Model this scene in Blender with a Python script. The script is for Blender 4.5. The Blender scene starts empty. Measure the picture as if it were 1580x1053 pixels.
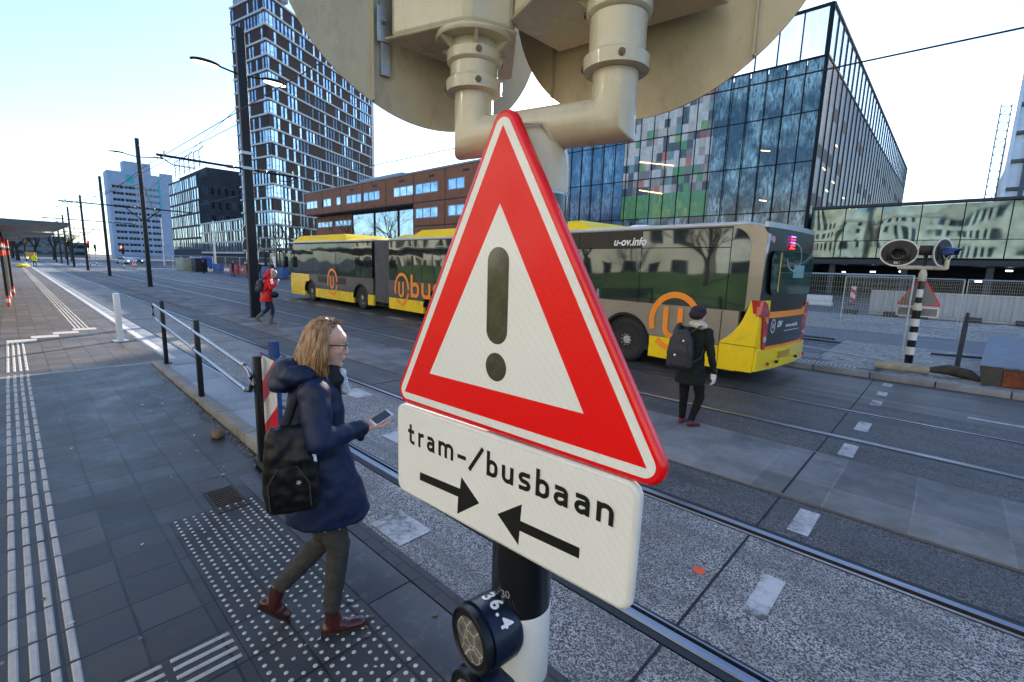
import bpy, bmesh, math, random
from mathutils import Vector, Matrix, noise
R = math.radians
random.seed(7)
scene = bpy.context.scene
COL = scene.collection

# ------------------------------------------------------------------ camera
cam_d = bpy.data.cameras.new('camera')
cam = bpy.data.objects.new('camera', cam_d)
COL.objects.link(cam)
_right = Vector((0.72956, 0.68328, -0.02954))
def _cam_axes():
    y, p, r = -2.39155395, 0.15973672, 0.02953953
    cy, sy, cp, sp, cr, sr = math.cos(y), math.sin(y), math.cos(p), math.sin(p), math.cos(r), math.sin(r)
    Ry = Matrix(((cy, 0, sy), (0, 1, 0), (-sy, 0, cy)))
    Rx = Matrix(((1, 0, 0), (0, cp, -sp), (0, sp, cp)))
    Rz = Matrix(((cr, -sr, 0), (sr, cr, 0), (0, 0, 1)))
    M = Rz @ Rx @ Ry
    c0, c1, c2 = M.col[0].copy(), M.col[1].copy(), M.col[2].copy()
    uL = c0 if c0.z > 0 else -c0
    vR = c2 if c2.z > 0 else -c2
    up = -c1 if c1.y > 0 else c1
    X, Y, Z = -uL, vR, up
    right = Vector((X.x, Y.x, Z.x)); down = Vector((X.y, Y.y, Z.y)); fwd = Vector((X.z, Y.z, Z.z))
    return right, down, fwd
_r, _d, _f = _cam_axes()
cam.matrix_world = Matrix(((_r.x, -_d.x, -_f.x, 0), (_r.y, -_d.y, -_f.y, 0), (_r.z, -_d.z, -_f.z, 2.05), (0, 0, 0, 1)))
cam_d.sensor_width = 36.0
cam_d.lens = 720.4 / 1580 * 36.0
cam_d.clip_start = 0.05
cam_d.clip_end = 3000
cam_d.dof.use_dof = True
cam_d.dof.focus_distance = 1.6
cam_d.dof.aperture_fstop = 14.0
scene.camera = cam

# ------------------------------------------------------------------ world, sun, exposure
SUN_AZ, SUN_EL = -31.0, 18.5
world = bpy.data.worlds.new("World"); scene.world = world; world.use_nodes = True
wn = world.node_tree
sky = wn.nodes.new('ShaderNodeTexSky'); sky.sky_type = 'NISHITA'; sky.sun_disc = False
sky.sun_elevation = R(SUN_EL); sky.sun_rotation = R(SUN_AZ)
sky.air_density = 1.0; sky.dust_density = 0.5; sky.ozone_density = 4.5
hs = wn.nodes.new('ShaderNodeHueSaturation'); hs.inputs['Saturation'].default_value = 0.90
wn.links.new(sky.outputs[0], hs.inputs['Color']); wn.links.new(hs.outputs[0], wn.nodes['Background'].inputs[0])
wn.nodes['Background'].inputs[1].default_value = 0.15
sl = bpy.data.lights.new('sun', 'SUN'); sl.energy = 5.0; sl.angle = R(0.5); sl.color = (1.0, 0.87, 0.70)
so = bpy.data.objects.new('sun', sl); COL.objects.link(so)
_sd = Vector((math.sin(R(SUN_AZ)) * math.cos(R(SUN_EL)), math.cos(R(SUN_AZ)) * math.cos(R(SUN_EL)), math.sin(R(SUN_EL))))
so.rotation_euler = _sd.to_track_quat('Z', 'Y').to_euler()
so.location = (-20, 30, 40)
scene.view_settings.view_transform = 'Standard'
scene.view_settings.look = 'None'
scene.view_settings.gamma = 1.0
scene.view_settings.exposure = 1.45

# ------------------------------------------------------------------ helpers: objects
def tag(o, label=None, cat=None, group=None, kind=None):
    if label: o['label'] = label
    if cat: o['category'] = cat
    if group: o['group'] = group
    if kind: o['kind'] = kind
    return o

def empty(name, loc=(0, 0, 0), rz=0.0, label=None, cat=None, group=None):
    o = bpy.data.objects.new(name, None); COL.objects.link(o)
    o.location = loc; o.rotation_euler = (0, 0, rz); o.empty_display_size = 0.1
    return tag(o, label, cat, group)

def copy_tree(o, parent=None):
    c = o.copy(); COL.objects.link(c); c.parent = parent
    for ch in list(o.children): copy_tree(ch, c)
    return c

class MB:
    """collects shapes into one mesh"""
    def __init__(s, frame=None):
        s.bm = bmesh.new(); s.F = frame if frame is not None else Matrix.Identity(4); s.mi = 0
    def v(s, p): return s.bm.verts.new(s.F @ Vector(p))
    def face(s, pts, smooth=False):
        f = s.bm.faces.new([s.v(p) for p in pts]); f.material_index = s.mi; f.smooth = smooth; return f
    def box(s, x0, x1, y0, y1, z0, z1, bev=0.0, T=None):
        ps = [(x, y, z) for x in (x0, x1) for y in (y0, y1) for z in (z0, z1)]
        if T is not None: ps = [T @ Vector(p) for p in ps]
        vs = [s.v(p) for p in ps]
        fs = []
        for q in ((0, 1, 3, 2), (4, 6, 7, 5), (0, 4, 5, 1), (2, 3, 7, 6), (0, 2, 6, 4), (1, 5, 7, 3)):
            f = s.bm.faces.new([vs[i] for i in q]); f.material_index = s.mi; fs.append(f)
        if bev > 0:
            es = list({e for f in fs for e in f.edges})
            r = bmesh.ops.bevel(s.bm, geom=es, offset=bev, segments=2, affect='EDGES', profile=0.5)
            for f in r['faces']: f.material_index = s.mi
        return s
    def ring(s, c, ax, r, n, ry=None, up=None, ph=0.0):
        ax = Vector(ax).normalized()
        u = up if up is not None else (Vector((0, 0, 1)) if abs(ax.z) < 0.9 else Vector((1, 0, 0)))
        a = ax.cross(Vector(u)).normalized(); b = a.cross(ax).normalized()
        ry = r if ry is None else ry
        return [s.v(Vector(c) + a * r * math.cos(2 * math.pi * i / n + ph) + b * ry * math.sin(2 * math.pi * i / n + ph)) for i in range(n)]
    def skin(s, rings, caps=True, smooth=True):
        n = len(rings[0])
        for A, B in zip(rings, rings[1:]):
            for i in range(n):
                f = s.bm.faces.new((A[i], A[(i + 1) % n], B[(i + 1) % n], B[i])); f.material_index = s.mi; f.smooth = smooth
        if caps:
            for A in (rings[0][::-1], rings[-1]):
                f = s.bm.faces.new(A); f.material_index = s.mi
        return s
    def cyl(s, p0, p1, r0, r1=None, n=16, smooth=True):
        r1 = r0 if r1 is None else r1
        ax = Vector(p1) - Vector(p0)
        return s.skin([s.ring(p0, ax, r0, n), s.ring(p1, ax, r1, n)], True, smooth)
    def tube(s, pts, r, n=10, rs=None):
        pts = [Vector(p) for p in pts]; rings = []
        up = None
        for i, p in enumerate(pts):
            if i == 0: ax = pts[1] - p
            elif i == len(pts) - 1: ax = p - pts[i - 1]
            else: ax = (pts[i + 1] - p).normalized() + (p - pts[i - 1]).normalized()
            rr = rs[i] if rs else r
            k = 1.0
            if 0 < i < len(pts) - 1:
                c = (pts[i + 1] - p).normalized().dot((p - pts[i - 1]).normalized()); k = 1
            if up is None:
                axn = ax.normalized(); up = Vector((0, 0, 1)) if abs(axn.z) < 0.9 else Vector((1, 0, 0))
            rings.append(s.ring(p, ax, rr * k, n, up=up))
        return s.skin(rings)
    def lathe(s, c, prof, n=32, ax=(0, 0, 1)):
        ax = Vector(ax).normalized(); c = Vector(c)
        return s.skin([s.ring(c + ax * h, ax, max(r, 1e-4), n) for r, h in prof])
    def prism(s, poly, d0, d1, T=None, smooth=False):
        """poly in local (x,z), extruded along local y from d0 to d1"""
        T = T or Matrix.Identity(4)
        A = [s.v(T @ Vector((p[0], d0, p[1]))) for p in poly]; B = [s.v(T @ Vector((p[0], d1, p[1]))) for p in poly]
        n = len(poly)
        for i in range(n):
            f = s.bm.faces.new((A[i], A[(i + 1) % n], B[(i + 1) % n], B[i])); f.material_index = s.mi; f.smooth = smooth
        for q in (A[::-1], B):
            f = s.bm.faces.new(q); f.material_index = s.mi
        return s
    def flat(s, poly, d, T=None):
        T = T or Matrix.Identity(4)
        f = s.bm.faces.new([s.v(T @ Vector((p[0], d, p[1]))) for p in poly]); f.material_index = s.mi
        return s
    def ell(s, c, r, n=16, m=10, T=None):
        c = Vector(c); rings = []
        T3 = T or Matrix.Identity(3)
        for j in range(1, m):
            t = math.pi * j / m
            rings.append([s.v(c + T3 @ Vector((r[0] * math.sin(t) * math.cos(2 * math.pi * i / n), r[1] * math.sin(t) * math.sin(2 * math.pi * i / n), -r[2] * math.cos(t)))) for i in range(n)])
        a = s.v(c + T3 @ Vector((0, 0, -r[2]))); b = s.v(c + T3 @ Vector((0, 0, r[2])))
        s.skin(rings, False)
        for i in range(n):
            for q in ((rings[0][(i + 1) % n], rings[0][i], a), (rings[-1][i], rings[-1][(i + 1) % n], b)):
                f = s.bm.faces.new(q); f.material_index = s.mi; f.smooth = True
        return s
    def build(s, name, mats, parent=None, loc=None, bevel=0.0, fix=True):
        if fix: bmesh.ops.recalc_face_normals(s.bm, faces=s.bm.faces)
        me = bpy.data.meshes.new(name); s.bm.to_mesh(me); s.bm.free()
        me.set_sharp_from_angle(angle=R(38))
        for m in (mats if isinstance(mats, (list, tuple)) else [mats]): me.materials.append(m)
        o = bpy.data.objects.new(name, me); COL.objects.link(o)
        if parent: o.parent = parent
        if loc: o.location = loc
        if bevel:
            b = o.modifiers.new('b', 'BEVEL'); b.width = bevel; b.segments = 2; b.limit_method = 'ANGLE'; b.angle_limit = R(40)
            b.harden_normals = False
        return o

def frame(o, u):
    """frame with x along u (horizontal), z up, y = into the wall (away from viewer)"""
    u = Vector((u[0], u[1], 0)).normalized(); d = Vector((-u.y, u.x, 0))
    return Matrix(((u.x, d.x, 0, o[0]), (u.y, d.y, 0, o[1]), (0, 0, 1, o[2]), (0, 0, 0, 1)))

def round_poly(pts, rads, seg=6):
    out = []; n = len(pts)
    if not isinstance(rads, (list, tuple)): rads = [rads] * n
    for i in range(n):
        P = Vector(pts[i]); A = (Vector(pts[i - 1]) - P); B = (Vector(pts[(i + 1) % n]) - P)
        a, b = A.normalized(), B.normalized(); ang = a.angle(b); t = rads[i] / math.tan(ang / 2)
        c = P + (a + b).normalized() * rads[i] / math.sin(ang / 2)
        p0, p1 = P + a * t, P + b * t
        a0 = math.atan2((p0 - c).y, (p0 - c).x); a1 = math.atan2((p1 - c).y, (p1 - c).x)
        da = (a1 - a0 + math.pi) % (2 * math.pi) - math.pi
        for k in range(seg + 1):
            th = a0 + da * k / seg; out.append((c.x + rads[i] * math.cos(th), c.y + rads[i] * math.sin(th)))
    return out

# ------------------------------------------------------------------ helpers: materials
def newmat(name):
    m = bpy.data.materials.new(name); m.use_nodes = True
    nt = m.node_tree; b = nt.nodes['Principled BSDF']
    return m, nt, b
def N(nt, t, **kw):
    n = nt.nodes.new(t)
    for k, v in kw.items():
        if k.startswith('i_'):
            key = k[2:].replace('_', ' ')
            n.inputs[key].default_value = v
        else: setattr(n, k, v)
    return n
def coords(nt, scale=(1, 1, 1), kind='Object', rot=(0, 0, 0)):
    tc = nt.nodes.new('ShaderNodeTexCoord'); mp = nt.nodes.new('ShaderNodeMapping')
    mp.inputs['Scale'].default_value = scale; mp.inputs['Rotation'].default_value = rot
    nt.links.new(tc.outputs[kind], mp.inputs[0]); return mp.outputs[0]
def ramp(nt, src, stops, interp='LINEAR'):
    r = nt.nodes.new('ShaderNodeValToRGB'); r.color_ramp.interpolation = interp
    els = r.color_ramp.elements
    while len(els) < len(stops): els.new(0.5)
    for e, (p, c) in zip(els, stops):
        e.position = p; e.color = (c[0], c[1], c[2], 1) if isinstance(c, (tuple, list)) else (c, c, c, 1)
    nt.links.new(src, r.inputs[0]); return r.outputs[0]
def mix(nt, fac, a, b, mode='MIX'):
    m = nt.nodes.new('ShaderNodeMix'); m.data_type = 'RGBA'; m.blend_type = mode
    for sock, v in ((m.inputs[0], fac), (m.inputs[6], a), (m.inputs[7], b)):
        if isinstance(v, (int, float)): sock.default_value = v
        elif isinstance(v, (tuple, list)): sock.default_value = (v[0], v[1], v[2], 1)
        else: nt.links.new(v, sock)
    return m.outputs[2]
def bump(nt, b, h, strength=0.3, dist=0.01):
    n = nt.nodes.new('ShaderNodeBump'); n.inputs['Strength'].default_value = strength; n.inputs['Distance'].default_value = dist
    nt.links.new(h, n.inputs['Height']); nt.links.new(n.outputs[0], b.inputs['Normal']); return n
def M(name, col, rough=0.55, metal=0.0, var=0.25, vs=3.0, bs=60.0, bp=0.08, bd=0.002, coat=0.0, spec=0.36, dirt=None, stretch=(1, 1, 1), alpha=None, rv=0.15):
    """general surface: base colour varied by two scales of noise, rough variation, fine bump"""
    m, nt, b = newmat(name)
    c = coords(nt, stretch)
    n1 = N(nt, 'ShaderNodeTexNoise', i_Scale=vs, i_Detail=6.0, i_Roughness=0.65); nt.links.new(c, n1.inputs[0])
    n2 = N(nt, 'ShaderNodeTexNoise', i_Scale=bs, i_Detail=3.0); nt.links.new(c, n2.inputs[0])
    lo = tuple(x * (1 - var) for x in col[:3]); hi = tuple(min(1, x * (1 + var)) for x in col[:3])
    cc = ramp(nt, n1.outputs[0], [(0.3, lo), (0.7, hi)])
    if dirt:
        n3 = N(nt, 'ShaderNodeTexNoise', i_Scale=vs * 2.7, i_Detail=8.0, i_Roughness=0.8); nt.links.new(c, n3.inputs[0])
        f = ramp(nt, n3.outputs[0], [(0.52, 0.0), (0.72, 1.0)])
        cc = mix(nt, f, cc, dirt)
    nt.links.new(cc, b.inputs['Base Color'])
    rr = nt.nodes.new('ShaderNodeMapRange'); rr.inputs['To Min'].default_value = max(0.02, rough - rv * rough); rr.inputs['To Max'].default_value = min(1, rough + rv * rough)
    nt.links.new(n1.outputs[0], rr.inputs[0]); nt.links.new(rr.outputs[0], b.inputs['Roughness'])
    b.inputs['Metallic'].default_value = metal; b.inputs['Coat Weight'].default_value = coat; b.inputs['Coat Roughness'].default_value = 0.08
    b.inputs['Specular IOR Level'].default_value = spec
    if bp: bump(nt, b, n2.outputs[0], bp, bd)
    return m
def emit(name, col, s):
    m, nt, b = newmat(name)
    b.inputs['Base Color'].default_value = (*col, 1); b.inputs['Emission Color'].default_value = (*col, 1); b.inputs['Emission Strength'].default_value = s
    return m

def mat_aggregate(name, lo, hi, mean, scale=95.0, dens=0.5, dirt=(0.05, 0.05, 0.055), rough=0.75):
    """exposed aggregate: dark and pale stones, larger soft stains"""
    m, nt, b = newmat(name); c = coords(nt)
    v = N(nt, 'ShaderNodeTexVoronoi', i_Scale=scale); nt.links.new(c, v.inputs['Vector'])
    n0 = N(nt, 'ShaderNodeTexNoise', i_Scale=scale * 1.3, i_Detail=2.0, i_Roughness=0.7); nt.links.new(c, n0.inputs[0])
    sp = nt.nodes.new('ShaderNodeSeparateColor'); nt.links.new(v.outputs['Color'], sp.inputs[0])
    mth = N(nt, 'ShaderNodeMath', operation='ADD'); nt.links.new(sp.outputs[0], mth.inputs[0]); nt.links.new(n0.outputs[0], mth.inputs[1])
    mh = N(nt, 'ShaderNodeMath', operation='MULTIPLY'); nt.links.new(mth.outputs[0], mh.inputs[0]); mh.inputs[1].default_value = 0.5; mth = mh
    cc = ramp(nt, mth.outputs[0], [(0.42, lo), (0.52, mean), (0.62, hi)])
    n1 = N(nt, 'ShaderNodeTexNoise', i_Scale=1.1, i_Detail=7.0, i_Roughness=0.7); nt.links.new(c, n1.inputs[0])
    cc = mix(nt, ramp(nt, n1.outputs[0], [(0.40, 0.0), (0.68, 0.75)]), cc, dirt)
    n2 = N(nt, 'ShaderNodeTexNoise', i_Scale=5.0, i_Detail=5.0, i_Roughness=0.8); nt.links.new(c, n2.inputs[0])
    cc = mix(nt, ramp(nt, n2.outputs[0], [(0.56, 0.0), (0.78, 0.55)]), cc, tuple(x * 0.6 for x in dirt))
    cs = coords(nt, (0.10, 2.2, 1)); n4 = N(nt, 'ShaderNodeTexNoise', i_Scale=1.6, i_Detail=6.0, i_Roughness=0.7); nt.links.new(cs, n4.inputs[0])
    cc = mix(nt, ramp(nt, n4.outputs[0], [(0.48, 0.0), (0.70, 0.65)]), cc, tuple(x * 0.45 for x in dirt))
    cc = mix(nt, ramp(nt, n4.outputs[0], [(0.28, 0.35), (0.42, 0.0)]), cc, tuple(min(1, x * 1.1) for x in hi))
    v2 = N(nt, 'ShaderNodeTexVoronoi', i_Scale=1.7); nt.links.new(c, v2.inputs['Vector'])
    cc = mix(nt, ramp(nt, v2.outputs['Distance'], [(0.02, 0.75), (0.06, 0.0)]), cc, (0.02, 0.02, 0.02))
    nt.links.new(cc, b.inputs['Base Color'])
    nt.links.new(ramp(nt, n4.outputs[0], [(0.3, min(1, rough * 1.1)), (0.7, rough * 0.6)]), b.inputs['Roughness'])
    bump(nt, b, mth.outputs[0], 0.35, 0.003)
    return m

def mat_pavers(name, c1, c2, mortar, w=0.30, h=0.30, off=0.0, ms=0.006, rough=0.55, rot=0.0, stain=(0.12, 0.12, 0.13)):
    m, nt, b = newmat(name); c = coords(nt, rot=(0, 0, rot))
    # slight wobble of the joints
    wn_ = N(nt, 'ShaderNodeTexNoise', i_Scale=1.3, i_Detail=2.0); nt.links.new(c, wn_.inputs[0])
    wm = N(nt, 'ShaderNodeVectorMath', operation='SCALE'); wm.inputs['Scale'].default_value = 0.02
    ws = N(nt, 'ShaderNodeVectorMath', operation='SUBTRACT'); nt.links.new(wn_.outputs[1], ws.inputs[0]); ws.inputs[1].default_value = (0.5, 0.5, 0.5)
    nt.links.new(ws.outputs[0], wm.inputs[0])
    wa = N(nt, 'ShaderNodeVectorMath', operation='ADD'); nt.links.new(c, wa.inputs[0]); nt.links.new(wm.outputs[0], wa.inputs[1])
    b.inputs['Specular IOR Level'].default_value = 0.30
    br = nt.nodes.new('ShaderNodeTexBrick'); br.offset = off; br.squash = 1.0
    br.inputs['Scale'].default_value = 1.0; br.inputs['Brick Width'].default_value = w; br.inputs['Row Height'].default_value = h
    br.inputs['Mortar Size'].default_value = ms; br.inputs['Mortar Smooth'].default_value = 0.3; br.inputs['Bias'].default_value = 0.0
    br.inputs['Color1'].default_value = (*c1, 1); br.inputs['Color2'].default_value = (*c2, 1); br.inputs['Mortar'].default_value = (*mortar, 1)
    nt.links.new(wa.outputs[0], br.inputs[0])
    n1 = N(nt, 'ShaderNodeTexNoise', i_Scale=2.2, i_Detail=8.0, i_Roughness=0.72); nt.links.new(c, n1.inputs[0])
    cc = mix(nt, ramp(nt, n1.outputs[0], [(0.45, 0.0), (0.75, 0.55)]), br.outputs[0], stain)
    n2 = N(nt, 'ShaderNodeTexNoise', i_Scale=140.0, i_Detail=2.0); nt.links.new(c, n2.inputs[0])
    cc = mix(nt, 0.35, cc, ramp(nt, n2.outputs[0], [(0.3, 0.02), (0.7, 0.20)]), 'OVERLAY')
    n3 = N(nt, 'ShaderNodeTexNoise', i_Scale=3.1, i_Detail=10.0, i_Roughness=0.85); nt.links.new(c, n3.inputs[0])
    cc = mix(nt, ramp(nt, n3.outputs[0], [(0.66, 0.0), (0.72, 0.5)]), cc, (0.22, 0.22, 0.22))
    v2 = N(nt, 'ShaderNodeTexVoronoi', i_Scale=2.6); nt.links.new(c, v2.inputs['Vector'])
    cc = mix(nt, ramp(nt, v2.outputs['Distance'], [(0.035, 0.6), (0.05, 0.0)]), cc, tuple(min(1, x * 2.2) for x in stain))
    n5 = N(nt, 'ShaderNodeTexNoise', i_Scale=0.7, i_Detail=5.0, i_Roughness=0.6); nt.links.new(c, n5.inputs[0])
    cc = mix(nt, ramp(nt, n5.outputs[0], [(0.35, 0.55), (0.55, 0.0)]), cc, tuple(x * 0.5 for x in c1))
    nt.links.new(cc, b.inputs['Base Color'])
    nt.links.new(ramp(nt, n1.outputs[0], [(0.3, rough * 0.7), (0.7, min(1, rough * 1.3))]), b.inputs['Roughness'])
    mm = N(nt, 'ShaderNodeMath', operation='MULTIPLY_ADD'); nt.links.new(br.outputs['Fac'], mm.inputs[0]); mm.inputs[1].default_value = -1.0
    nt.links.new(n2.outputs[0], mm.inputs[2])
    bump(nt, b, mm.outputs[0], 0.35, 0.004)
    return m

def mat_glass(name, col, rough=0.06, metal=0.85, wob=0.03, ws=0.6, var=0.35, st=(1, 1, 1), dist=0.25):
    """coated facade glass: tinted mirror with slightly wavy panes"""
    m, nt, b = newmat(name); c = coords(nt, st)
    n1 = N(nt, 'ShaderNodeTexNoise', i_Scale=0.9, i_Detail=3.0); nt.links.new(c, n1.inputs[0])
    cc = ramp(nt, n1.outputs[0], [(0.3, tuple(x * (1 - var) for x in col)), (0.7, tuple(min(1, x * (1 + var)) for x in col))])
    nt.links.new(cc, b.inputs['Base Color'])
    b.inputs['Metallic'].default_value = metal; b.inputs['Roughness'].default_value = rough
    n2 = N(nt, 'ShaderNodeTexNoise', i_Scale=ws, i_Detail=1.0); nt.links.new(c, n2.inputs[0])
    bump(nt, b, n2.outputs[0], wob, dist)
    return m

MAT = {}
MAT['black_steel'] = M('black_steel', (0.006, 0.007, 0.010), 0.42, 0.0, 0.3, 4, 90, 0.05, coat=0.08, spec=.3)
MAT['dark_pole'] = M('dark_pole', (0.006, 0.007, 0.011), 0.45, 0.0, 0.3, 3, 40, 0.04, coat=0.05, spec=.3)
MAT['galv'] = M('galvanised_steel', (0.42, 0.44, 0.46), 0.38, 0.85, 0.2, 14, 80, 0.05)
MAT['steel'] = M('polished_steel', (0.26, 0.28, 0.31), 0.24, 1.0, 0.15, 8, 60, 0.03)
MAT['rail_steel'] = M('rail_steel', (0.17, 0.20, 0.25), 0.34, 0.9, 0.35, 7, 120, 0.08, stretch=(0.15, 3, 3))
MAT['groove'] = M('rusty_groove', (0.030, 0.018, 0.011), 0.8, 0.2, 0.5, 9, 60, 0.2)
MAT['rubber'] = M('rubber', (0.012, 0.015, 0.020), 0.6, 0, 0.3, 8, 90, 0.15)
MAT['beige'] = M('beige_paint', (0.49, 0.45, 0.335), 0.28, 0, 0.07, 4, 45, 0.04, coat=0.4, dirt=(0.40, 0.36, 0.26), stretch=(1, 1, 0.5))
MAT['beige_board'] = M('beige_board', (0.385, 0.35, 0.245), 0.42, 0, 0.18, 4, 160, 0.25, coat=0.15, dirt=(0.27, 0.24, 0.16), stretch=(1, 1, 0.6))
MAT['pole_black'] = M('pole_black', (0.006, 0.007, 0.009), 0.16, 0, 0.3, 5, 50, 0.03, coat=0.6)
MAT['pole_white'] = M('pole_white', (0.62, 0.61, 0.58), 0.42, 0, 0.08, 5, 30, 0.05, coat=0.1)
MAT['navy_housing'] = M('navy_housing', (0.004, 0.010, 0.028), 0.38, 0, 0.2, 5, 50, 0.05, coat=0.12, spec=.35)
MAT['white_paint'] = M('white_road_paint', (0.50, 0.50, 0.49), 0.7, 0, 0.2, 7, 90, 0.3, dirt=(0.16, 0.16, 0.16))
MAT['ink'] = M('sign_black', (0.012, 0.012, 0.012), 0.30, 0, 0.15, 20, 60, 0.05)
MAT['white_text'] = M('white_lettering', (0.75, 0.75, 0.76), 0.5, 0, 0.06)

def mat_reflective(name, col, cell=260.0, ct=0.4):
    """retroreflective sheet: fine prismatic cell pattern, glossy film on top"""
    m, nt, b = newmat(name); c = coords(nt)
    v = N(nt, 'ShaderNodeTexVoronoi', i_Scale=cell); nt.links.new(c, v.inputs['Vector'])
    n1 = N(nt, 'ShaderNodeTexNoise', i_Scale=3.0, i_Detail=6.0, i_Roughness=0.6); nt.links.new(c, n1.inputs[0])
    w1 = N(nt, 'ShaderNodeTexWave', i_Scale=28.0, i_Distortion=0.4); w1.bands_direction = 'DIAGONAL'; nt.links.new(c, w1.inputs[0])
    cc = ramp(nt, n1.outputs[0], [(0.3, tuple(x * 0.93 for x in col)), (0.7, col)])
    cc = mix(nt, ramp(nt, v.outputs['Distance'], [(0.1, 0.0), (0.6, 0.13)]), cc, tuple(x * 0.55 for x in col))
    cc = mix(nt, ramp(nt, w1.outputs[1], [(0.05, 0.10), (0.3, 0.0)]), cc, tuple(x * 0.6 for x in col))
    nt.links.new(cc, b.inputs['Base Color']); b.inputs['Roughness'].default_value = 0.40
    b.inputs['Coat Weight'].default_value = ct; b.inputs['Coat Roughness'].default_value = 0.1; b.inputs['Specular IOR Level'].default_value = 0.3
    mm = N(nt, 'ShaderNodeMath', operation='MULTIPLY_ADD'); nt.links.new(n1.outputs[0], mm.inputs[0]); mm.inputs[1].default_value = 4.0; nt.links.new(v.outputs['Distance'], mm.inputs[2])
    bump(nt, b, mm.outputs[0], 0.10, 0.002)
    return m
MAT['sign_white'] = mat_reflective('sign_white', (0.83, 0.83, 0.82))
MAT['sign_red'] = mat_reflective('sign_red', (0.86, 0.002, 0.003), 260.0, 0.15)
MAT['sign_rim_red'] = M('sign_rim_red', (0.72, 0.003, 0.006), 0.25, 0, 0.12, 5, 50, 0.03, coat=0.35)
MAT['sign_rim_white'] = M('sign_rim_white', (0.66, 0.66, 0.64), 0.4, 0, 0.1, 5, 50, 0.03, coat=0.3)

# ------------------------------------------------------------------ ground sheets
def sheet(name, x0, x1, y0, y1, z, mat, parent=None):
    mb = MB(); mb.face([(x0, y0, z), (x1, y0, z), (x1, y1, z), (x0, y1, z)])
    return tag(mb.build(name, mat, parent), kind='structure')
G_LIGHT = mat_aggregate('concrete_aggregate', (0.022, 0.021, 0.021), (0.50, 0.485, 0.46), (0.21, 0.205, 0.195), 135, 0.5, (0.095, 0.088, 0.080))
G_DARK = mat_aggregate('dark_aggregate', (0.016, 0.015, 0.015), (0.16, 0.155, 0.15), (0.058, 0.056, 0.054), 120, 0.5, (0.030, 0.031, 0.036))
G_ASPH = mat_aggregate('asphalt', (0.022, 0.021, 0.021), (0.085, 0.082, 0.078), (0.045, 0.043, 0.041), 70, 0.5, (0.060, 0.058, 0.062), 0.62)
G_BASE = mat_aggregate('ground_asphalt', (0.05, 0.05, 0.055), (0.12, 0.12, 0.125), (0.085, 0.085, 0.09), 12, 0.5, (0.10, 0.10, 0.105), 0.85)
sheet('ground', -1500, 1500, -1500, 1500, -0.03, G_BASE)
# platform: ramp near the camera, flat platform beyond the pale cross strip
def pz(x): return 0.0 if x > -4.4 else (0.12 if x < -10.4 else 0.12 * (-4.4 - x) / 6.0)
PAV = mat_pavers('ramp_pavers', (0.020, 0.017, 0.015), (0.070, 0.062, 0.053), (0.003, 0.003, 0.003), ms=0.009, rough=0.42, stain=(0.115, 0.102, 0.086))
PAV2 = mat_pavers('platform_pavers', (0.085, 0.068, 0.056), (0.155, 0.126, 0.104), (0.022, 0.018, 0.016), ms=0.008, stain=(0.17, 0.148, 0.13))
mb = MB()
for a, b_ in ((4, -4.4), (-4.4, -10.4)):
    mb.face([(b_, -6, pz(b_)), (a, -6, pz(a)), (a, 1.58, pz(a)), (b_, 1.58, pz(b_))])
tag(mb.build('ramp_pavement', PAV), kind='structure')
mb = MB(); mb.face([(-240, -7, 0.12), (-10.4, -7, 0.12), (-10.4, 1.85, 0.12), (-240, 1.85, 0.12)])
tag(mb.build('platform_pavement', PAV2), kind='structure')
CONC = M('pale_concrete', (0.26, 0.26, 0.255), 0.75, 0, 0.25, 2.5, 90, 0.15, dirt=(0.14, 0.14, 0.14))
GRAN = M('granite_slab', (0.20, 0.215, 0.24), 0.5, 0, 0.25, 3.0, 90, 0.15, dirt=(0.12, 0.13, 0.15))
KERB = M('kerb_concrete', (0.20, 0.19, 0.165), 0.8, 0, 0.3, 3.0, 60, 0.3, dirt=(0.16, 0.12, 0.07))
SLAB = M('dark_slab', (0.040, 0.043, 0.048), 0.5, 0, 0.35, 2.2, 120, 0.18, dirt=(0.10, 0.10, 0.11))
COBB = mat_pavers('edge_setts', (0.05, 0.05, 0.055), (0.085, 0.08, 0.08), (0.03, 0.028, 0.025), 0.21, 0.105, 0.5, 0.012)
mb = MB(); mb.box(-10.50, -10.38, -7, 1.72, 0.0, 0.124, 0.004)
tag(mb.build('pavement_strip', CONC), kind='structure')
# platform edge: granite slabs with a white line, kerb wall showing as the ramp falls away
mb = MB()
x = -240.0
while x < -10.6: mb.box(x, x + 0.99, 1.86, 2.28, -0.02, 0.122, 0.004); x += 1.0
tag(mb.build('platform_edge', GRAN), kind='structure')
mb = MB(); mb.face([(-240, 1.90, 0.127), (-10.6, 1.90, 0.127), (-10.6, 2.02, 0.127), (-240, 2.02, 0.127)])
tag(mb.build('platform_line', MAT['white_paint']), kind='structure')
mb = MB()
x = -10.5
while x < -4.75:
    x1 = min(x + 0.985, -4.75); mb.box(x, x1, 1.60, 1.74, -0.05, 0.135, 0.008); x += 1.0
mb.box(-4.74, -4.3, 1.60, 1.74, -0.05, 0.05, 0.01)
tag(mb.build('kerb_wall', KERB), kind='structure')
mb = MB(); x = -10.5
while x < -4.8: mb.box(x, min(x + 1.99, -4.8), 1.745, 2.26, -0.02, 0.11, 0.005); x += 2.0
tag(mb.build('granite_kerb', GRAN), kind='structure')
mb = MB(); x = -4.72
while x < 3.5: mb.box(x, x + 1.19, 1.29, 1.59, -0.02, 0.006, 0.003); x += 1.2
tag(mb.build('slab_edging', SLAB), kind='structure')
sheet('sett_row', -4.74, 4, 1.60, 1.73, 0.004, COBB)
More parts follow.
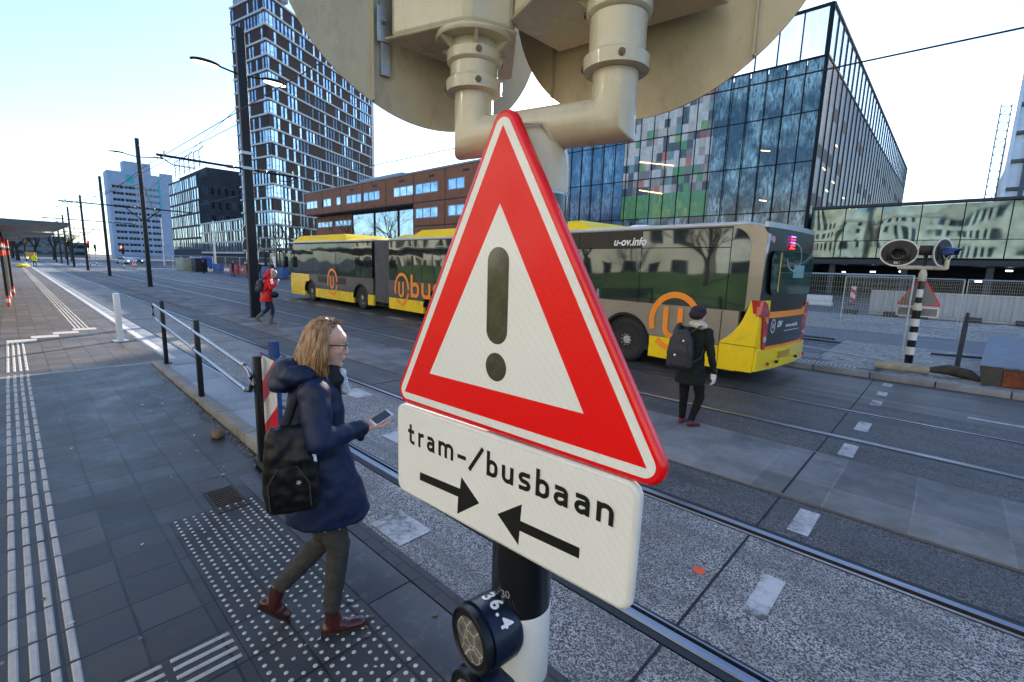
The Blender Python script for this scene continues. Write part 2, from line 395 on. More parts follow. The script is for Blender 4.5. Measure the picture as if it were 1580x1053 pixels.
# sand and grit gathered against the kerb wall
SAND = mat_aggregate('dry_sand', (0.20, 0.185, 0.16), (0.42, 0.40, 0.37), (0.31, 0.295, 0.27), 14, 0.5, (0.24, 0.225, 0.205), 0.95)
# track beds
Y_R1, Y_R2, Y_R4, Y_R3 = 2.38, 3.90, 7.10, 8.61
sheet('track_bed', -230, 12, 1.73, 2.275, 0.0, G_LIGHT)
sheet('track_bed', -230, 12, 2.475, 3.805, 0.0, G_LIGHT)
sheet('track_bed', -230, 12, 4.005, 4.74, 0.0, G_DARK)
sheet('track_bed', -230, 12, 6.26, 7.005, 0.0, G_DARK)
sheet('track_bed', -230, 12, 7.205, 8.505, 0.0, G_DARK)
sheet('track_bed', -230, 12, 8.705, 9.35, 0.0, G_DARK)
sheet('bus_lane', -230, 40, 9.35, 11.8, 0.0, G_ASPH)
MED = mat_pavers('median_slabs', (0.16, 0.16, 0.162), (0.30, 0.295, 0.29), (0.32, 0.30, 0.275), 0.60, 0.75, 0.0, 0.007, 0.65, stain=(0.085, 0.08, 0.075))
mb = MB(); mb.box(-230, 12, 4.755, 6.245, -0.02, 0.012, 0.004)
tag(mb.build('median_pavement', MED), kind='structure')
EDG = M('median_edging', (0.11, 0.085, 0.065), 0.85, 0, 0.35, 6, 60, 0.3)
for a, b_ in ((4.74, 4.755), (6.245, 6.26)): sheet('median_edge', -230, 12, a - 0.03, b_ + 0.03, 0.005, EDG)
# rails: rubber strip, head, groove, lip extruded along the track
def rail(yc, s):
    """s=+1: head on the near (-Y) side, groove towards +Y"""
    prof = [(-0.095, 0.002, 'rubber'), (-0.038, 0.004, 'rubber'), (-0.034, 0.012, 'rail_steel'), (0.022, 0.012, 'rail_steel'), (0.026, -0.022, 'groove'), (0.058, -0.022, 'groove'), (0.061, 0.006, 'rail_steel'), (0.075, 0.006, 'rail_steel'), (0.078, 0.001, 'rubber'), (0.098, 0.001, 'rubber')]
    ms = ['rubber', 'rail_steel', 'groove']; mb = MB()
    xs = [-230, -60, -20, -6, 12]
    for (y0, z0, a), (y1, z1, b_) in zip(prof, prof[1:]):
        mb.mi = ms.index(b_ if a != b_ and b_ != 'rubber' else a)
        for x0, x1 in zip(xs, xs[1:]):
            mb.face([(x0, yc + s * y0, z0), (x1, yc + s * y0, z0), (x1, yc + s * y1, z1), (x0, yc + s * y1, z1)])
    mb.mi = 0
    mb.face([(-230, yc - .12, -0.024), (12, yc - .12, -0.024), (12, yc + .12, -0.024), (-230, yc + .12, -0.024)])
    o = mb.build('tram_rail', [MAT[k] for k in ms], fix=False); return tag(o, kind='structure')
rail(Y_R1, 1); rail(Y_R2, -1); rail(Y_R4, 1); rail(Y_R3, -1)
# expansion joints in the track concrete
JNT = M('joint_filler', (0.018, 0.018, 0.02), 0.9)
for k in range(-12, 2):
    xx = -0.92 + 6.0 * k
    mb = MB()
    for a, b_ in ((1.74, 2.28), (2.475, 3.80), (4.01, 4.70), (6.3, 7.0), (7.21, 8.5), (8.71, 11.78)):
        mb.box(xx - 0.008, xx + 0.008, a, b_, -0.01, 0.0035)
    mb.box(xx - 0.010, xx + 0.010, 4.78, 6.22, 0.0, 0.0145)
    tag(mb.build('expansion_joint', JNT), kind='structure')
# white markings
mk = MB()
def dash(x0, x1, y0, y1, z=0.005): mk.face([(x0, y0, z), (x1, y0, z), (x1, y1, z), (x0, y1, z)])
for yc, L in ((11.3, .36), (10.35, .36), (9.5, .42)): dash(-0.74, -0.60, yc - L / 2, yc + L / 2)
for yc in (7.85, 6.62): dash(-0.73, -0.58, yc - .25, yc + .25)
dash(-0.73, -0.58, 4.12, 4.60); dash(-0.69, -0.56, 2.88, 3.37)
dash(-3.12, -2.70, 1.76, 2.05); dash(-4.75, -4.35, 2.85, 3.15); dash(-6.9, -6.35, 3.40, 3.70)
for k in range(14):
    xx = -25.5 + 2.02 * k
    if xx < -7: dash(xx, xx + 0.95, 9.56, 9.68)
dash(0.41, 6.0, 9.57, 9.68); dash(-230, -27, 9.57, 9.68)
wp, nt, b = newmat('worn_road_paint'); c = coords(nt)
n1 = N(nt, 'ShaderNodeTexNoise', i_Scale=14.0, i_Detail=9.0, i_Roughness=0.8); nt.links.new(c, n1.inputs[0])
n2 = N(nt, 'ShaderNodeTexNoise', i_Scale=2.5, i_Detail=4.0); nt.links.new(c, n2.inputs[0])
ad = N(nt, 'ShaderNodeMath', operation='ADD'); nt.links.new(n1.outputs[0], ad.inputs[0]); nt.links.new(n2.outputs[0], ad.inputs[1])
hf = N(nt, 'ShaderNodeMath', operation='MULTIPLY'); nt.links.new(ad.outputs[0], hf.inputs[0]); hf.inputs[1].default_value = 0.5
nt.links.new(ramp(nt, hf.outputs[0], [(0.40, 0.09), (0.46, 0.30), (0.55, 0.48)]), b.inputs['Base Color']); b.inputs['Roughness'].default_value = 0.75
bump(nt, b, n1.outputs[0], 0.4, 0.003)
mb_o = mk.build('road_marking', wp); tag(mb_o, kind='structure')
mb = MB(); mb.lathe((-1.03, 3.08, 0.0), [(0.042, 0.0), (0.040, 0.004)], 11)
tag(mb.build('paint_dot', M('orange_paint', (0.75, 0.10, 0.03), 0.6)), kind='structure')
# tactile ridges and studs
TACT = M('tactile_cement', (0.39, 0.37, 0.34), 0.75, 0, 0.15, 8, 80, 0.3, dirt=(0.24, 0.22, 0.2))
def ridge(mb, x0, x1, y0, y1, z, h=0.006):
    i = 0.007
    mb.face([(x0 + i, y0 + i, z + h), (x1 - i, y0 + i, z + h), (x1 - i, y1 - i, z + h), (x0 + i, y1 - i, z + h)])
    for q in ([(x0, y0, z), (x1, y0, z), (x1 - i, y0 + i, z + h), (x0 + i, y0 + i, z + h)], [(x1, y1, z), (x0, y1, z), (x0 + i, y1 - i, z + h), (x1 - i, y1 - i, z + h)],
              [(x0, y1, z), (x0, y0, z), (x0 + i, y0 + i, z + h), (x0 + i, y1 - i, z + h)], [(x1, y0, z), (x1, y1, z), (x1 - i, y1 - i, z + h), (x1 - i, y0 + i, z + h)]):
        mb.face(q)
mb = MB()
for yc in (-0.178, -0.105, -0.034, 0.038):
    x = -0.6
    while x > -14.3:
        if not (-10.6 < x < -10.3): ridge(mb, x - 0.283, x, yc - 0.018, yc + 0.018, pz(x - .14) + 0.001)
        x -= 0.302
for k in range(4): ridge(mb, -14.62 - .5 * k - .2, -14.5 - .5 * k + .1, -0.2 + .38 * k, 0.26 + .38 * k, 0.121)
for yc in (1.02, 1.10, 1.18, 1.26):
    x = -16.3
    while x > -95: ridge(mb, x - 0.95, x, yc - 0.02, yc + 0.02, 0.121); x -= 0.97
for k in range(4):
    for a, b_ in ((0.37, 0.64), (0.07, 0.335)): ridge(mb, -2.665 + .068 * k - .014, -2.665 + .068 * k + .014, a, b_, 0.001)
tag(mb.build('tactile_ridges', TACT), kind='structure')
mb = MB()
STUD = M('stud_cement', (0.44, 0.43, 0.40), 0.6, 0, 0.3, 40, 90, 0.3)
for i in range(60):
    for j in range(10):
        if random.random() < 0.03: continue
        cx, cy = -4.16 + i * 0.060 + random.uniform(-.001, .001), 0.695 + j * 0.060
        if cx > -0.6: continue
        rr = 0.0125 * random.uniform(0.85, 1.06)
        n = 8
        A = [mb.v((cx + rr * math.cos(2 * math.pi * t / n), cy + rr * math.sin(2 * math.pi * t / n), 0.0055)) for t in range(n)]
        B = [mb.v((cx + rr * .7 * math.cos(2 * math.pi * t / n), cy + rr * .7 * math.sin(2 * math.pi * t / n), 0.0095)) for t in range(n)]
        mb.skin([A, B], True, False)
tag(mb.build('tactile_studs', STUD), kind='structure')
PAVS = mat_pavers('stud_tiles', (0.030, 0.030, 0.032), (0.062, 0.061, 0.062), (0.004, 0.004, 0.004), ms=0.008, stain=(0.085, 0.082, 0.080))
sheet('stud_tile_strip', -4.2, 3, 0.66, 1.28, 0.004, PAVS)
# road behind the kerb on the far side
mb = MB(); x = -8.0
while x < 14: mb.box(x, x + 0.985, 11.8, 12.0, -0.05, 0.12, 0.015); x += 1.0
x = -230
while x < -8: mb.box(x, x + 3.99, 11.8, 12.0, -0.05, 0.10, 0.01); x += 4.0
tag(mb.build('far_kerb', M('far_kerb_concrete', (0.21, 0.22, 0.235), 0.75, 0, 0.3, 2, 60, 0.2, dirt=(0.24, 0.19, 0.14))), kind='structure')
PAVF = mat_pavers('far_pavers', (0.085, 0.10, 0.12), (0.11, 0.125, 0.145), (0.05, 0.05, 0.055))
sheet('far_pavement', -230, -2.2, 12.0, 15.2, 0.10, PAVF)
sheet('far_pavement', -2.2, -0.9, 12.0, 12.9, 0.10, PAVF)
mb = MB()
for k in range(9): ridge(mb, -2.75 + .07 * k, -2.72 + .07 * k, 12.9, 13.6, .101)
for k in range(14): ridge(mb, -2.45 + .085 * k, -2.41 + .085 * k, 12.15, 12.5, .101)
tag(mb.build('far_tactile_ridges', TACT), kind='structure')
def rough_sheet(name, x0, x1, y0, y1, z, amp, mat, step=0.3, seed=0):
    mb = MB(); nx = int((x1 - x0) / step); ny = int((y1 - y0) / step); g = []
    for i in range(nx + 1):
        row = []
        for j in range(ny + 1):
            x = x0 + (x1 - x0) * i / nx; y = y0 + (y1 - y0) * j / ny
            h = noise.noise(Vector((x * .9, y * .9, seed))) * amp + noise.noise(Vector((x * 3, y * 3, seed + 5))) * amp * .5
            e = min(1, min(i, nx - i, j, ny - j) / 2.0)
            row.append(mb.v((x, y, z + h * e)))
        g.append(row)
    for i in range(nx):
        for j in range(ny):
            f = mb.bm.faces.new((g[i][j], g[i + 1][j], g[i + 1][j + 1], g[i][j + 1])); f.smooth = True
    return tag(mb.build(name, mat), kind='structure')
rough_sheet('sand_ground', -2.2, 16, 12.0, 17.4, 0.08, 0.10, SAND, 0.2)
rough_sheet('sand_ground', -9, 20, 21.5, 30.5, 0.03, 0.16, SAND, 0.4, 3)
sheet('side_road', -9, 40, 17.4, 21.5, 0.02, M('side_road_asphalt', (0.13, 0.14, 0.155), 0.7, 0, 0.25, 1.2, 60, 0.2, dirt=(0.20, 0.19, 0.175)))
sheet('bus_station_ground', -60, 60, 30.5, 59.5, 0.0, G_BASE)

# ------------------------------------------------------------------ stroke lettering
def stroke_poly(mb, pts, w, d, T):
    pts = [Vector(p) for p in pts]; n = len(pts); L = []; Rr = []
    for i in range(n):
        if i == 0: t = (pts[1] - pts[0]).normalized(); k = 1
        elif i == n - 1: t = (pts[-1] - pts[-2]).normalized(); k = 1
        else:
            a = (pts[i] - pts[i - 1]).normalized(); b_ = (pts[i + 1] - pts[i]).normalized(); t = (a + b_).normalized(); k = 1 / max(0.5, t.dot(a))
        nn = Vector((-t.y, t.x)) * w / 2 * k
        L.append(pts[i] + nn); Rr.append(pts[i] - nn)
    for i in range(n - 1):
        mb.flat([L[i], L[i + 1], Rr[i + 1], Rr[i]], d, T)
def arc(cx, cy, rx, ry, a0, a1, n=10): return [(cx + rx * math.cos(R(a0 + (a1 - a0) * i / n)), cy + ry * math.sin(R(a0 + (a1 - a0) * i / n))) for i in range(n + 1)]
# glyphs in units of x-height, bold strokes of weight 0.23; each entry (width, [strokes])
def glyphs(w=0.23):
    h = w / 2; G = {}
    bowl = lambda c, r: arc(c, .5, r, .5 - h, 0, 360, 24)
    r = 0.37 - h
    G['n'] = (.74, [[(h, 0), (h, 1)], arc(h + r, 1 - h - r, r, r, 180, 0) + [(h + 2 * r, 0)]])
    G['m'] = (1.18, [[(h, 0), (h, 1)], arc(h + r * .94, 1 - h - r * .94, r * .94, r * .94, 180, 0) + [(h + 1.88 * r, 0)], arc(h + 2.82 * r, 1 - h - r * .94, r * .94, r * .94, 180, 0) + [(h + 3.76 * r, 0)]])
    G['r'] = (.52, [[(h, 0), (h, 1)], arc(h + r * 1.1, 1 - h - r * 1.1, r * 1.1, r * 1.1, 180, 70)])
    G['u'] = (.74, [[(h, 1)] + arc(h + r, h + r, r, r, 180, 360) + [(h + 2 * r, h + r)], [(h + 2 * r, 1), (h + 2 * r, 0)]])
    G['b'] = (.74, [[(h, 0), (h, 1.5)], [(h, h + r)] + arc(h + r, h + r, r, r, 180, 360)[1:] + arc(h + r, 1 - h - r, r, r, 0, 180)])
    G['t'] = (.50, [[(.22, 1.38)] + [(.22, h + .16)] + arc(.22 + .16, h + .16, .16, .16, 180, 270)[1:] + [(.52, h)], [(0, 1 - h), (.50, 1 - h)]])
    G['a'] = (.72, [[(.06, 1 - h)] + [(.34, 1 - h)] + arc(.72 - h - .2, 1 - h - .2, .2, .2, 90, 0) + [(.72 - h, 0)], [(.72 - h, .56), (.34, .56)] + arc(h + .19, .56 - (.56 - h) / 2, .19, (.56 - h) / 2, 90, 270) + [(.36, h)] + [(.72 - h, h + .12)]])
    G['s'] = (.66, [[(.60, 1 - h), (.34, 1 - h)] + arc(h + .17, 1 - h - .19, .17, .19, 90, 270) + arc(.66 - h - .17, h + .19, .17, .19, 90, -90) + [(.05, h)]])
    G['-'] = (.44, [[(0, .48), (.44, .48)]])
    G['/'] = (.80, [[(.06, -.12), (.78, 1.5)]])
    return G
GL = glyphs()
def put_text(mb, T, items, xh, d, w=0.23, slope=0.0, z0=0.0, dx=0.0):
    """items: (glyph, x_left, width)"""
    k = 0
    for g, x, wd in items:
        gw, st = GL[g]; sx = wd / gw
        for s_ in st:
            pts = [(x + p[0] * sx, z0 + (x + p[0] * sx) * slope + p[1] * xh) for p in s_]
            stroke_poly(mb, pts, w * xh, d - 0.00006 * k, T); k += 1
def font_text(name, body, size, T, mat, parent=None, shear=0.0, offset=0.0, extr=0.0005, align='CENTER'):
    cu = bpy.data.curves.new(name, 'FONT'); cu.body = body; cu.size = size; cu.shear = shear; cu.offset = offset; cu.extrude = extr
    cu.align_x = align; cu.align_y = 'CENTER'
    o = bpy.data.objects.new(name, cu); COL.objects.link(o)
    bpy.context.view_layer.update()
    me = bpy.data.meshes.new_from_object(o.evaluated_get(bpy.context.evaluated_depsgraph_get()))
    me.materials.clear(); me.materials.append(mat)
    bpy.data.objects.remove(o); bpy.data.curves.remove(cu)
    # text lies in XY; T maps (x, depth, z)
    me.transform(T @ Matrix.Rotation(math.pi / 2, 4, 'X'))
    o = bpy.data.objects.new(name, me); COL.objects.link(o)
    if parent: o.parent = parent
    return o

# ------------------------------------------------------------------ near signal pole
def near_pole():
    P = Vector((-0.69, 0.80, 0)); F = Matrix.Translation(-P)
    t = empty('traffic_signal', P, 0, 'close black and white banded pole carrying two beige signal heads seen from behind', 'traffic signal', 'level crossing signals')
    x, y = P.x, P.y
    mb = MB(F); mb.lathe((x, y, 0), [(.074, 0), (.074, 1.035)], 40); mb.lathe((x, y, 0), [(.074, 1.222), (.074, 2.20)], 40); mb.build('pole', MAT['pole_black'], t)
    mb = MB(F); mb.lathe((x, y, 0), [(.0745, 1.03), (.0755, 1.032), (.0755, 1.223), (.0745, 1.225)], 48); mb.build('reflective_band', MAT['pole_white'], t)
    T = Matrix.Translation((x, y, 1.285)) @ Matrix.Rotation(R(12), 4, 'Z') @ Matrix.Translation((0, -.0755, 0)) @ Matrix.Rotation(R(-10), 4, 'Y')
    font_text('stencil_number', '30', .026, F @ T, M('worn_white', (.22, .22, .22), .8), t)
    mb = MB(F); mb.lathe((x, y, 0), [(.068, 2.16), (.068, 2.215)], 40)
    mb.lathe((x, y, 0), [(.072, 2.168), (.072, 2.176)], 40); mb.lathe((x, y, 0), [(.072, 2.198), (.072, 2.206)], 40)
    mb.build('band_clamp', MAT['steel'], t)
    a, b_ = Vector((-.853, .764, 2.337)), Vector((-.527, .836, 2.337)); u = (b_ - a).normalized()
    mb = MB(F)
    mb.lathe((x, y, 0), [(.058, 2.20), (.072, 2.205), (.0725, 2.255), (.070, 2.28), (.060, 2.31), (.050, 2.335)], 40)
    # mitred U tube as one mesh
    r = .0435; up = Vector((0, 0, 1)); n = 36; rings = []
    side = u.cross(up).normalized()
    def mitre(c, d1, d2, rr=r):
        # ring in the mitre plane between directions d1 and d2
        m = (d1 + d2).normalized(); k = 1 / m.dot(d1); w = side; v = w.cross(m).normalized()
        return [mb.v(c + w * rr * math.cos(2 * math.pi * i / n) + v * rr * k * math.sin(2 * math.pi * i / n)) for i in range(n)]
    def plain(c, d):
        w = side; v = w.cross(d).normalized(); return [mb.v(c + w * r * math.cos(2 * math.pi * i / n) + v * r * math.sin(2 * math.pi * i / n)) for i in range(n)]
    mb.skin([plain(a + up * .13, -up), plain(a + up * .046, -up), mitre(a, -up, u), plain(a + u * .046, u), plain(b_ - u * .046, u), mitre(b_, u, up), plain(b_ + up * .046, up), plain(b_ + up * .11, up)])
    o = mb.build('crossbar', MAT['beige'], t)
    bv = o.modifiers.new('b', 'BEVEL'); bv.width = .003; bv.segments = 2; bv.limit_method = 'ANGLE'; bv.angle_limit = R(50)
    # weld beads
    mb = MB(F)
    for i in range(1):
        pts = []
        for k in range(37):
            th = 2 * math.pi * k / 36; ux = Vector((math.cos(th), math.sin(th), 0))
            h = 2.337 - math.sqrt(max(0, .0435 ** 2 - (ux.dot(Vector((-u.y, u.x, 0))) * .062) ** 2)) if abs(ux.dot(Vector((-u.y, u.x, 0))) * .062) < .0435 else 2.337
            pts.append(Vector((x, y, 0)) + ux * .062 + Vector((0, 0, h - .003)))
        mb.tube(pts, .0035, 8)
    mb.build('weld_seam', MAT['beige'], t)
    bolt = MAT['steel']
    def head(c, z, drop, name, bw, pts, zb, bp, bdir, br, zc, wings):
        # connector pipe with two collars and ribbed flange
        z0 = z
        mb = MB(F)
        mb.lathe(c, [(.049, z0 - .005), (.062, z0 - .003), (.063, z0 + .020), (.057, z0 + .026), (.0535, z0 + .028), (.0535, zb - .056), (.058, zb - .054), (.0615, zb - .050), (.0615, zb - .030), (.056, zb - .026), (.055, zb - .012), (.085, zb - .010), (.088, zb - .006), (.088, zb), (.05, zb)], 48)
        mb.lathe(c, [(.045, z0 - .004), (.048, z0 + .01)], 32)
        for k in range(6):
            th = R(60 * k + 20); d = Vector((math.cos(th), math.sin(th), 0)); s_ = Vector((-d.y, d.x, 0)) * .004; cc = Vector(c)
            A = [cc + d * .055 + Vector((0, 0, zb - .034)), cc + d * .084 + Vector((0, 0, zb - .011)), cc + d * .055 + Vector((0, 0, zb - .011))]
            va = [mb.v(p - s_) for p in A]; vb = [mb.v(p + s_) for p in A]
            for q in (va[::-1], vb, (va[0], va[1], vb[1], vb[0])): mb.bm.faces.new(q)
        mb.build('pipe_connector', MAT['beige'], t)
        mb = MB(F)
        view = Vector((-c[0], -c[1], 0)).normalized()
        for zz in (z0 + .009, zb - .040):
            for ang in (R(8), R(-100), R(110)):
                d = Matrix.Rotation(ang, 3, 'Z') @ view; p = Vector(c) + Vector((0, 0, zz)) + d * .061
                mb.cyl(p, p + d * .005, .0065, n=12); mb.cyl(p + d * .004, p + d * .0065, .0035, n=6)
        mb.build('grub_screws', M('dark_bolt', (.09, .075, .06), .35, .8), t)
        # housing
        mb = MB(F)
        low = [mb.v((p[0], p[1], zb + .003)) for p in pts]; hi = [mb.v((p[0], p[1], zb + .46)) for p in pts]
        mb.skin([low, hi], True, False)
        o = mb.build('signal_housing', MAT['beige'], t, bevel=.014)
        cx = sum(p[0] for p in pts) / len(pts); cy = sum(p[1] for p in pts) / len(pts)
        mb = MB(F); e = [(cx + (p[0] - cx) * 1.06, cy + (p[1] - cy) * 1.06) for p in pts]
        mb.skin([[mb.v((p[0], p[1], zb)) for p in e], [mb.v((p[0], p[1], zb + .006)) for p in e]], True, False)
        mb.build('base_plate', MAT['beige'], t, bevel=.003)
        # backing board: oval sheet, flat middle, two side wings folded back
        bd = Vector((bdir[0], bdir[1], 0)).normalized(); bn = Vector((-bd.y, bd.x, 0))
        if bn.dot(Vector(bp) - Vector((0, 0, 0))) < 0: bn = -bn
        mb = MB(F); n = 72
        us = [-br, -br * .93] + [-br * .93 + (br * .93 - bw) * k / 5 for k in range(1, 6)]
        xs = sorted(set([-br + 2 * br * k / 56 for k in range(57)] + [-bw, bw, -bw + .004, bw - .004]))
        th = .004; fold = math.tan(R(wings))
        def pt(s_, zz, off):
            dd = 0
            if abs(s_) > bw: dd = (abs(s_) - bw) * fold
            q = Vector(bp) + bd * s_ + bn * (off + dd); return (q.x, q.y, zz)
        colF, colB = [], []
        for s_ in xs:
            hh = math.sqrt(max(1e-8, 1 - (s_ / br) ** 2)) * br * 1.0
            colF.append([mb.v(pt(s_, zc - hh, 0)), mb.v(pt(s_, zc + hh, 0))]); colB.append([mb.v(pt(s_, zc - hh, th)), mb.v(pt(s_, zc + hh, th))])
        for i in range(len(xs) - 1):
            for A, B in ((colF[i], colF[i + 1]),): mb.bm.faces.new((A[0], B[0], B[1], A[1]))
            A, B = colB[i], colB[i + 1]; mb.bm.faces.new((A[0], A[1], B[1], B[0]))
            mb.bm.faces.new((colF[i][0], colB[i][0], colB[i + 1][0], colF[i + 1][0])); mb.bm.faces.new((colF[i][1], colF[i + 1][1], colB[i + 1][1], colB[i][1]))
        mb.build('backing_board', MAT['beige_board'], t)
        # folded flange along each crease, and fixing strap with bolts
        for s_ in (-bw, bw):
            mb = MB(F)
            hh = math.sqrt(1 - (s_ / br) ** 2) * br
            for (o0, o1, w0, w1) in ((-.016, 0.0, -.0012, .0012),):
                q = [pt(s_ + w0, 0, o0), pt(s_ + w1, 0, o0), pt(s_ + w1, 0, o1), pt(s_ + w0, 0, o1)]
                lo_ = [mb.v((a_[0], a_[1], zc - hh)) for a_ in q]; hi_ = [mb.v((a_[0], a_[1], zc + hh)) for a_ in q]
                mb.skin([lo_, hi_], True, False)
            mb.build('board_flange', MAT['beige_board'], t)
        return bd, bn, pt
    bd, bn, pt = head((-.853, .764, 0), 2.435, 0, 'l', .155, [(-1.003, .640), (-.806, .702), (-.765, .80), (-.935, .965), (-.985, .94)], 2.545, (-1.030, .778, 0), (.18, .98), .362, 2.752, 6)
    mb = MB(F); mb.mi = 0
    for s_, z1 in ((-.118, 2.62),):
        q0 = Vector(pt(s_ - .014, z1 - .035, -.012)); 
        T = Matrix.Translation(q0) @ Matrix(((bd.x, bn.x, 0, 0), (bd.y, bn.y, 0, 0), (0, 0, 1, 0), (0, 0, 0, 1)))
        mb.box(-.014, .018, -.004, .0, -.03, .045, T=T); mb.box(-.004, .018, .0, .012, -.1, .3, T=T)
        mb.cyl(T @ Vector((0, -.004, .015)), T @ Vector((0, -.010, .015)), .0085, n=6); mb.cyl(T @ Vector((0, -.009, .015)), T @ Vector((0, -.014, .015)), .0055, n=12)
    mb.build('fixing_strap', MAT['galv'], t)
    bd, bn, pt = head((-.527, .836, 0), 2.425, 0, 'r', .23, [(-.770, .972), (-.775, .80), (-.60, .74), (-.44, .78), (-.405, 1.012)], 2.572, (-.575, 1.022, 0), (.99, .14), .366, 2.757, 6)
    mb = MB(F)
    T = Matrix.Translation(Vector(pt(-.218, 2.60, -.010))) @ Matrix(((bd.x, bn.x, 0, 0), (bd.y, bn.y, 0, 0), (0, 0, 1, 0), (0, 0, 0, 1)))
    mb.box(-.014, .014, -.004, .0, -.02, .3, T=T); mb.cyl(T @ Vector((-.002, -.004, -.002)), T @ Vector((-.002, -.010, -.002)), .008, n=6); mb.cyl(T @ Vector((-.002, -.009, -.002)), T @ Vector((-.002, -.014, -.002)), .005, n=12)
    mb.build('fixing_strap', MAT['galv'], t)
near_pole()

def warning_sign(root, parts_detail=True):
    t = root
    A, B, C = (-.003, .693), (-.397, -.008), (.403, .008)
    outer = round_poly([B, C, A], .034, 10)
    mb = MB(); mb.prism(outer, 0.0, .024); o = mb.build('rim', MAT['sign_rim_red'], t, bevel=.007)
    def inset(tri, d):
        out = []
        for i in range(3):
            P = Vector(tri[i]); a = (Vector(tri[i - 1]) - P).normalized(); b_ = (Vector(tri[(i + 1) % 3]) - P).normalized()
            out.append(tuple(P + (a + b_).normalized() * d / math.sin(a.angle(b_) / 2)))
        return out
    tri = [B, C, A]
    mb = MB(); mb.prism(round_poly(inset(tri, .0135), .022, 10), -.0006, .0); mb.build('white_border', MAT['sign_white'], t)
    mb = MB(); mb.prism(inset(tri, .0315), -.0010, -.0006); mb.build('red_field', MAT['sign_red'], t)
    mb = MB(); mb.prism([(-.234, .093), (.220, .101), (-.005, .482)], -.0014, -.0010); mb.build('white_field', MAT['sign_white'], t)
    mb = MB()
    w = .0305; mb.prism(arc(-.0055, .368, w, .0290, 0, 180, 16) + arc(-.0055, .226, w, .0290, 180, 360, 16), -.0018, -.0014)
    mb.prism(arc(-.0055, .148, .0305, .0305, 0, 355, 40), -.0018, -.0014)
    mb.build('exclamation_mark', M('mottled_black', (.050, .046, .030), .22, 0, .6, 14, 60, .15, coat=.6, dirt=(.10, .09, .06)), t)
t = empty('warning_sign', (-.675, .684, 1.69), 0, 'red bordered white triangle with a black exclamation mark, large in the foreground', 'warning sign', 'tram crossing warning triangles')
warning_sign(t)
mb = MB(); 
for zz in (.12, .38): mb.box(-.10, .08, .024, .038, zz - .012, zz + .012); mb.cyl((-.015, .03, zz), (-.015, .045, zz), .02)
mb.build('mounting_rail', MAT['galv'], t)
t = empty('supplementary_sign', (-.675, .682, 1.69), 0, 'white plate reading tram-/busbaan above two black arrows pointing at each other', 'sign plate')
mb = MB(); mb.prism(round_poly([(-.380, -.262), (.338, -.238), (.341, .006), (-.379, -.013)], .028, 8), 0, .020); mb.build('rim', MAT['sign_rim_white'], t, bevel=.006)
mb = MB(); mb.prism(round_poly([(-.371, -.253), (.329, -.229), (.332, -.003), (-.370, -.022)], .021, 8), -.0006, 0.0); mb.build('reflective_face', MAT['sign_white'], t)
mb = MB()
I = Matrix.Identity(4)
put_text(mb, I, [('t', -.326, .028), ('r', -.281, .026), ('a', -.243, .031), ('m', -.197, .058), ('-', -.124, .030), ('/', -.086, .050), ('b', -.025, .035), ('u', .022, .035), ('s', .070, .035), ('b', .117, .036), ('a', .163, .035), ('a', .212, .035), ('n', .260, .037)], .0385, -.0009, .25, .040, -.0985)
mb.build('lettering', MAT['ink'], t)
mb = MB()
mb.prism([(-.274, -.199), (-.120, -.188), (-.123, -.233), (-.047, -.176), (-.109, -.134), (-.114, -.165), (-.273, -.177)], -.0010, -.0006)
mb.prism([(.229, -.180), (.229, -.158), (.079, -.166), (.082, -.128), (.012, -.178), (.076, -.223), (.078, -.189)], -.0010, -.0006)
mb.build('arrows', MAT['ink'], t)
mb = MB()
for zz in (-.06, -.19): mb.box(-.10, .08, .020, .040, zz - .012, zz + .012)
mb.build('mounting_rail', MAT['galv'], t)

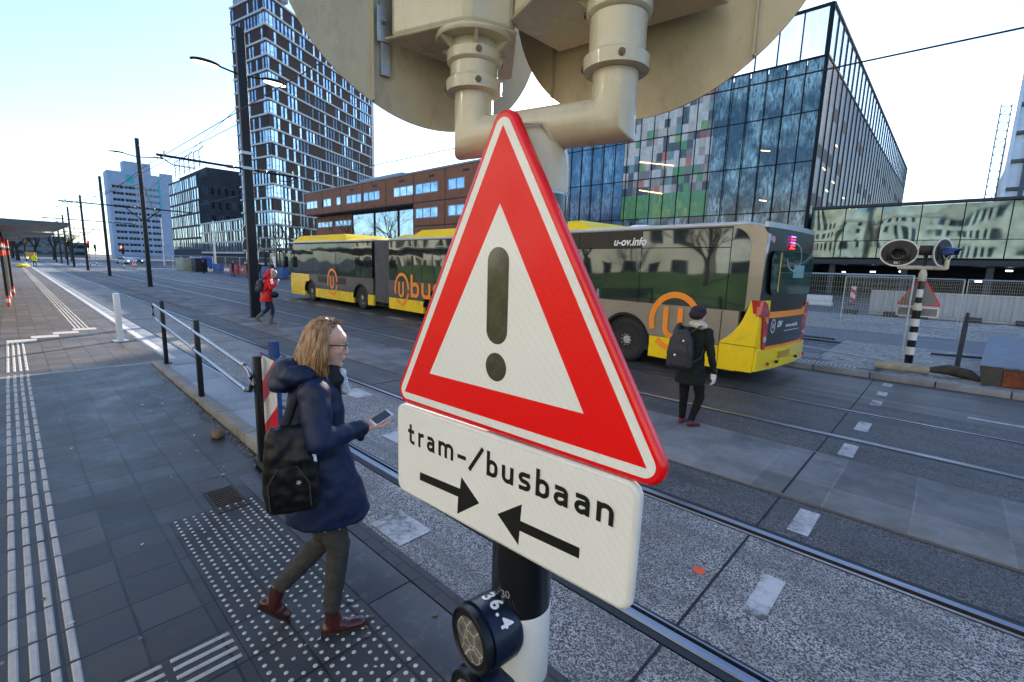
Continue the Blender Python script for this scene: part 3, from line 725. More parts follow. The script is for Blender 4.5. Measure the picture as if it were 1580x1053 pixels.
# small repeater lamps bolted to the pole
LENS = None
def repeater(loc, label, num, rz):
    global LENS
    t = empty('repeater_lamp', loc, rz, label, 'signal lamp', 'small repeater lamps on the pole')
    mb = MB(); mb.lathe((0, 0, 0), [(.060, .013), (.068, .010), (.070, -.004), (.079, -.005), (.079, -.050), (.078, -.075), (.072, -.088)], 48, (0, -1, 0)); 
    bmesh.ops.scale(mb.bm, vec=(1, -1, 1), verts=mb.bm.verts) if False else None
    mb.build('housing', MAT['navy_housing'], t)
    mb = MB(); mb.lathe((0, 0, 0), [(.066, .016), (.071, .020), (.075, .018), (.076, .004), (.070, .002)], 48, (0, -1, 0)); mb.build('bezel', MAT['black_steel'], t)
    if LENS is None:
        m, nt, b = newmat('faceted_lens'); c = coords(nt)
        v = N(nt, 'ShaderNodeTexVoronoi', i_Scale=28.0); v.feature = 'DISTANCE_TO_EDGE'; nt.links.new(c, v.inputs['Vector'])
        nt.links.new(ramp(nt, v.outputs[0], [(0.0, (.55, .50, .42)), (0.035, (.16, .145, .12)), (.5, (.07, .062, .052))]), b.inputs['Base Color'])
        b.inputs['Roughness'].default_value = .18; b.inputs['Coat Weight'].default_value = .8; bump(nt, b, v.outputs[0], .6, .01); LENS = m
    mb = MB(); mb.lathe((0, 0, 0), [(.0655, .0145), (.050, .0165), (.03, .0178), (.0, .0185)], 48, (0, -1, 0)); mb.build('lens', LENS, t)
    if num:
        k = 0
        for ch, ang in zip(num, (98, 76, 60, 43)):
            th = R(ang); rr = .0797
            c0 = Vector((math.cos(th) * rr, .044, math.sin(th) * rr))
            # glyph plane: tangent direction (clockwise around) is reading direction, depth points inwards
            tx = Vector((math.sin(th), 0, -math.cos(th))); nrm = Vector((-math.cos(th), 0, -math.sin(th))); up = Vector((0, 1, 0))
            Tm = Matrix(((tx.x, nrm.x, up.x, c0.x), (tx.y, nrm.y, up.y, c0.y), (tx.z, nrm.z, up.z, c0.z), (0, 0, 0, 1)))
            font_text('digit', ch, .046, Tm, MAT['white_text'], t, offset=.0012)
    return t
repeater((-.712, .668, 1.185), 'upper round dark blue repeater lamp marked 36.4 on the banded pole', '36.4', R(-8))
repeater((-.714, .668, 1.012), 'lower round repeater lamp half cut off by the bottom edge of the photo', None, R(-8))

# ------------------------------------------------------------------ buildings
class Facade:
    """collects windows over several planes, then emits the 100 nearest as parts and the rest as one part"""
    def __init__(s, root): s.root = root; s.W = []
    def win(s, F, u0, u1, z0, z1, d=0.06, fw=0.06, mull=(), trans=(), pane=0, mats=None):
        c = F @ Vector(((u0 + u1) / 2, 0, (z0 + z1) / 2)); s.W.append(((c - Vector((0, 0, 2))).length / max(0.3, math.sqrt((u1 - u0) * (z1 - z0))), F, u0, u1, z0, z1, d, fw, mull, trans, mats))
    def draw(s, mb, w):
        _, F, u0, u1, z0, z1, d, fw, mull, trans, mats = w
        mb.F = s.inv @ F; mb.mi = 0
        for a, b_ in ((u0, u0 + fw), (u1 - fw, u1)): mb.box(a, b_, d - .05, d + .03, z0, z1)
        for a, b_ in ((z0, z0 + fw), (z1 - fw, z1)): mb.box(u0 + fw, u1 - fw, d - .045, d + .03, a, b_)
        for m_ in mull: mb.box(m_ - fw / 2, m_ + fw / 2, d - .04, d + .03, z0 + fw, z1 - fw)
        for m_ in trans: mb.box(u0 + fw, u1 - fw, d - .035, d + .03, m_ - fw / 2, m_ + fw / 2)
        mb.mi = 1; mb.flat([(u0 + fw, z0 + fw), (u1 - fw, z0 + fw), (u1 - fw, z1 - fw), (u0 + fw, z1 - fw)], d)
    def emit(s, limit=100):
        s.inv = Matrix.Translation(-s.root.location)
        s.W.sort(key=lambda w: w[0])
        for w in s.W[:limit]:
            mb = MB(); s.draw(mb, w); mb.build('window', w[10], s.root)
        rest = s.W[limit:]; by = {}
        for w in rest: by.setdefault(id(w[10]), []).append(w)
        if rest:
            mats = []; mb = MB()
            allm = []
            for w in rest:
                for m_ in w[10]:
                    if m_ not in allm: allm.append(m_)
            for w in rest:
                n0 = len(mb.bm.faces); s.draw(mb, w); mb.bm.faces.ensure_lookup_table()
                for f in mb.bm.faces[n0:] if hasattr(mb.bm.faces, '__getitem__') else []:
                    f.material_index = allm.index(w[10][f.material_index])
            tag(mb.build('windows', allm, s.root), kind='stuff')

GF = M('window_frame_grey', (.14, .15, .165), .5, .2, .1)
GFW = M('window_frame_pale', (.48, .49, .50), .5, 0, .1)
SKYGLASS = mat_glass('sky_glass', (.34, .50, .66), .05, .9, .05, .5, .35)
SKYGLASS2 = mat_glass('pale_sky_glass', (.55, .68, .78), .08, .9, .05, .5, .3)
DARKGLASS = mat_glass('dark_glass', (.06, .09, .12), .06, .7, .05, .5, .4)
BROWN = M('dark_brown_brick', (.045, .027, .022), .75, 0, .3, 1.2, 12, .3, spec=.3)
BAND = M('pale_floor_band', (.50, .50, .49), .6, 0, .15, 1.5, 20, .1, dirt=(.36, .35, .34))
rng = random.Random(11)

def tower():
    P = Vector((-110.4, 41.0, 0)); t = empty('apartment_tower', P, 0, 'tall dark brown tower with pale floor bands and scattered upright windows', 'building')
    I = Matrix.Translation(-P)
    FR = frame(P, (-.4968, .8679)); FR = Matrix(((-.4968, -.8679, 0, P.x), (.8679, -.4968, 0, P.y), (0, 0, 1, 0), (0, 0, 0, 1)))  # x along the right face, y into the building
    FL = Matrix(((-.9824, -.1866, 0, P.x), (-.1866, .9824, 0, P.y), (0, 0, 1, 0), (0, 0, 0, 1)))
    fa = Facade(t); FH = 2.88; top = 56.4; z0s = [52.7 - FH * k for k in range(19)]
    wall = MB(I @ FR); LR, LL = 41.7, 13.2
    wall2 = MB(I @ FL)
    # body
    body = MB(I)
    a = FR @ Vector((LR, .8, 0)); b_ = FL @ Vector((LL, .8, 0)); c = FR @ Vector((LR, 0, 0)) + Vector((-.9824, -.1866, 0)) * 10
    c0 = P + (Vector((-.8679, -.4968, 0)) * .5) + Vector((-.1866, .9824, 0)) * .5
    c0 = FR @ Vector((1.2, .8, 0))
    poly = [FR @ Vector((.9, .6, 0)), FR @ Vector((LR - .05, .6, 0)), FR @ Vector((LR - .05, 12, 0)), FL @ Vector((LL - .05, 10, 0)), FL @ Vector((LL - .05, .6, 0)), FL @ Vector((.9, .6, 0))]
    lo = [body.v((p.x, p.y, 0)) for p in poly]; hi = [body.v((p.x, p.y, top)) for p in poly]; body.skin([lo, hi], True, False)
    body.build('core', M('tower_core', (.04, .035, .035), .8), t)
    bands = MB(I)
    for k, zb in enumerate(z0s + [top - .6]):
        for F, L, s_ in ((FR, LR, 1), (FL, LL, -1)):
            bands.F = I @ F; bands.box(-.22 if s_ > 0 else .0, L, -.22, .55, zb - .19, zb + .19)
    bands.build('floor_bands', BAND, t)
    for F, L, W_, seed in ((FR, LR, wall, 1), (FL, LL, wall2, 2)):
        nb = int(L / 1.16); bw = L / nb
        for k, zb in enumerate(z0s):
            zl, zh = zb + .19, zb + FH - .19
            if zh > top: zh = top - .8
            prev = False; i = 0
            dark_zone = k > 5
            while i < nb:
                u0, u1 = i * bw, (i + 1) * bw
                corner = (i < 2 and k % 2 == 1)
                p = .56 if F is FR else .6
                isw = corner or (rng.random() < p)
                if isw:
                    mats = (GF, SKYGLASS2 if (corner or rng.random() < .45) else SKYGLASS)
                    if F is FR and k > 4 and u0 > 4 + (k - 5) * 0.0 and u0 > 12 - 0.3 * k and rng.random() < .85: mats = (GF, DARKGLASS)
                    w = bw * (1.0 if corner else .74)
                    if not corner: W_.box(u0 + w, u1, .0, .5, zl, zh)
                    fa.win(F, u0, u0 + w, zl, zh, .12, .07, (), (zl + .9,) if rng.random() < .5 else (), mats=mats)
                else: W_.box(u0, u1, .0, .5, zl, zh)
                i += 1
    wall.build('wall', BROWN, t); wall2.build('wall', BROWN, t)
    mb = MB(I @ FR); mb.box(LR, LR + 1.3, -.1, 12, 0, top - 2.0); mb.build('end_wall', M('pale_render', (.62, .60, .57), .7, 0, .1, 1, 10), t)
    mb = MB(I @ FL); mb.box(1.0, LL - .8, .3, 6, top, top + 3.4); mb.build('roof_housing', M('roof_housing_grey', (.28, .30, .33), .6), t)
    fa.emit()
tower()

def orange_building():
    P = Vector((-92.4, 40.0, 0)); t = empty('brick_office', P, 0, 'long low orange brown panelled building with blue strip windows behind the bus', 'building')
    I = Matrix.Translation(-P); F0 = Matrix.Translation((0, 40.0, 0)); F1 = Matrix.Translation((0, 42.0, 0))
    fa = Facade(t)
    BR = M('orange_brick', (.235, .095, .050), .8, 0, .22, .8, 30, .3, dirt=(.15, .06, .035))
    SM = M('panel_seam', (.035, .03, .03), .8)
    wall = MB(I @ F0); seam = MB(I @ F0)
    FG = M('blue_grey_frame', (.22, .29, .37), .5)
    x0, x1 = -92.4, -43.3
    def row(mb, F, a, b_, z0, z1, wz0, wz1, wins, nsub, th=.4):
        mb.F = I @ F
        mb.box(a, b_, 0, th, z0, wz0); mb.box(a, b_, 0, th, wz1, z1)
        e = a
        for (u0, u1) in wins:
            mb.box(e, u0, 0, th, wz0, wz1); e = u1
            n = max(1, round((u1 - u0) / nsub)); fa.win(F, u0, u1, wz0, wz1, .12, .13, [u0 + (u1 - u0) * k / n for k in range(1, n)], (), mats=(FG, SKYGLASS2 if rng.random() < .5 else SKYGLASS))
        mb.box(e, b_, 0, th, wz0, wz1)
    up = [(-92.1, -87.4), (-85.5, -82.0), (-80.2, -78.5), (-76.6, -71.55), (-71.0, -66.0), (-62.3, -57.2), (-56.8, -51.6), (-49.6, -46.2), ]
    row(wall, F0, x0, x1, 10.45, 14.35, 11.5, 12.95, up, 1.75)
    row(wall, F0, -57.1, x1, 7.25, 10.3, 8.2, 9.65, [(-56.8, -51.6), (-49.6, -46.2), ], 1.75)
    row(wall, F0, -57.1, x1, 3.9, 7.1, 4.9, 6.3, [(-56.8, -51.6), (-49.6, -46.2), ], 1.75)
    row(wall, F1, -92.4, -78.3, 6.5, 10.2, 8.2, 9.3, [(-92.1, -85.8), (-84.9, -78.7)], 1.55)
    row(wall, F1, -92.4, -78.3, 3.2, 6.4, 4.4, 5.6, [(-92.1, -85.8), (-84.9, -78.7)], 1.55)
    wall.F = I @ F0; wall.box(-57.1, x1, 0, .4, 0, 3.8); wall.F = I @ F1; wall.box(-92.4, -59.8, 0, .4, 0, 3.1)
    wall.build('wall', BR, t)
    core = MB(I); core.box(-92.3, x1 - .1, 42.5, 48.5, 0, 14.2); core.box(-57.0, x1 - .1, 40.45, 42.4, 0, 14.2); core.box(-92.3, -57.2, 40.45, 42.4, 10.5, 14.2)
    core.build('core', M('brick_core', (.12, .06, .04), .8), t)
    for xj in [-92.4 + 7.06 * k for k in range(1, 8)]: seam.box(xj - .07, xj + .07, -.02, .1, 10.5 if xj < -57.5 else 3.9, 14.3)
    seam.box(-57.1, x1, -.015, .1, 10.3, 10.45); seam.box(-57.1, x1, -.015, .1, 7.12, 7.24)
    seam.build('panel_joints', SM, t)
    mb = MB(I); mb.box(x0 - .1, x1 + .1, 39.9, 48.6, 14.36, 14.6); mb.build('roof_edge', M('roof_edge_grey', (.20, .22, .25), .6), t)
    mb = MB(I); mb.box(x0, -57.1, 40.02, 42.6, 10.32, 10.44); mb.build('soffit', M('dark_soffit', (.045, .045, .05), .7), t)
    mb = MB(I); mb.box(-79, -66, 44, 50, 14.6, 16.2); mb.build('plant_room', M('plant_room_grey', (.25, .33, .42), .6), t)
    vm = M('dark_vent', (.03, .03, .03), .7)
    for xv in (-75, -68, -60.6, -53.5, -46.5):
        mb = MB(I); mb.box(xv, xv + 1.2, 39.97, 40.1, 13.5, 13.8); mb.build('wall_vent', vm, t)
    # glass wall in the recess: three tall bays
    GW = mat_glass('glass_wall', (.50, .62, .70), .04, .92, .08, .35, .2)
    for a, b_ in ((-78.2, -71.1), (-70.9, -64.1), (-63.9, -59.9)): fa.win(F1, a, b_, 3.0, 10.2, .08, .16, (), (), mats=(SM, GW))
    mb = MB(I); mb.box(-59.8, -57.15, 41.9, 42.3, 3, 10.2); mb.build('pier', BR, t)
    fa.emit()
orange_building()

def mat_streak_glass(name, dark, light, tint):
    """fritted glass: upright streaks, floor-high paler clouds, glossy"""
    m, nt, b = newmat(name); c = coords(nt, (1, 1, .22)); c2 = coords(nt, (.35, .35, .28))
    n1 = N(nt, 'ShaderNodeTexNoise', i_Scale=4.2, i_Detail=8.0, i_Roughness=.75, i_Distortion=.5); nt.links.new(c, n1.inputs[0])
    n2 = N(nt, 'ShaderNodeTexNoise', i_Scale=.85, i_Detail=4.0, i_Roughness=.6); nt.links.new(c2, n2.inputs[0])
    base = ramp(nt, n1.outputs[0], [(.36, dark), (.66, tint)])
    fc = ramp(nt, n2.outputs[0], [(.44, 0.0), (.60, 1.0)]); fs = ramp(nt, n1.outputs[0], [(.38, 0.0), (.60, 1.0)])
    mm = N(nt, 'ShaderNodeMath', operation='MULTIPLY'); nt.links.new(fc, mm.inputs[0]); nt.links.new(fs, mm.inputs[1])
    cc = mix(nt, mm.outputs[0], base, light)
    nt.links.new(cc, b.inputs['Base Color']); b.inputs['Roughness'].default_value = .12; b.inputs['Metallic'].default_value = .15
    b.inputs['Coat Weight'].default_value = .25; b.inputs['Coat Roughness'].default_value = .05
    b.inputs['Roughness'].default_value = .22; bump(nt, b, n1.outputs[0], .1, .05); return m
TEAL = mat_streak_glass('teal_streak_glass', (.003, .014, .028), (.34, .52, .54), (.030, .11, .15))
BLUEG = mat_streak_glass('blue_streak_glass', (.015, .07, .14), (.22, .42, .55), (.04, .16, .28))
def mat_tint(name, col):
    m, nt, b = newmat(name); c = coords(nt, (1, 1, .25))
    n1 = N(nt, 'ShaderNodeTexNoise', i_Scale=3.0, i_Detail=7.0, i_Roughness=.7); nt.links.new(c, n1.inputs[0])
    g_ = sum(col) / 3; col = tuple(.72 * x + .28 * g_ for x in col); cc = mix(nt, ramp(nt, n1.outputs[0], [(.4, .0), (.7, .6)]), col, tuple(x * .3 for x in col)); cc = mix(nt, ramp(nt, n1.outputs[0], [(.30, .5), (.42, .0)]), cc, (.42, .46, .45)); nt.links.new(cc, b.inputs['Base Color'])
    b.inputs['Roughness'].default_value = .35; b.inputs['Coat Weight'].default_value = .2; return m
MULL = M('dark_mullion', (.006, .009, .013), .6, 0, .2, spec=.2)

def green_building():
    P = Vector((-46.5, 60.0, 0)); t = empty('glass_office', P, 0, 'large dark teal streaked glass office block with a patchwork of coloured panels', 'building')
    I = Matrix.Translation(-P); F = Matrix.Translation((0, 60.0, 0))
    X0, X1, TOP, PAR = -46.5, -12.5, 29.4, 24.5
    core = MB(I); core.box(X0 + .1, X1 - .3, 60.45, 125, 0, PAR - .4); core.build('core', M('office_core', (.02, .025, .03), .8), t)
    floors = [0, 3.4, 8.9, 14.1, 19.2, PAR]
    # street face panes between mullions
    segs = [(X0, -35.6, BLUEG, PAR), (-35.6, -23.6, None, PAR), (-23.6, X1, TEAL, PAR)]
    pn = 0
    for a, b_, mat, zt in segs:
        n = round((b_ - a) / 1.85); w = (b_ - a) / n
        for f0, f1 in zip(floors[1:], floors[2:]):
            f1c = min(f1, zt)
            if f1c <= f0: continue
            for k in range(n):
                if mat is None: continue
                mb = MB(I @ F); dd = rng.uniform(-.012, .012)
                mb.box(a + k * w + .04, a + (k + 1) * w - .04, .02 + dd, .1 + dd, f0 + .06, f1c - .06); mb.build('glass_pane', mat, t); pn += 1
    # patchwork zone: reflection of an opposite facade painted as coloured cells
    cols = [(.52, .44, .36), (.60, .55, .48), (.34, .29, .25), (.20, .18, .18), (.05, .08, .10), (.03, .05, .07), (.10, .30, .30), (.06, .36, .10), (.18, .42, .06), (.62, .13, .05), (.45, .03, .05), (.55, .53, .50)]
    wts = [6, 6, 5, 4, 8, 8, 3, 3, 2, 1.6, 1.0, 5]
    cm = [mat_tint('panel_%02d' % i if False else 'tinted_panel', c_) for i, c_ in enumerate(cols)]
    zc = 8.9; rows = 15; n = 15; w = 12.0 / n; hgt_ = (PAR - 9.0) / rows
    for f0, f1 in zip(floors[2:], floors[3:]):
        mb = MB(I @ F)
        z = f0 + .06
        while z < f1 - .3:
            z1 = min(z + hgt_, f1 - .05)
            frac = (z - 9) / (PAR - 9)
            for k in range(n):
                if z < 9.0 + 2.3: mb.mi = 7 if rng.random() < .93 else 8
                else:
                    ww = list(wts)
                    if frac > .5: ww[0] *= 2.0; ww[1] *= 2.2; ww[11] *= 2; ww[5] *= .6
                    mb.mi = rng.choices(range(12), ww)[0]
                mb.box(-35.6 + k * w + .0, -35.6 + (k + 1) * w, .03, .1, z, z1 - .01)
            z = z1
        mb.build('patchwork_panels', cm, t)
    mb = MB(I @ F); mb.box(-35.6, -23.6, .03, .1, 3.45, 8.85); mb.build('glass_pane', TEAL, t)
    mb = MB(I @ F)
    for z in floors[1:5]: mb.box(X0, X1, -.05, .05, z - .05, z + .05)
    mb.box(X0, X1, -.06, .1, PAR - .1, PAR + .12)
    n = round((X1 - X0) / 1.85); w = (X1 - X0) / n
    for k in range(n + 1):
        if X0 + k * w < -35.5: mb.box(X0 + k * w - .05, X0 + k * w + .05, -.07, .06, 3.4, PAR)
        else: mb.box(X0 + k * w - .04, X0 + k * w + .04, -.065, .06, 3.4, PAR)
    mb.box(X1 - .25, X1, -.1, .3, 0, TOP); mb.build('mullions', MULL, t)
    # glass screen above the roof: street face and right face
    gm, nt, b = newmat('clear_screen_glass'); b.inputs['Base Color'].default_value = (.75, .83, .88, 1); b.inputs['Roughness'].default_value = .05
    tr = nt.nodes.new('ShaderNodeBsdfTransparent'); tr.inputs[0].default_value = (.86, .90, .93, 1); ms = nt.nodes.new('ShaderNodeMixShader')
    cc = coords(nt, (1, 1, .15)); n1 = N(nt, 'ShaderNodeTexNoise', i_Scale=1.5, i_Detail=8.0); nt.links.new(cc, n1.inputs[0])
    nt.links.new(ramp(nt, n1.outputs[0], [(.3, .88), (.75, .55)]), ms.inputs[0]); nt.links.new(b.outputs[0], ms.inputs[1]); nt.links.new(tr.outputs[0], ms.inputs[2]); nt.links.new(ms.outputs[0], nt.nodes['Material Output'].inputs[0])
    n = 10; w = (X1 - .3 + 35.5) / n
    for k in range(n):
        mb = MB(I @ F); mb.box(-35.5 + k * w + .06, -35.5 + (k + 1) * w - .06, 0, .04, PAR + .2, TOP - .2); mb.build('screen_pane', gm, t)
    mb = MB(I @ F)
    for k in range(n + 1): mb.box(-35.5 + k * w - .06, -35.5 + k * w + .06, -.05, .12, PAR + .12, TOP)
    mb.box(-35.6, X1, -.08, .15, TOP - .15, TOP + .15)
    mb.build('screen_frame', MULL, t)
    # right face, running away from the street
    FR = Matrix(((0, -1, 0, X1), (1, 0, 0, 60.0), (0, 0, 1, 0), (0, 0, 0, 1)))
    RW = mat_streak_glass('brown_reflecting_glass', (.008, .007, .008), (.16, .15, .14), (.035, .03, .03)); rb_ = RW.node_tree.nodes['Principled BSDF']; rb_.inputs['Coat Weight'].default_value = 0; rb_.inputs['Metallic'].default_value = 0; rb_.inputs['Specular IOR Level'].default_value = .12; rb_.inputs['Roughness'].default_value = .35
    nn = 34; L = 100.0; w = L / nn
    for k in range(nn):
        mb = MB(I @ FR)
        mb.mi = 0; mb.box(k * w + .05, (k + 1) * w - .05, .0, .08, 3.4, PAR)
        mb.mi = 1
        for zz in (10.9, 16.0, 21.0):
            if rng.random() < (.85 if zz < 12 else .5): mb.box(k * w + .3, (k + 1) * w - .3, -.006, .0, zz - 1.6 + .2, zz)
        mb.build('side_pane', (RW, M('pale_blind', (.20, .185, .165), .8, spec=.1) if k == 0 else bpy.data.materials['pale_blind']), t)
        mb = MB(I @ FR); mb.box(k * w + .06, (k + 1) * w - .06, 0, .04, PAR + .2, TOP - .2); mb.build('screen_pane', gm, t)
    mb = MB(I @ FR)
    for k in range(nn + 1): mb.box(k * w - .07, k * w + .07, -.1, .12, 3.4, TOP)
    mb.box(.1, L, -.11, .15, TOP - .15, TOP + .15); mb.box(.1, L, -.09, .1, PAR - .1, PAR + .12)
    mb.build('mullions', MULL, t)
    lampm = emit('warm_ceiling_lamp', (1, .62, .28), 1.6)
    for (u, z) in ((4, 13.9), (7, 11.9), (10, 13.3), (13, 9.8), (18, 12.4), (24, 11.6), (3, 7.5), (30, 12.2), (9, 17.4), (25, 8.4)):
        mb = MB(I @ FR); mb.box(u, u + 1.4, -.03, -.012, z, z + .16); mb.build('ceiling_lamp', lampm, t)
    for (u, z, l) in ((-33.2, 16.4, 5), (-33, 12.7, 3.5), (-18, 15.8, 1.0), (-17.6, 10.3, .8)):
        mb = MB(I @ F); n_ = 8
        mb.box(u, u + l, -.02, .0, z, z + .1, T=Matrix.Translation((u, 0, z)) @ Matrix.Rotation(R(12), 4, 'Y') @ Matrix.Translation((-u, 0, -z))); mb.build('ceiling_lamp', lampm, t)
green_building()

def low_glass():
    P = Vector((-12.2, 60.0, 0)); t = empty('glass_bus_station', P, 0, 'low wavy mirror glass building with a dark open ground floor', 'building')
    I = Matrix.Translation(-P); F = Matrix.Translation((0, 60.0, 0))
    LG = mat_glass('wavy_mirror_glass', (.10, .15, .16), .035, .93, .16, .18, .3, dist=.6)
    x = -12.1; k = 0; w = 3.0
    while x < 40:
        for z0, z1 in ((3.9, 5.6), (5.6, 8.9)):
            mb = MB(I @ F)
            # slightly bowed pane
            nseg = 8; A = []
            for i in range(nseg + 1):
                u = x + .04 + (w - .08) * i / nseg; dd = .02 + .035 * math.sin(math.pi * i / nseg) * (1 if k % 2 else -.6)
                A.append([mb.v((u, dd, z0 + .03)), mb.v((u, dd + rng.uniform(-.004, .004), (z0 + z1) / 2)), mb.v((u, dd, z1 - .03))])
            for i in range(nseg):
                for j in range(2):
                    f = mb.bm.faces.new((A[i][j], A[i + 1][j], A[i + 1][j + 1], A[i][j + 1])); f.smooth = True
            mb.build('glass_pane', LG, t)
        x += w; k += 1
    mb = MB(I @ F)
    for i in range(k + 1): mb.box(-12.1 + w * i - .04, -12.1 + w * i + .04, -.04, .1, 3.6, 9.0)
    mb.box(-12.1, 40, -.03, .05, 5.57, 5.63); mb.build('mullions', MULL, t)
    mb = MB(I @ F); mb.box(-12.15, 40, -.25, .6, 8.95, 9.2); mb.box(-12.1, 40, -.3, 10, 3.25, 3.75); mb.build('fascia', M('dark_fascia', (.025, .028, .032), .5), t)
    mb = MB(I @ F); mb.box(-12.0, 40, .3, 14, 3.8, 8.9); mb.box(-46, 40, 11, 11.4, 0, 3.3); mb.build('core', M('dark_interior', (.012, .014, .018), .8), t)
    colm = M('dark_column', (.05, .055, .06), .6)
    for xx in range(-10, 40, 6):
        mb = MB(I @ F); mb.box(xx, xx + .5, .5, 1.0, 0, 3.25); mb.build('column', colm, t)
    lm = emit('station_lamp', (.85, .95, 1), 3.0)
    for xx, zz in ((-7.0, 2.5), (-4.5, 2.6), (-9.6, 2.4), (3.5, 2.9), (5.2, 2.9), (8, 2.7), (1.5, 1.8)):
        mb = MB(I @ F); mb.box(xx, xx + rng.uniform(.25, .6), 6, 6.1, zz, zz + .12); mb.build('ceiling_lamp', lm, t)
low_glass()

def white_block():
    P = Vector((-300, 36, 0)); t = empty('white_slab_block', P, 0, 'distant pale grey slab block with even rows of dark strip windows', 'building')
    I = Matrix.Translation(-P); F = Matrix(((0, -1, 0, -300), (1, 0, 0, 0), (0, 0, 1, 0), (0, 0, 0, 1)))
    WW = M('pale_blue_render', (.30, .37, .48), .7, 0, .12, .3, 4, .1, dirt=(.25, .31, .40))
    fa = Facade(t); wall = MB(I @ F)
    wall.box(36, 62, .5, 12, 0, 41.5); wall.box(42.7, 53.5, 2, 10, 41.5, 47)
    wall.box(56.5, 62, 0, .5, 0, 43); wall.box(36, 37.0, 0, .5, 0, 41.5)
    FH = 3.05; z = 33.2
    wall.box(37, 56.5, 0, .5, 35.0, 41.5)
    mats = (GFW, DARKGLASS)
    while z > 1:
        wall.box(37, 56.5, 0, .5, z - FH + 1.5, z) if False else None
        z -= FH
    k = 0; z = 35.0
    while z > 2:
        wl, wh = z - 1.45, z - .05
        wall.box(37, 56.5, 0, .5, z - FH, wl)
        wall.box(37, 56.5, 0, .5, wh, z)
        u = 37.0; 
        for a in (37.4, 42.1, 46.9, 51.7):
            wall.box(u, a, 0, .5, wl, wh); fa.win(F, a, a + 4.4, wl, wh, .25, .1, (a + 1.5, a + 2.9), (), mats=mats); u = a + 4.4
        wall.box(u, 56.5, 0, .5, wl, wh); z -= FH; k += 1
    wall.build('wall', WW, t)
    TQ = M('turquoise_panel', (.05, .38, .42), .5)
    mb = MB(I @ F); mb.box(43, 46, -.05, .0, 36.5, 40.5); mb.build('turquoise_panel', TQ, t)
    mb = MB(I @ F); mb.box(55.6, 56.4, -.05, .0, 24, 39); mb.build('turquoise_panel', TQ, t)
    fa.emit()
white_block()

def dark_block():
    P = Vector((-223, 45, 0)); t = empty('dark_glass_block', P, 0, 'dark stepped block with narrow bright upright windows and hoops on its roof', 'building')
    I = Matrix.Translation(-P); F = Matrix.Translation((0, 45.0, 0)); fa = Facade(t)
    DW = M('dark_cladding', (.055, .060, .070), .9, 0, .25, .4, 6, .1, spec=.1)
    wall = MB(I @ F); wall.box(-225, -184, .4, 16, 0, 27.2); wall.box(-222, -186, 3, 16, 27.2, 31.5); wall.box(-200, -172, 18, 40, 0, 33)
    z = 4.5
    while z < 26:
        wall.box(-225, -184, 0, .4, z + 3.5, z + 4.1)
        u = -224.6
        while u < -185.5:
            w = rng.choice((1.3, 1.9)); g = rng.choice((.5, .8, 1.4)); fa.win(F, u, u + w, z, z + 3.5, .02, .07, mats=(GF, rng.choice((SKYGLASS2, SKYGLASS2, SKYGLASS, DARKGLASS)))); wall.box(u + w, u + w + g, 0, .4, z, z + 3.5); u += w + g
        z += 4.1
    wall.box(-225, -184, 0, .4, 0, 4.4)
    FR = Matrix(((0, -1, 0, -184.0), (1, 0, 0, 45.0), (0, 0, 1, 0), (0, 0, 0, 1)))
    for zz in (16, 20.5, 25):
        for k in range(7): fa.win(FR, 1 + k * 2.1, 2.4 + k * 2.1, zz - 2.6, zz, -.05, .07, mats=(GF, rng.choice((DARKGLASS, DARKGLASS, SKYGLASS))))
    wall.build('wall', DW, t)
    OL = mat_tint('olive_panel', (.20, .19, .10))
    FB = Matrix.Translation((0, 63.0, 0))
    for k in range(6): fa.win(FB, -199 + 4.2 * k, -196.4 + 4.2 * k, 22, 30, -.05, .1, mats=(GF, rng.choice((OL, DARKGLASS))))
    fa.emit()
    hm = M('roof_hoop_steel', (.10, .11, .12), .5, .5)
    for k in range(6):
        xx = -222 + 6.6 * k; mb = MB(I)
        mb.tube([(xx, 47, 31.4), (xx, 47, 36.3), (xx + .4, 47, 37.1), (xx + 5.2, 47, 37.6 if k % 2 else 37.2)], .16, 6); mb.build('roof_hoop', hm, t)
    mb = MB(I)
    for zz in (32.4, 33.6, 34.8): mb.cyl((-222, 46.9, zz), (-187, 46.9, zz), .07, n=6)
    mb.build('roof_rail', hm, t)
dark_block()
def low_wing():
    P = Vector((-184, 45, 0)); t = empty('banded_wing', P, 0, 'low dark wing with pale floor bands between the tower and the stepped block', 'building')
    I = Matrix.Translation(-P); F = Matrix.Translation((0, 44.6, 0)); fa = Facade(t)
    wall = MB(I @ F); wall.box(-183.8, -128, .5, 14, 0, 12.2); bands = MB(I @ F)
    for z in (3.4, 6.5, 9.6, 12.5): bands.box(-183.9, -128, -.2, .5, z - .22, z + .22)
    for z in (3.62, 6.72, 9.82):
        u = -183.5
        while u < -129.5:
            w = rng.choice((1.0, 1.3, 1.6)); g = rng.choice((.5, .9, 1.5)); fa.win(F, u, u + w, z, z + 2.66, .04, .07, mats=(GF, rng.choice((SKYGLASS2, SKYGLASS, DARKGLASS)))); wall.box(u + w, u + w + g, 0, .5, z, z + 2.66); u += w + g
    wall.build('wall', BROWN, t); bands.build('floor_bands', BAND, t); fa.emit()
low_wing()

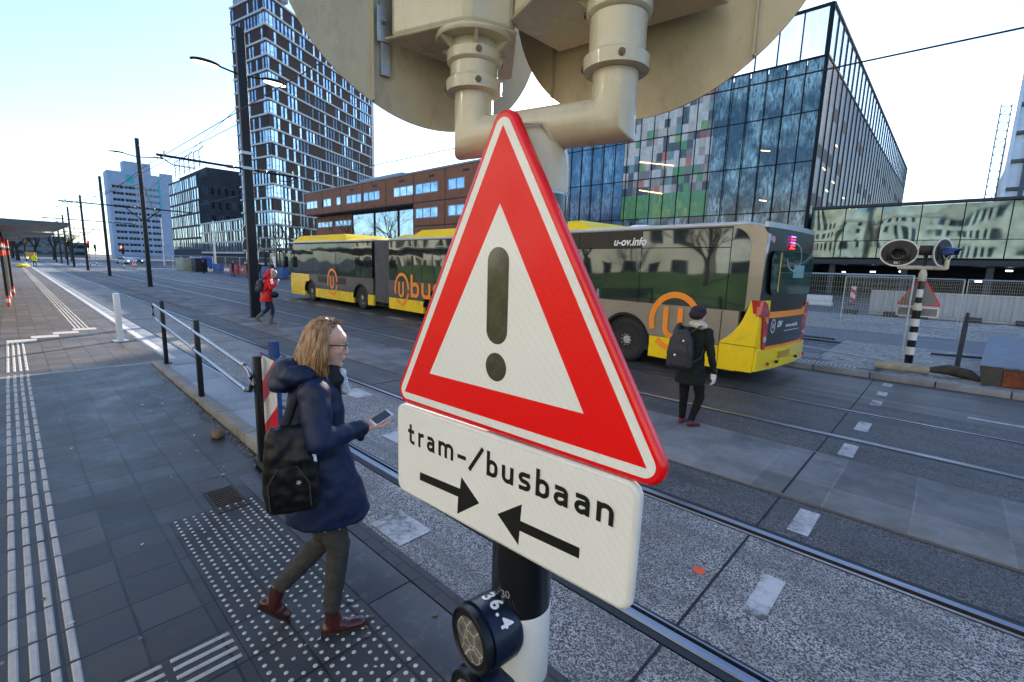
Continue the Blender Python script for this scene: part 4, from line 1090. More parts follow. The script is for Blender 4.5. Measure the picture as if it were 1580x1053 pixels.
def right_tower():
    P = Vector((1.2, 78, 0)); t = empty('construction_tower', P, 0, 'sliver of a tall pale tower with scaffolding at the right edge of the photo', 'building')
    I = Matrix.Translation(-P)
    PW = M('pale_cladding', (.55, .60, .66), .4, .2, .15, .5, 6)
    mb = MB(I); mb.box(2.6, 24, 78, 96, 0, 30); mb.box(3.3, 24, 77.9, 96, 30, 40); mb.build('core', PW, t)
    dm = M('dark_pier', (.08, .09, .11), .5)
    for k in range(9):
        mb = MB(I); mb.box(2.5 + k * 1.4, 2.85 + k * 1.4, 77.4, 78.0, 0, 30 if k < 1 else 40); mb.build('pier', dm if k % 2 else PW, t)
    for zz in range(9, 40, 3):
        mb = MB(I); mb.box(2.7, 24, 77.6, 77.99, zz, zz + .35); mb.build('floor_slab', dm, t)
right_tower()
t = empty('scaffold_mast', (2.0, 90, 0), 0, 'thin lattice mast beside the pale tower at the far right', 'mast')
mb = MB()
for a in ((-.5, 0), (.5, 0), (-.5, 1), (.5, 1)): mb.cyl((a[0], a[1], 0), (a[0], a[1], 24.5), .07, n=6)
for k in range(24): mb.cyl((-.5, 0, k + .2), (.5, 0, k + 1.2), .045, n=5); mb.cyl((-.5, 0, k + 1.2), (.5, 0, k + 1.2), .045, n=5)
mb.build('lattice', M('scaffold_steel', (.25, .27, .30), .5, .6), t)

# buildings on the near side of the street, seen in the reflections
def reflected_row():
    BE = M('beige_render', (.68, .61, .51), .8, 0, .15, .3, 5); 
    for (x0, x1, y, h, lab, nm) in ((-70, -19, -15.5, 21, 'beige rendered block behind the camera with rows of dark windows', 'beige_block'), (-18, 34, -15.5, 17, 'pale office behind the camera with long white window bands', 'pale_office')):
        t = empty(nm, (x0, y, 0), 0, lab, 'building'); I = Matrix.Translation((-x0, -y, 0))
        mb = MB(I); mb.box(x0, x1, y - 12, y - .3, 0, h)
        z = .8
        while z + 3 < h + 1:
            mb.box(x0, x1, y - .3, y, z + 2.0, z + 3.4); z += 3.4
        mb.box(x0, x1, y - .3, y, 0, .8)
        u = x0
        while u < x1: mb.box(u, u + 1.3, y - .3, y - .01, .8, h - 1.2); u += 2.6
        mb.build('wall', BE if nm == 'beige_block' else M('white_render', (.66, .64, .58), .7), t)
        mb = MB(I); mb.box(x0 + .1, x1 - .1, y - .28, y - .2, .9, h - 1); mb.build('glazing', DARKGLASS, t)
reflected_row()
GR = M('grass', (.07, .13, .03), .9, 0, .4, .6, 8, .5)
mb = MB(); mb.skin([[mb.v((x_, y_, z_)) for y_, z_ in ((-7.5, -.03), (-10, .9), (-13.5, 1.9), (-15.2, 1.7), (-15.3, -.03))] for x_ in (-60, -40, -10, 30)], True, True)
tag(mb.build('grass_bank', GR), kind='structure')

# ------------------------------------------------------------------ street furniture
WARM = emit('lamp_glow', (1.0, .80, .50), 1.6)
INS = M('brown_insulator', (.12, .05, .03), .3, 0, .2, coat=.5)
def mast(name, x, y, h, wx, wy, label, lamps, arms, clamps=False):
    t = empty(name, (x, y, 0), 0, label, 'overhead line mast', 'row of dark overhead line masts')
    mb = MB(); k = .86
    lo = [mb.v((sx * wx / 2, sy * wy / 2, 0)) for sx, sy in ((-1, -1), (1, -1), (1, 1), (-1, 1))]; hi = [mb.v((sx * wx / 2 * k, sy * wy / 2 * k, h)) for sx, sy in ((-1, -1), (1, -1), (1, 1), (-1, 1))]
    mb.skin([lo, hi], True, False); mb.build('mast', MAT['dark_pole'], t, bevel=.015)
    mb = MB(); mb.box(-wx * .8, wx * .8, -wy * .8, wy * .8, 0, .03); mb.build('foot_plate', MAT['black_steel'], t)
    if clamps:
        for z in (5.0, 5.48):
            mb = MB(); mb.box(-wx / 2 - .03, wx / 2 + .03, -wy / 2 - .03, wy / 2 + .03, z - .045, z + .045); mb.build('clamp', MAT['galv'], t)
    if lamps:
        zl = lamps
        for s_ in (-1, 1):
            mb = MB(); mb.tube([(0, s_ * wy * .4, zl - .05), (0, s_ * .5, zl), (0, s_ * .7, zl + .03)], .03, 8); a = mb.build('lamp_arm', MAT['dark_pole'], t)
            mb = MB(); mb.ell((0, s_ * 1.02, zl + .03), (.19, .42, .08), 20, 8); l = mb.build('lamp_head', MAT['dark_pole'], a)
            mb = MB(); mb.ell((0, s_ * 1.02, zl - .025), (.16, .37, .05), 20, 8); mb.build('lamp_glass', WARM, l)
    return t
def arm(parent_xy, z, y0, y1, brace, label):
    x, y = parent_xy
    t = empty('cantilever_arm', (x, y, z), 0, label, 'overhead line arm', 'cantilever arms of the overhead line')
    mb = MB(); mb.cyl((0, y0 - y, .02), (0, y1 - y, -.02), .038, n=8); mb.build('arm_tube', MAT['dark_pole'], t)
    for ye in (y0, y1):
        s_ = 1 if ye > y else -1
        mb = MB(); mb.lathe((0, s_ * .5, .0), [(.03, -.12), (.07, -.10), (.04, -.07), (.07, -.04), (.04, -.01), (.07, .02), (.04, .05), (.07, .08), (.03, .12)], 12, (0, 1, 0)); mb.build('insulator', INS, t)
        mb = MB(); mb.tube([(0, (ye - y) * .96, -.02), (.05, (ye - y) * .85, -.22), (.1, (ye - y) * .62, -.24)], .018, 6); mb.build('registration_arm', MAT['dark_pole'], t)
        mb = MB(); mb.cyl((0, (ye - y) * .92, .0), (0, (ye - y) * .92, .16), .035, n=8); mb.build('wire_clamp', MAT['galv'], t)
    if brace:
        for s_ in (-1, 1):
            mb = MB(); mb.cyl((0, s_ * .1, -.75), (0, s_ * .95, .02), .03, n=8); mb.build('brace', MAT['dark_pole'], t)
    return t
ML = ['nearest tall dark mast with two lamps and pale clamps, behind the person in red', 'second dark mast from the front with two lit lamps against the white slab block', 'third dark mast from the front, left of the white slab block', 'fourth dark mast along the tracks', 'fifth dark mast along the tracks', 'sixth dark mast along the tracks', 'seventh dark mast along the tracks', 'eighth dark mast along the tracks, small and far']
MX = [(-17.7, 5.77, 9.3), (-38.2, 6.2, 9.2), (-58.2, 6.45, 9.05), (-77.5, 6.6, 8.9), (-92, 6.4, 8.4), (-110, 6.9, 8.3), (-124, 6.95, 7.8), (-139, 7.0, 7.5)]
for i, (x, y, h) in enumerate(MX):
    mast('catenary_mast', x, y, h, .20 if i == 0 else .22, .30 if i == 0 else .24, ML[i], {0: 7.95, 1: 8.15, 4: 7.4, 6: 6.9}.get(i), None, i == 0)
    if i < 6:
        arm((x, y), 4.98, 3.3 if i == 0 else 2.3, 7.4 if i == 0 else 8.8, i % 2 == 1, 'cantilever arm on the %s mast of the row' % ['nearest', 'second', 'third', 'fourth', 'fifth', 'sixth'][i])
WIRE = M('wire', (.03, .03, .035), .5, .4)
def wire(pts, label, r=.009):
    o = MB(); o.tube(pts, r, 5); P = Vector(pts[0]); ob = o.build('overhead_wire', WIRE); tag(ob, label, 'overhead wire', 'overhead line wires')
def sag(x0, x1, y0, y1, z0, z1, s_, n=10):
    return [(x0 + (x1 - x0) * k / n, y0 + (y1 - y0) * k / n, z0 + (z1 - z0) * k / n - s_ * 4 * (k / n) * (1 - k / n)) for k in range(n + 1)]
p1 = []
for i in range(5): a, b_ = (-17.7 - 20 * (i + 1), -17.7 - 20 * i); p1 = sag(a, b_, 3.3, 3.3, 4.95, 4.95, .25) [:-1] + p1
wire(p1 + sag(-17.7, 12, 3.3, 3.14, 4.85, 4.60, .0), 'contact wire over the near track, rising past the brown tower', .0085)
wire([(-120, 7.6, 4.9), (-17.7, 7.5, 4.85), (12, 7.86, 4.66)], 'thin wire crossing in front of the green glass building to the right edge', .012)
wire([(-17.7, 5.9, 6.6), (-38.2, 3.6, 5.15)], 'stay wire from the nearest mast down to the arm beyond', .012)
wire([(-17.7, 5.8, 7.1), (-38.2, 6.1, 5.6)], 'upper stay wire from the nearest mast towards the second mast', .01)
wire([(-38.2, 6.2, 6.5), (-58, 3.2, 5.9)], 'stay wire dropping leftwards from the second mast', .02)
wire([(-38.2, 6.3, 6.4), (-50, 9.0, 5.1)], 'stay wire dropping rightwards from the second mast', .02)
wire([(-58.2, 6.4, 7.9), (-77, 3.3, 6.6)], 'stay wire dropping leftwards from the third mast', .02)

# pedestrian railing
def railing():
    t = empty('railing', (-4.72, 1.53, 0), 0, 'black posted pedestrian railing with two steel rails along the ramp', 'railing')
    P = Vector((-4.72, 1.53, 0)); I = Matrix.Translation(-P)
    posts = [(-10.27, 1.80, .12, 1.25), (-7.41, 1.66, .06, 1.20), (-4.74, 1.53, .0, 1.13)]
    for x, y, z0, z1 in posts:
        mb = MB(I); mb.box(x - .035, x + .035, y - .03, y + .03, z0 - .05, z1, .004); p = mb.build('post', MAT['black_steel'], t)
        mb = MB(I); mb.box(x - .09, x + .09, y - .07, y + .07, z0 - .0, z0 + .012); mb.build('foot_plate', MAT['black_steel'], p)
        mb = MB(I); mb.cyl((x - .06, y - .05, z0 + .01), (x - .06, y - .05, z0 + .035), .012, n=6); mb.build('bolt', MAT['galv'], p)
    def P3(s_, dz):  # along the rail line
        (x0, y0, a0, b0), (x1, y1, a1, b1) = posts[0], posts[2]
        return Vector((x0 + (x1 - x0) * s_, y0 + (y1 - y0) * s_ - .055, b0 + (b1 - b0) * s_ - dz))
    mb = MB(I); up = [P3(-.10, .12), P3(0, .12), P3(.5, .12), P3(.955, .13)]
    up += [P3(.985, .15), P3(.998, .20), P3(.999, .27), P3(.99, .34), P3(.965, .37)]
    mb.tube(up, .021, 12); mb.build('top_rail', MAT['steel'], t)
    mb = MB(I); mb.tube([P3(-.10, .12), P3(-.115, .14), P3(-.118, .34), P3(-.10, .37)], .021, 12); mb.build('end_bow', MAT['black_steel'], t)
    mb = MB(I); mb.tube([P3(-.10, .37), P3(0, .38), P3(.5, .38), P3(.965, .37)], .021, 12); mb.build('lower_rail', MAT['steel'], t)
    for s_ in (0.0, .52, .96):
        for dz in (.12, .37):
            mb = MB(I); c = P3(s_, dz); mb.lathe(c, [(.025, -.02), (.027, -.015), (.027, .015), (.025, .02)], 12, (1, 0, 0)); mb.build('rail_clamp', MAT['galv'], t)
railing()

# red and white hazard panel on its stand
SR = M('stripe_red', (.62, .012, .02), .35, 0, .15, 6, 60, .05, coat=.3, dirt=(.45, .02, .03)); SW = M('stripe_white', (.66, .66, .64), .4, 0, .12, 6, 60, .05, dirt=(.45, .44, .42))
BLUEF = M('blue_plastic', (.02, .05, .17), .45, 0, .2, 6, 60, .05)
def hazard(loc, rz, w, h, z0, label, lamp=True, scale=1.0, sl=1):
    t = empty('hazard_panel', loc, rz, label, 'hazard panel', 'red and white hazard panels')
    mb = MB(); mb.prism(round_poly([(-w / 2 - .025, z0 - .02), (w / 2 + .025, z0 - .02), (w / 2 + .025, z0 + h + .025), (-w / 2 - .025, z0 + h + .025)], .03, 5), 0, .035); mb.build('frame', BLUEF, t, bevel=.004)
    mb = MB()
    # diagonal bands clipped to the panel
    band = h / 3.6; k = -6
    def clip(poly):
        for axis, lim, sgn in ((0, -w / 2, 1), (0, w / 2, -1), (1, z0, 1), (1, z0 + h, -1)):
            out = []
            for i in range(len(poly)):
                a, b_ = poly[i - 1], poly[i]; ia = (a[axis] - lim) * sgn >= -1e-9; ib = (b_[axis] - lim) * sgn >= -1e-9
                if ia != ib:
                    tt = (lim - a[axis]) / (b_[axis] - a[axis]); out.append((a[0] + (b_[0] - a[0]) * tt, a[1] + (b_[1] - a[1]) * tt))
                if ib: out.append(b_)
            poly = out
            if not poly: return None
        return poly
    for k in range(-3, 9):
        zb = z0 + (k - 1) * band
        q = clip([(-w / 2, zb + sl * w * .35), (w / 2, zb - sl * w * .35), (w / 2, zb - sl * w * .35 + band), (-w / 2, zb + sl * w * .35 + band)])
        if q and len(q) > 2: mb.mi = k % 2; mb.flat(q, -.002)
    mb.build('striped_face', (SW, SR), t)
    mb = MB(); mb.box(-.035, .035, .035, .09, 0, z0 + h + .02); mb.build('post', BLUEF, t)
    mb = MB(); mb.box(-.22, .22, -.12, .22, 0, .07, .02); mb.build('rubber_foot', MAT['rubber'], t)
    if lamp: mb = MB(); mb.cyl((w * .22, .03, z0 + h + .02), (w * .22, .03, z0 + h + .17), .05, .045, 16); mb.build('lamp_stub', BLUEF, t)
    return t
hazard((-4.66, 1.60, .02), R(-3), .44, .80, .30, 'red and white hazard panel with a blue frame behind the walking woman', True, 1, -1)
hazard((-5.2, 41.5, 0), R(5), .30, 1.1, .2, 'small red and white hazard panel far off behind the mesh fence', False)
for x, y, h in ((-88, 12.5, 1.2), (-91, 13.2, 1.2)): hazard((x, y, 0), R(30), .4, 1.0, .2, 'red and white hazard panel by the distant traffic lights' if x == -88 else 'further red and white hazard panel by the distant traffic lights', False)

# bollard
t = empty('bollard', (-13.5, 1.56, .12), R(4), 'square white metal bollard on a base plate near the platform edge', 'bollard')
mb = MB(); mb.box(-.065, .065, -.05, .05, 0, 1.07, .008); mb.build('post', M('white_metal', (.62, .62, .62), .4, 0, .08, 4, 40, .05, coat=.2), t)
mb = MB(); mb.box(-.17, .17, -.13, .13, 0, .015, .003); mb.build('base_plate', MAT['galv'], t)

# drain grate
t = empty('drain_grate', (-4.31, 1.085, .004), 0, 'rusty square iron drain grate set in the dark paving', 'drain grate')
IR = M('cast_iron', (.045, .032, .024), .7, .3, .4, 12, 60, .3, dirt=(.12, .07, .04))
mb = MB(); 
mb.box(-.23, .23, -.115, -.095, -.02, .006); mb.box(-.23, .23, .095, .115, -.02, .006); mb.box(-.23, -.21, -.095, .095, -.02, .006); mb.box(.21, .23, -.095, .095, -.02, .006)
mb.build('rim', IR, t)
mb = MB()
for k in range(9): mb.box(-.195 + .045 * k, -.17 + .045 * k, -.094, .094, -.02, .004)
mb.build('bars', IR, t)
mb = MB(); mb.box(-.21, .21, -.095, .095, -.0035, -.002); mb.build('pit', M('dark_pit', (.003, .003, .003), .9), t)

# rock lying by the kerb
def lump(name, loc, r, mat, label, cat, seed=1, amp=.3):
    mb = MB(); mb.ell((0, 0, 0), r, 20, 12)
    for v in mb.bm.verts:
        n_ = noise.noise(Vector((v.co.x / r[0] * 1.3 + seed, v.co.y / r[1] * 1.3, v.co.z / r[2] * 1.3))) * amp + noise.noise(Vector((v.co.x / r[0] * 4 + seed, v.co.y / r[1] * 4, v.co.z / r[2] * 4))) * amp * .4
        v.co *= (1 + n_); v.co.z = max(v.co.z, -r[2] * .75)
    o = mb.build(name, mat, None, (loc[0], loc[1], loc[2] + r[2] * .7)); return tag(o, label, cat)
lump('stone', (-5.86, 1.44, .03), (.085, .07, .055), M('brown_stone', (.13, .085, .05), .85, 0, .4, 9, 60, .4), 'fist sized brown stone lying on the paving by the kerb', 'stone', 3)
mb = MB()
rr = random.Random(5)
for k in range(420):
    x = rr.uniform(-10.2, -4.4); y = 1.585 - abs(rr.gauss(0, .05)); z = pz(x); s_ = rr.uniform(.003, .011)
    mb.ell((x, y, z + s_ * .3), (s_, s_ * .8, s_ * .6), 5, 4)
tag(mb.build('grit', SAND), 'loose sandy grit lying along the kerb wall', 'grit', kind='stuff')

# ------------------------------------------------------------------ far crossing signal
def far_signal():
    P = Vector((-.50, 13.22, .10)); t = empty('traffic_signal', P, 0, 'far black and white banded pole with two oval signal heads on a beige crossbar', 'traffic signal', 'level crossing signals')
    bands = [(0, .30, 0), (.30, .47, 1), (.47, .62, 0), (.62, .79, 1), (.79, .92, 0), (.92, 1.08, 1), (1.08, 1.26, 0)]
    for z0, z1, w in bands:
        mb = MB(); mb.lathe((0, 0, 0), [(.078 if w else .076, z0 * 1.0), (.078 if w else .076, z1)], 28); mb.build('pole_band', MAT['pole_white'] if w else MAT['pole_black'], t)
    mb = MB(); mb.lathe((0, 0, 0), [(.076, 1.26), (.085, 1.27), (.08, 1.36), (.060, 1.42), (.058, 1.42)], 28); mb.build('pole_cap', MAT['beige'], t)
    for z0, z1, w in ((1.42, 1.54, 0), (1.54, 1.71, 1), (1.71, 1.88, 0)):
        mb = MB(); mb.lathe((0, 0, 0), [(.056 if w else .055, z0), (.056 if w else .055, z1)], 24); mb.build('pole_band', MAT['pole_white'] if w else MAT['pole_black'], t)
    mb = MB(); mb.lathe((0, 0, 0), [(.056, 1.88), (.066, 1.90), (.07, 2.02), (.05, 2.10), (.045, 2.14)], 24)
    mb.cyl((-.42, 0, 2.16), (.36, 0, 2.16), .042, n=20); mb.cyl((.34, 0, 2.14), (.34, 0, 2.34), .045, n=16); mb.cyl((-.40, 0, 2.14), (-.40, 0, 2.26), .045, n=16)
    mb.build('crossbar', MAT['beige'], t)
    def boardhead(c, rot, name):
        h = MB(Matrix.Translation(c) @ Matrix.Rotation(rot, 4, 'Z'))
        el = [(.34 * math.cos(2 * math.pi * i / 48), .295 * math.sin(2 * math.pi * i / 48)) for i in range(48)]
        h.prism(el, 0, .02); b_ = h.build('backing_board', MAT['beige_board'], t)
        h = MB(Matrix.Translation(c) @ Matrix.Rotation(rot, 4, 'Z')); h.prism([(p[0] * .985, p[1] * .985) for p in el], -.003, 0); h.build('white_rim', MAT['sign_rim_white'], b_)
        h = MB(Matrix.Translation(c) @ Matrix.Rotation(rot, 4, 'Z')); h.prism([(p[0] * .90, p[1] * .89) for p in el], -.006, -.003); h.build('black_face', M('board_face', (.035, .03, .028), .6), b_)
        h = MB(Matrix.Translation(c) @ Matrix.Rotation(rot, 4, 'Z')); h.box(-.20, .20, -.03, -.006, -.16, .12, .01); h.build('lamp_body', M('lamp_body', (.012, .012, .014), .4), b_)
        h = MB(Matrix.Translation(c) @ Matrix.Rotation(rot, 4, 'Z')); h.lathe((0, 0, -.02), [(.115, .02), (.115, .06), (.10, .06), (.095, .03), (.06, .022), (.0, .05)], 32, (0, -1, 0)); h.build('lens', M('dark_lens', (.06, .055, .05), .15, 0, .2, coat=.8), b_)
        # visor
        h = MB(Matrix.Translation(c) @ Matrix.Rotation(rot, 4, 'Z')); n = 16; A = []
        for i in range(n + 1):
            th = R(-20 + 220 * i / n); x_, z_ = .125 * math.cos(th), .125 * math.sin(th) - .02
            A.append((h.v((x_, -.03, z_)), h.v((x_ * .8, -.34 + .12 * abs(math.cos(th)), z_ * .7))))
        for i in range(n):
            f = h.bm.faces.new((A[i][0], A[i + 1][0], A[i + 1][1], A[i][1])); f.smooth = True
        h.build('visor', BLUEF if rot > 1 else MAT['black_steel'], b_)
        return b_
    boardhead((-.45, -.06, 2.47), R(-2), 'a')
    b2 = boardhead((.26, -.05, 2.48), R(66), 'b')
    font_text('number', '36.7', .075, Matrix.Translation((-.45, -.067, 2.255)), MAT['white_text'], t, offset=.002)
    mb = MB(); mb.box(-.12, .10, -.12, .12, 2.42, 2.62, .015); mb.cyl((0, 0, 2.2), (0, 0, 2.42), .035, n=12); mb.build('bell_housing', MAT['black_steel'], t)
far_signal()
# signs on the far pole show their grey backs
GB = M('sign_back_grey', (.20, .19, .18), .6, .3, .15, 6, 40, .1)
t = empty('warning_sign', (-.50, 13.34, 1.46), 0, 'far warning triangle seen from behind, grey with a red rim, on the banded pole', 'warning sign', 'tram crossing warning triangles')
mb = MB(); mb.prism(round_poly([(-.375, 0), (.375, 0), (0, .66)], .03, 8), 0, .02); mb.build('rim', MAT['sign_rim_red'], t, bevel=.005)
mb = MB(); mb.prism(round_poly([(-.335, .022), (.335, .022), (0, .615)], .015, 6), -.003, 0); mb.build('grey_back', GB, t)
t = empty('sign_plate', (-.50, 13.34, 1.22), 0, 'far rectangular plate seen from behind under the triangle, grey with a white rim', 'sign plate')
mb = MB(); mb.prism(round_poly([(-.35, 0), (.35, 0), (.35, .21), (-.35, .21)], .03, 6), 0, .02); mb.build('rim', MAT['sign_rim_white'], t, bevel=.004)
mb = MB(); mb.prism(round_poly([(-.325, .025), (.325, .025), (.325, .185), (-.325, .185)], .012, 4), -.003, 0); mb.build('grey_back', GB, t)

def mesh_fence(x0, y0, x1, y1, h, label, z0=.1, cell=.06):
    L = math.hypot(x1 - x0, y1 - y0); a = math.atan2(y1 - y0, x1 - x0)
    t = empty('mesh_fence_panel', (x0, y0, z0), a, label, 'mesh fence', 'temporary mesh fences')
    mb = MB(); mb.tube([(0, 0, 0), (0, 0, h), (.01, 0, h)], .02, 8); mb.tube([(L, 0, 0), (L, 0, h)], .02, 8); mb.cyl((0, 0, h), (L, 0, h), .02, n=8); mb.cyl((0, 0, .12), (L, 0, .12), .018, n=8); mb.build('tube_frame', MAT['galv'], t)
    mb = MB(); r = .0022
    k = cell
    while k < L: mb.box(k - r, k + r, -r, r, .12, h); k += cell
    k = .12 + cell * 2
    while k < h: mb.box(0, L, -r * .9, r * .9, k - r, k + r); k += cell * 2
    mb.build('wire_mesh', MAT['galv'], t)
    return t
mesh_fence(-.62, 12.95, -3.9, 14.4, 1.98, 'tall see-through mesh fence panel left of the far banded pole')
FT = M('fence_tube', (.36, .38, .40), .4, .7)
mesh_fence(-3.4, 24.6, .3, 24.9, 2.0, 'mesh fence panel beyond the side road, left one', .03)
mesh_fence(.4, 24.9, 4.1, 25.2, 2.0, 'mesh fence panel beyond the side road, at the right edge', .03)

# corrugated pale barrier
t = empty('corrugated_barrier', (-3.2, 32, 0), 0, 'long pale grey corrugated barrier standing before the glass bus station', 'barrier')
mb = MB(); A = []
for k in range(0, 360):
    u = k * .05; dd = .05 if (k % 8) < 4 else 0; A.append((mb.v((u, dd, .12)), mb.v((u, dd, 1.28))))
for a, b_ in zip(A, A[1:]): mb.bm.faces.new((a[0], b_[0], b_[1], a[1]))
mb.build('sheeting', M('grey_sheeting', (.36, .38, .39), .55, .2, .12, 1, 20, .1), t)
mb = MB(); mb.box(0, 18, .06, .12, 0, .1); mb.box(0, 18, -.02, .10, 1.28, 1.33); mb.build('rails', MAT['galv'], t)
for i, x in enumerate((-3.9, -2.2, -1.0, .9, 2.6)):
    mb = MB(); mb.box(-.3, .3, -.35, .35, 0, .22, .03); o = mb.build('ballast_block', M('dark_block', (.035, .035, .035), .8) if i == 0 else bpy.data.materials['dark_block'], None, (x, 31.2 + (i % 2) * .3, .02)); tag(o, 'dark ballast block, number %d from the left at the foot of the pale barrier' % (i + 1) if False else ['leftmost dark ballast block before the pale barrier', 'second dark ballast block from the left before the pale barrier', 'middle dark ballast block before the pale barrier', 'dark ballast block behind the leaning post', 'rightmost dark ballast block before the pale barrier'][i], 'ballast block', 'ballast blocks along the barrier')
t = empty('barrier_block', (-6.6, 37.6, 0), 0, 'white plastic road barrier lying right behind the tail of the bus', 'road barrier')
mb = MB(); mb.box(-.85, .85, -.25, .25, 0, .25, .04); mb.box(-.8, .8, -.14, .14, .25, .7, .04); mb.build('body', SW, t)

# leaning wooden post, tarp bundle, rusty skip corner
t = empty('leaning_post', (.28, 13.77, .05), 0, 'dark weathered wooden post leaning to the right in the sand', 'post')
WD = M('dark_wood', (.045, .045, .05), .85, 0, .4, 4, 40, .4, stretch=(4, 4, .6))
mb = MB(); mb.box(-.035, .035, -.03, .03, .1, 1.02); mb.cyl((0, 0, 0), (0, 0, .14), .02, n=8); mb.cyl((0, 0, 1.0), (0, 0, 1.30), .045, .03, 8); o = mb.build('post', WD, t); t.rotation_euler = (R(-4), R(2.5), R(20))
def tube_thing(name, pts, r, mat, label, cat, rs=None):
    P = Vector(pts[0]); mb = MB(); mb.tube([Vector(p) - P for p in pts], r, 10, rs); return tag(mb.build(name, mat, None, P), label, cat)
tube_thing('concrete_beam', [(-1.0, 12.45, .2), (-.6, 12.50, .205), (-.15, 12.62, .2)], .09, M('sandy_concrete', (.30, .27, .20), .85, 0, .3, 6, 60, .4), 'short sand coloured concrete beam lying at the foot of the far banded pole', 'beam', [.085, .10, .09])
tube_thing('tarpaulin_roll', [(-.15, 12.66, .20), (.15, 12.75, .24), (.45, 12.7, .20), (.62, 12.55, .14)], .09, M('dark_tarp', (.05, .042, .03), .8, 0, .5, 6, 30, .5), 'dark crumpled roll of tarpaulin lying on the sand beside the concrete beam', 'tarpaulin', [.05, .11, .10, .04])
tube_thing('steel_bar', [(-.2, 16.1, .12), (.9, 16.2, .15), (1.35, 16.2, .13)], .03, M('blue_black_steel', (.03, .03, .07), .6), 'long thin dark bar lying on the sand behind the leaning post', 'bar')
tube_thing('steel_bar', [(-4.2, 17.2, .12), (-2.4, 16.9, .14)], .03, bpy.data.materials['blue_black_steel'], 'thin dark bar on the sand seen through the mesh fence', 'bar')
t = empty('steel_skip', (.62, 12.3, .1), R(4), 'low steel skip with a rusty end at the right edge of the photo', 'skip')
RU = M('rusty_steel', (.16, .045, .02), .8, .2, .5, 5, 40, .4, dirt=(.30, .12, .04)); SK = M('grey_steel_box', (.06, .055, .05), .6, .3, .4, 4, 30, .2, dirt=(.10, .07, .04))
mb = MB(); mb.prism([(0.0, .0), (.25, .0), (.25, .36), (-.06, .36)], 0, .05); mb.box(.25, 3, .02, .05, 0, .34); mb.build('front_wall', SK, t)
mb = MB(); mb.box(.26, 1.6, -.012, .018, .02, .31); mb.build('rusty_plate', RU, t)
mb = MB(); mb.face([(-.06, .05, .36), (.55, .05, .37), (1.6, 5.2, .5), (.6, 5.2, .5)]); mb.build('cover_sheet', M('blue_grey_cover', (.13, .16, .20), .6), t)

# ------------------------------------------------------------------ platform shelters at the far left
ROOF = M('canopy_metal', (.10, .115, .125), .45, .4, .15); GLS = mat_glass('shelter_glass', (.10, .16, .15), .06, .4)
TAPE = M('warning_tape', (.75, .05, .03), .6)
def shelter(x, lab, yl=1.65):
    t = empty('tram_shelter', (x, 0, .12), 0, lab, 'tram shelter', 'flat roofed shelters along the platform')
    mb = MB(); A = [(-5, -3.2, 2.72), (0, -3.2, 2.72), (0, yl - .3, 2.95), (-5, yl - .3, 2.95)]
    lo = [mb.v(p) for p in [(-9, -3.5, 2.52), (0, -3.5, 2.52), (-.6, yl, 2.88), (-8.4, yl, 2.88)]]; hi = [mb.v(p) for p in [(-9, -3.5, 3.0), (0, -3.5, 3.0), (-.6, yl, 2.98), (-8.4, yl, 2.98)]]
    mb.skin([lo, hi], True, False); mb.build('roof', ROOF, t)
    for px, py in ((-2.2, -.12), (-6.8, -.12), (-2.2, -1.8), (-6.8, -1.8)):
        mb = MB(); mb.cyl((px, py, 0), (px, py, 2.6), .05, n=10); mb.build('post', MAT['black_steel'], t)
    for px in (-2.4, -4.6):
        mb = MB(); mb.box(px - 2, px, -1.86, -1.82, .2, 2.1); mb.build('glass_panel', GLS, t)
    mb = MB(); mb.box(-6.2, -3, -1.5, -1.1, .42, .48); mb.build('bench', WD, t)
    return t
shelter(-22.6, 'nearest flat roofed platform shelter at the left edge of the photo')
shelter(-36.0, 'second flat roofed platform shelter, behind the nearest one', 1.9)
shelter(-56.0, 'third flat roofed platform shelter, low and dark in the distance', 1.0)
for i, (x, y) in enumerate(((-24.4, -.14), (-27.7, -.1), (-30.6, 0.02))):
    t = empty('taped_post', (x, y, .12), 0, ['nearest', 'middle', 'farthest'][i] + ' of the three posts wrapped in red and white tape at the left edge', 'post', 'posts wrapped in warning tape')
    mb = MB(); mb.cyl((0, 0, 0), (0, 0, 2.45), .045, n=10); mb.build('post', MAT['black_steel'], t)
    for z0, z1, m_ in ((.02, .12, TAPE), (.12, .26, SW), (.26, .36, TAPE), (1.75, 1.95, TAPE), (2.05, 2.15, SW), (2.15, 2.4, TAPE)):
        mb = MB(); mb.lathe((0, 0, 0), [(.052, z0), (.055, (z0 + z1) / 2), (.052, z1)], 10); mb.build('tape', m_, t)

# ------------------------------------------------------------------ middle distance, left
def box_thing(name, x, y, z, sx, sy, sz, mat, label, cat, group=None, bev=.03, rz=0):
    mb = MB(); mb.box(-sx / 2, sx / 2, -sy / 2, sy / 2, 0, sz, bev)
    mb.box(-sx / 2 - .02, sx / 2 + .02, -sy / 2 - .02, sy / 2 + .02, sz * .88, sz * .93); mb.box(-sx / 2 - .015, sx / 2 + .015, -sy / 2 - .015, sy / 2 + .015, 0, sz * .08)
    o = mb.build(name, mat, None, (x, y, z)); o.rotation_euler.z = rz; return tag(o, label, cat, group)
PG = M('pale_green_sheet', (.26, .30, .22), .6, 0, .15); PB = M('blue_sheet', (.04, .10, .28), .55); PR = M('red_sheet', (.38, .05, .05), .55); PK = M('black_sheet', (.015, .015, .02), .6)
box_thing('site_cabinet', -82, 17.6, 0, 4.4, 1.4, 1.75, PG, 'pale green site cabinet behind the second mast', 'cabinet')
box_thing('site_cabinet', -77, 18.2, 0, 2.2, 1.4, 1.8, PK, 'black site cabinet right of the pale green one', 'cabinet')
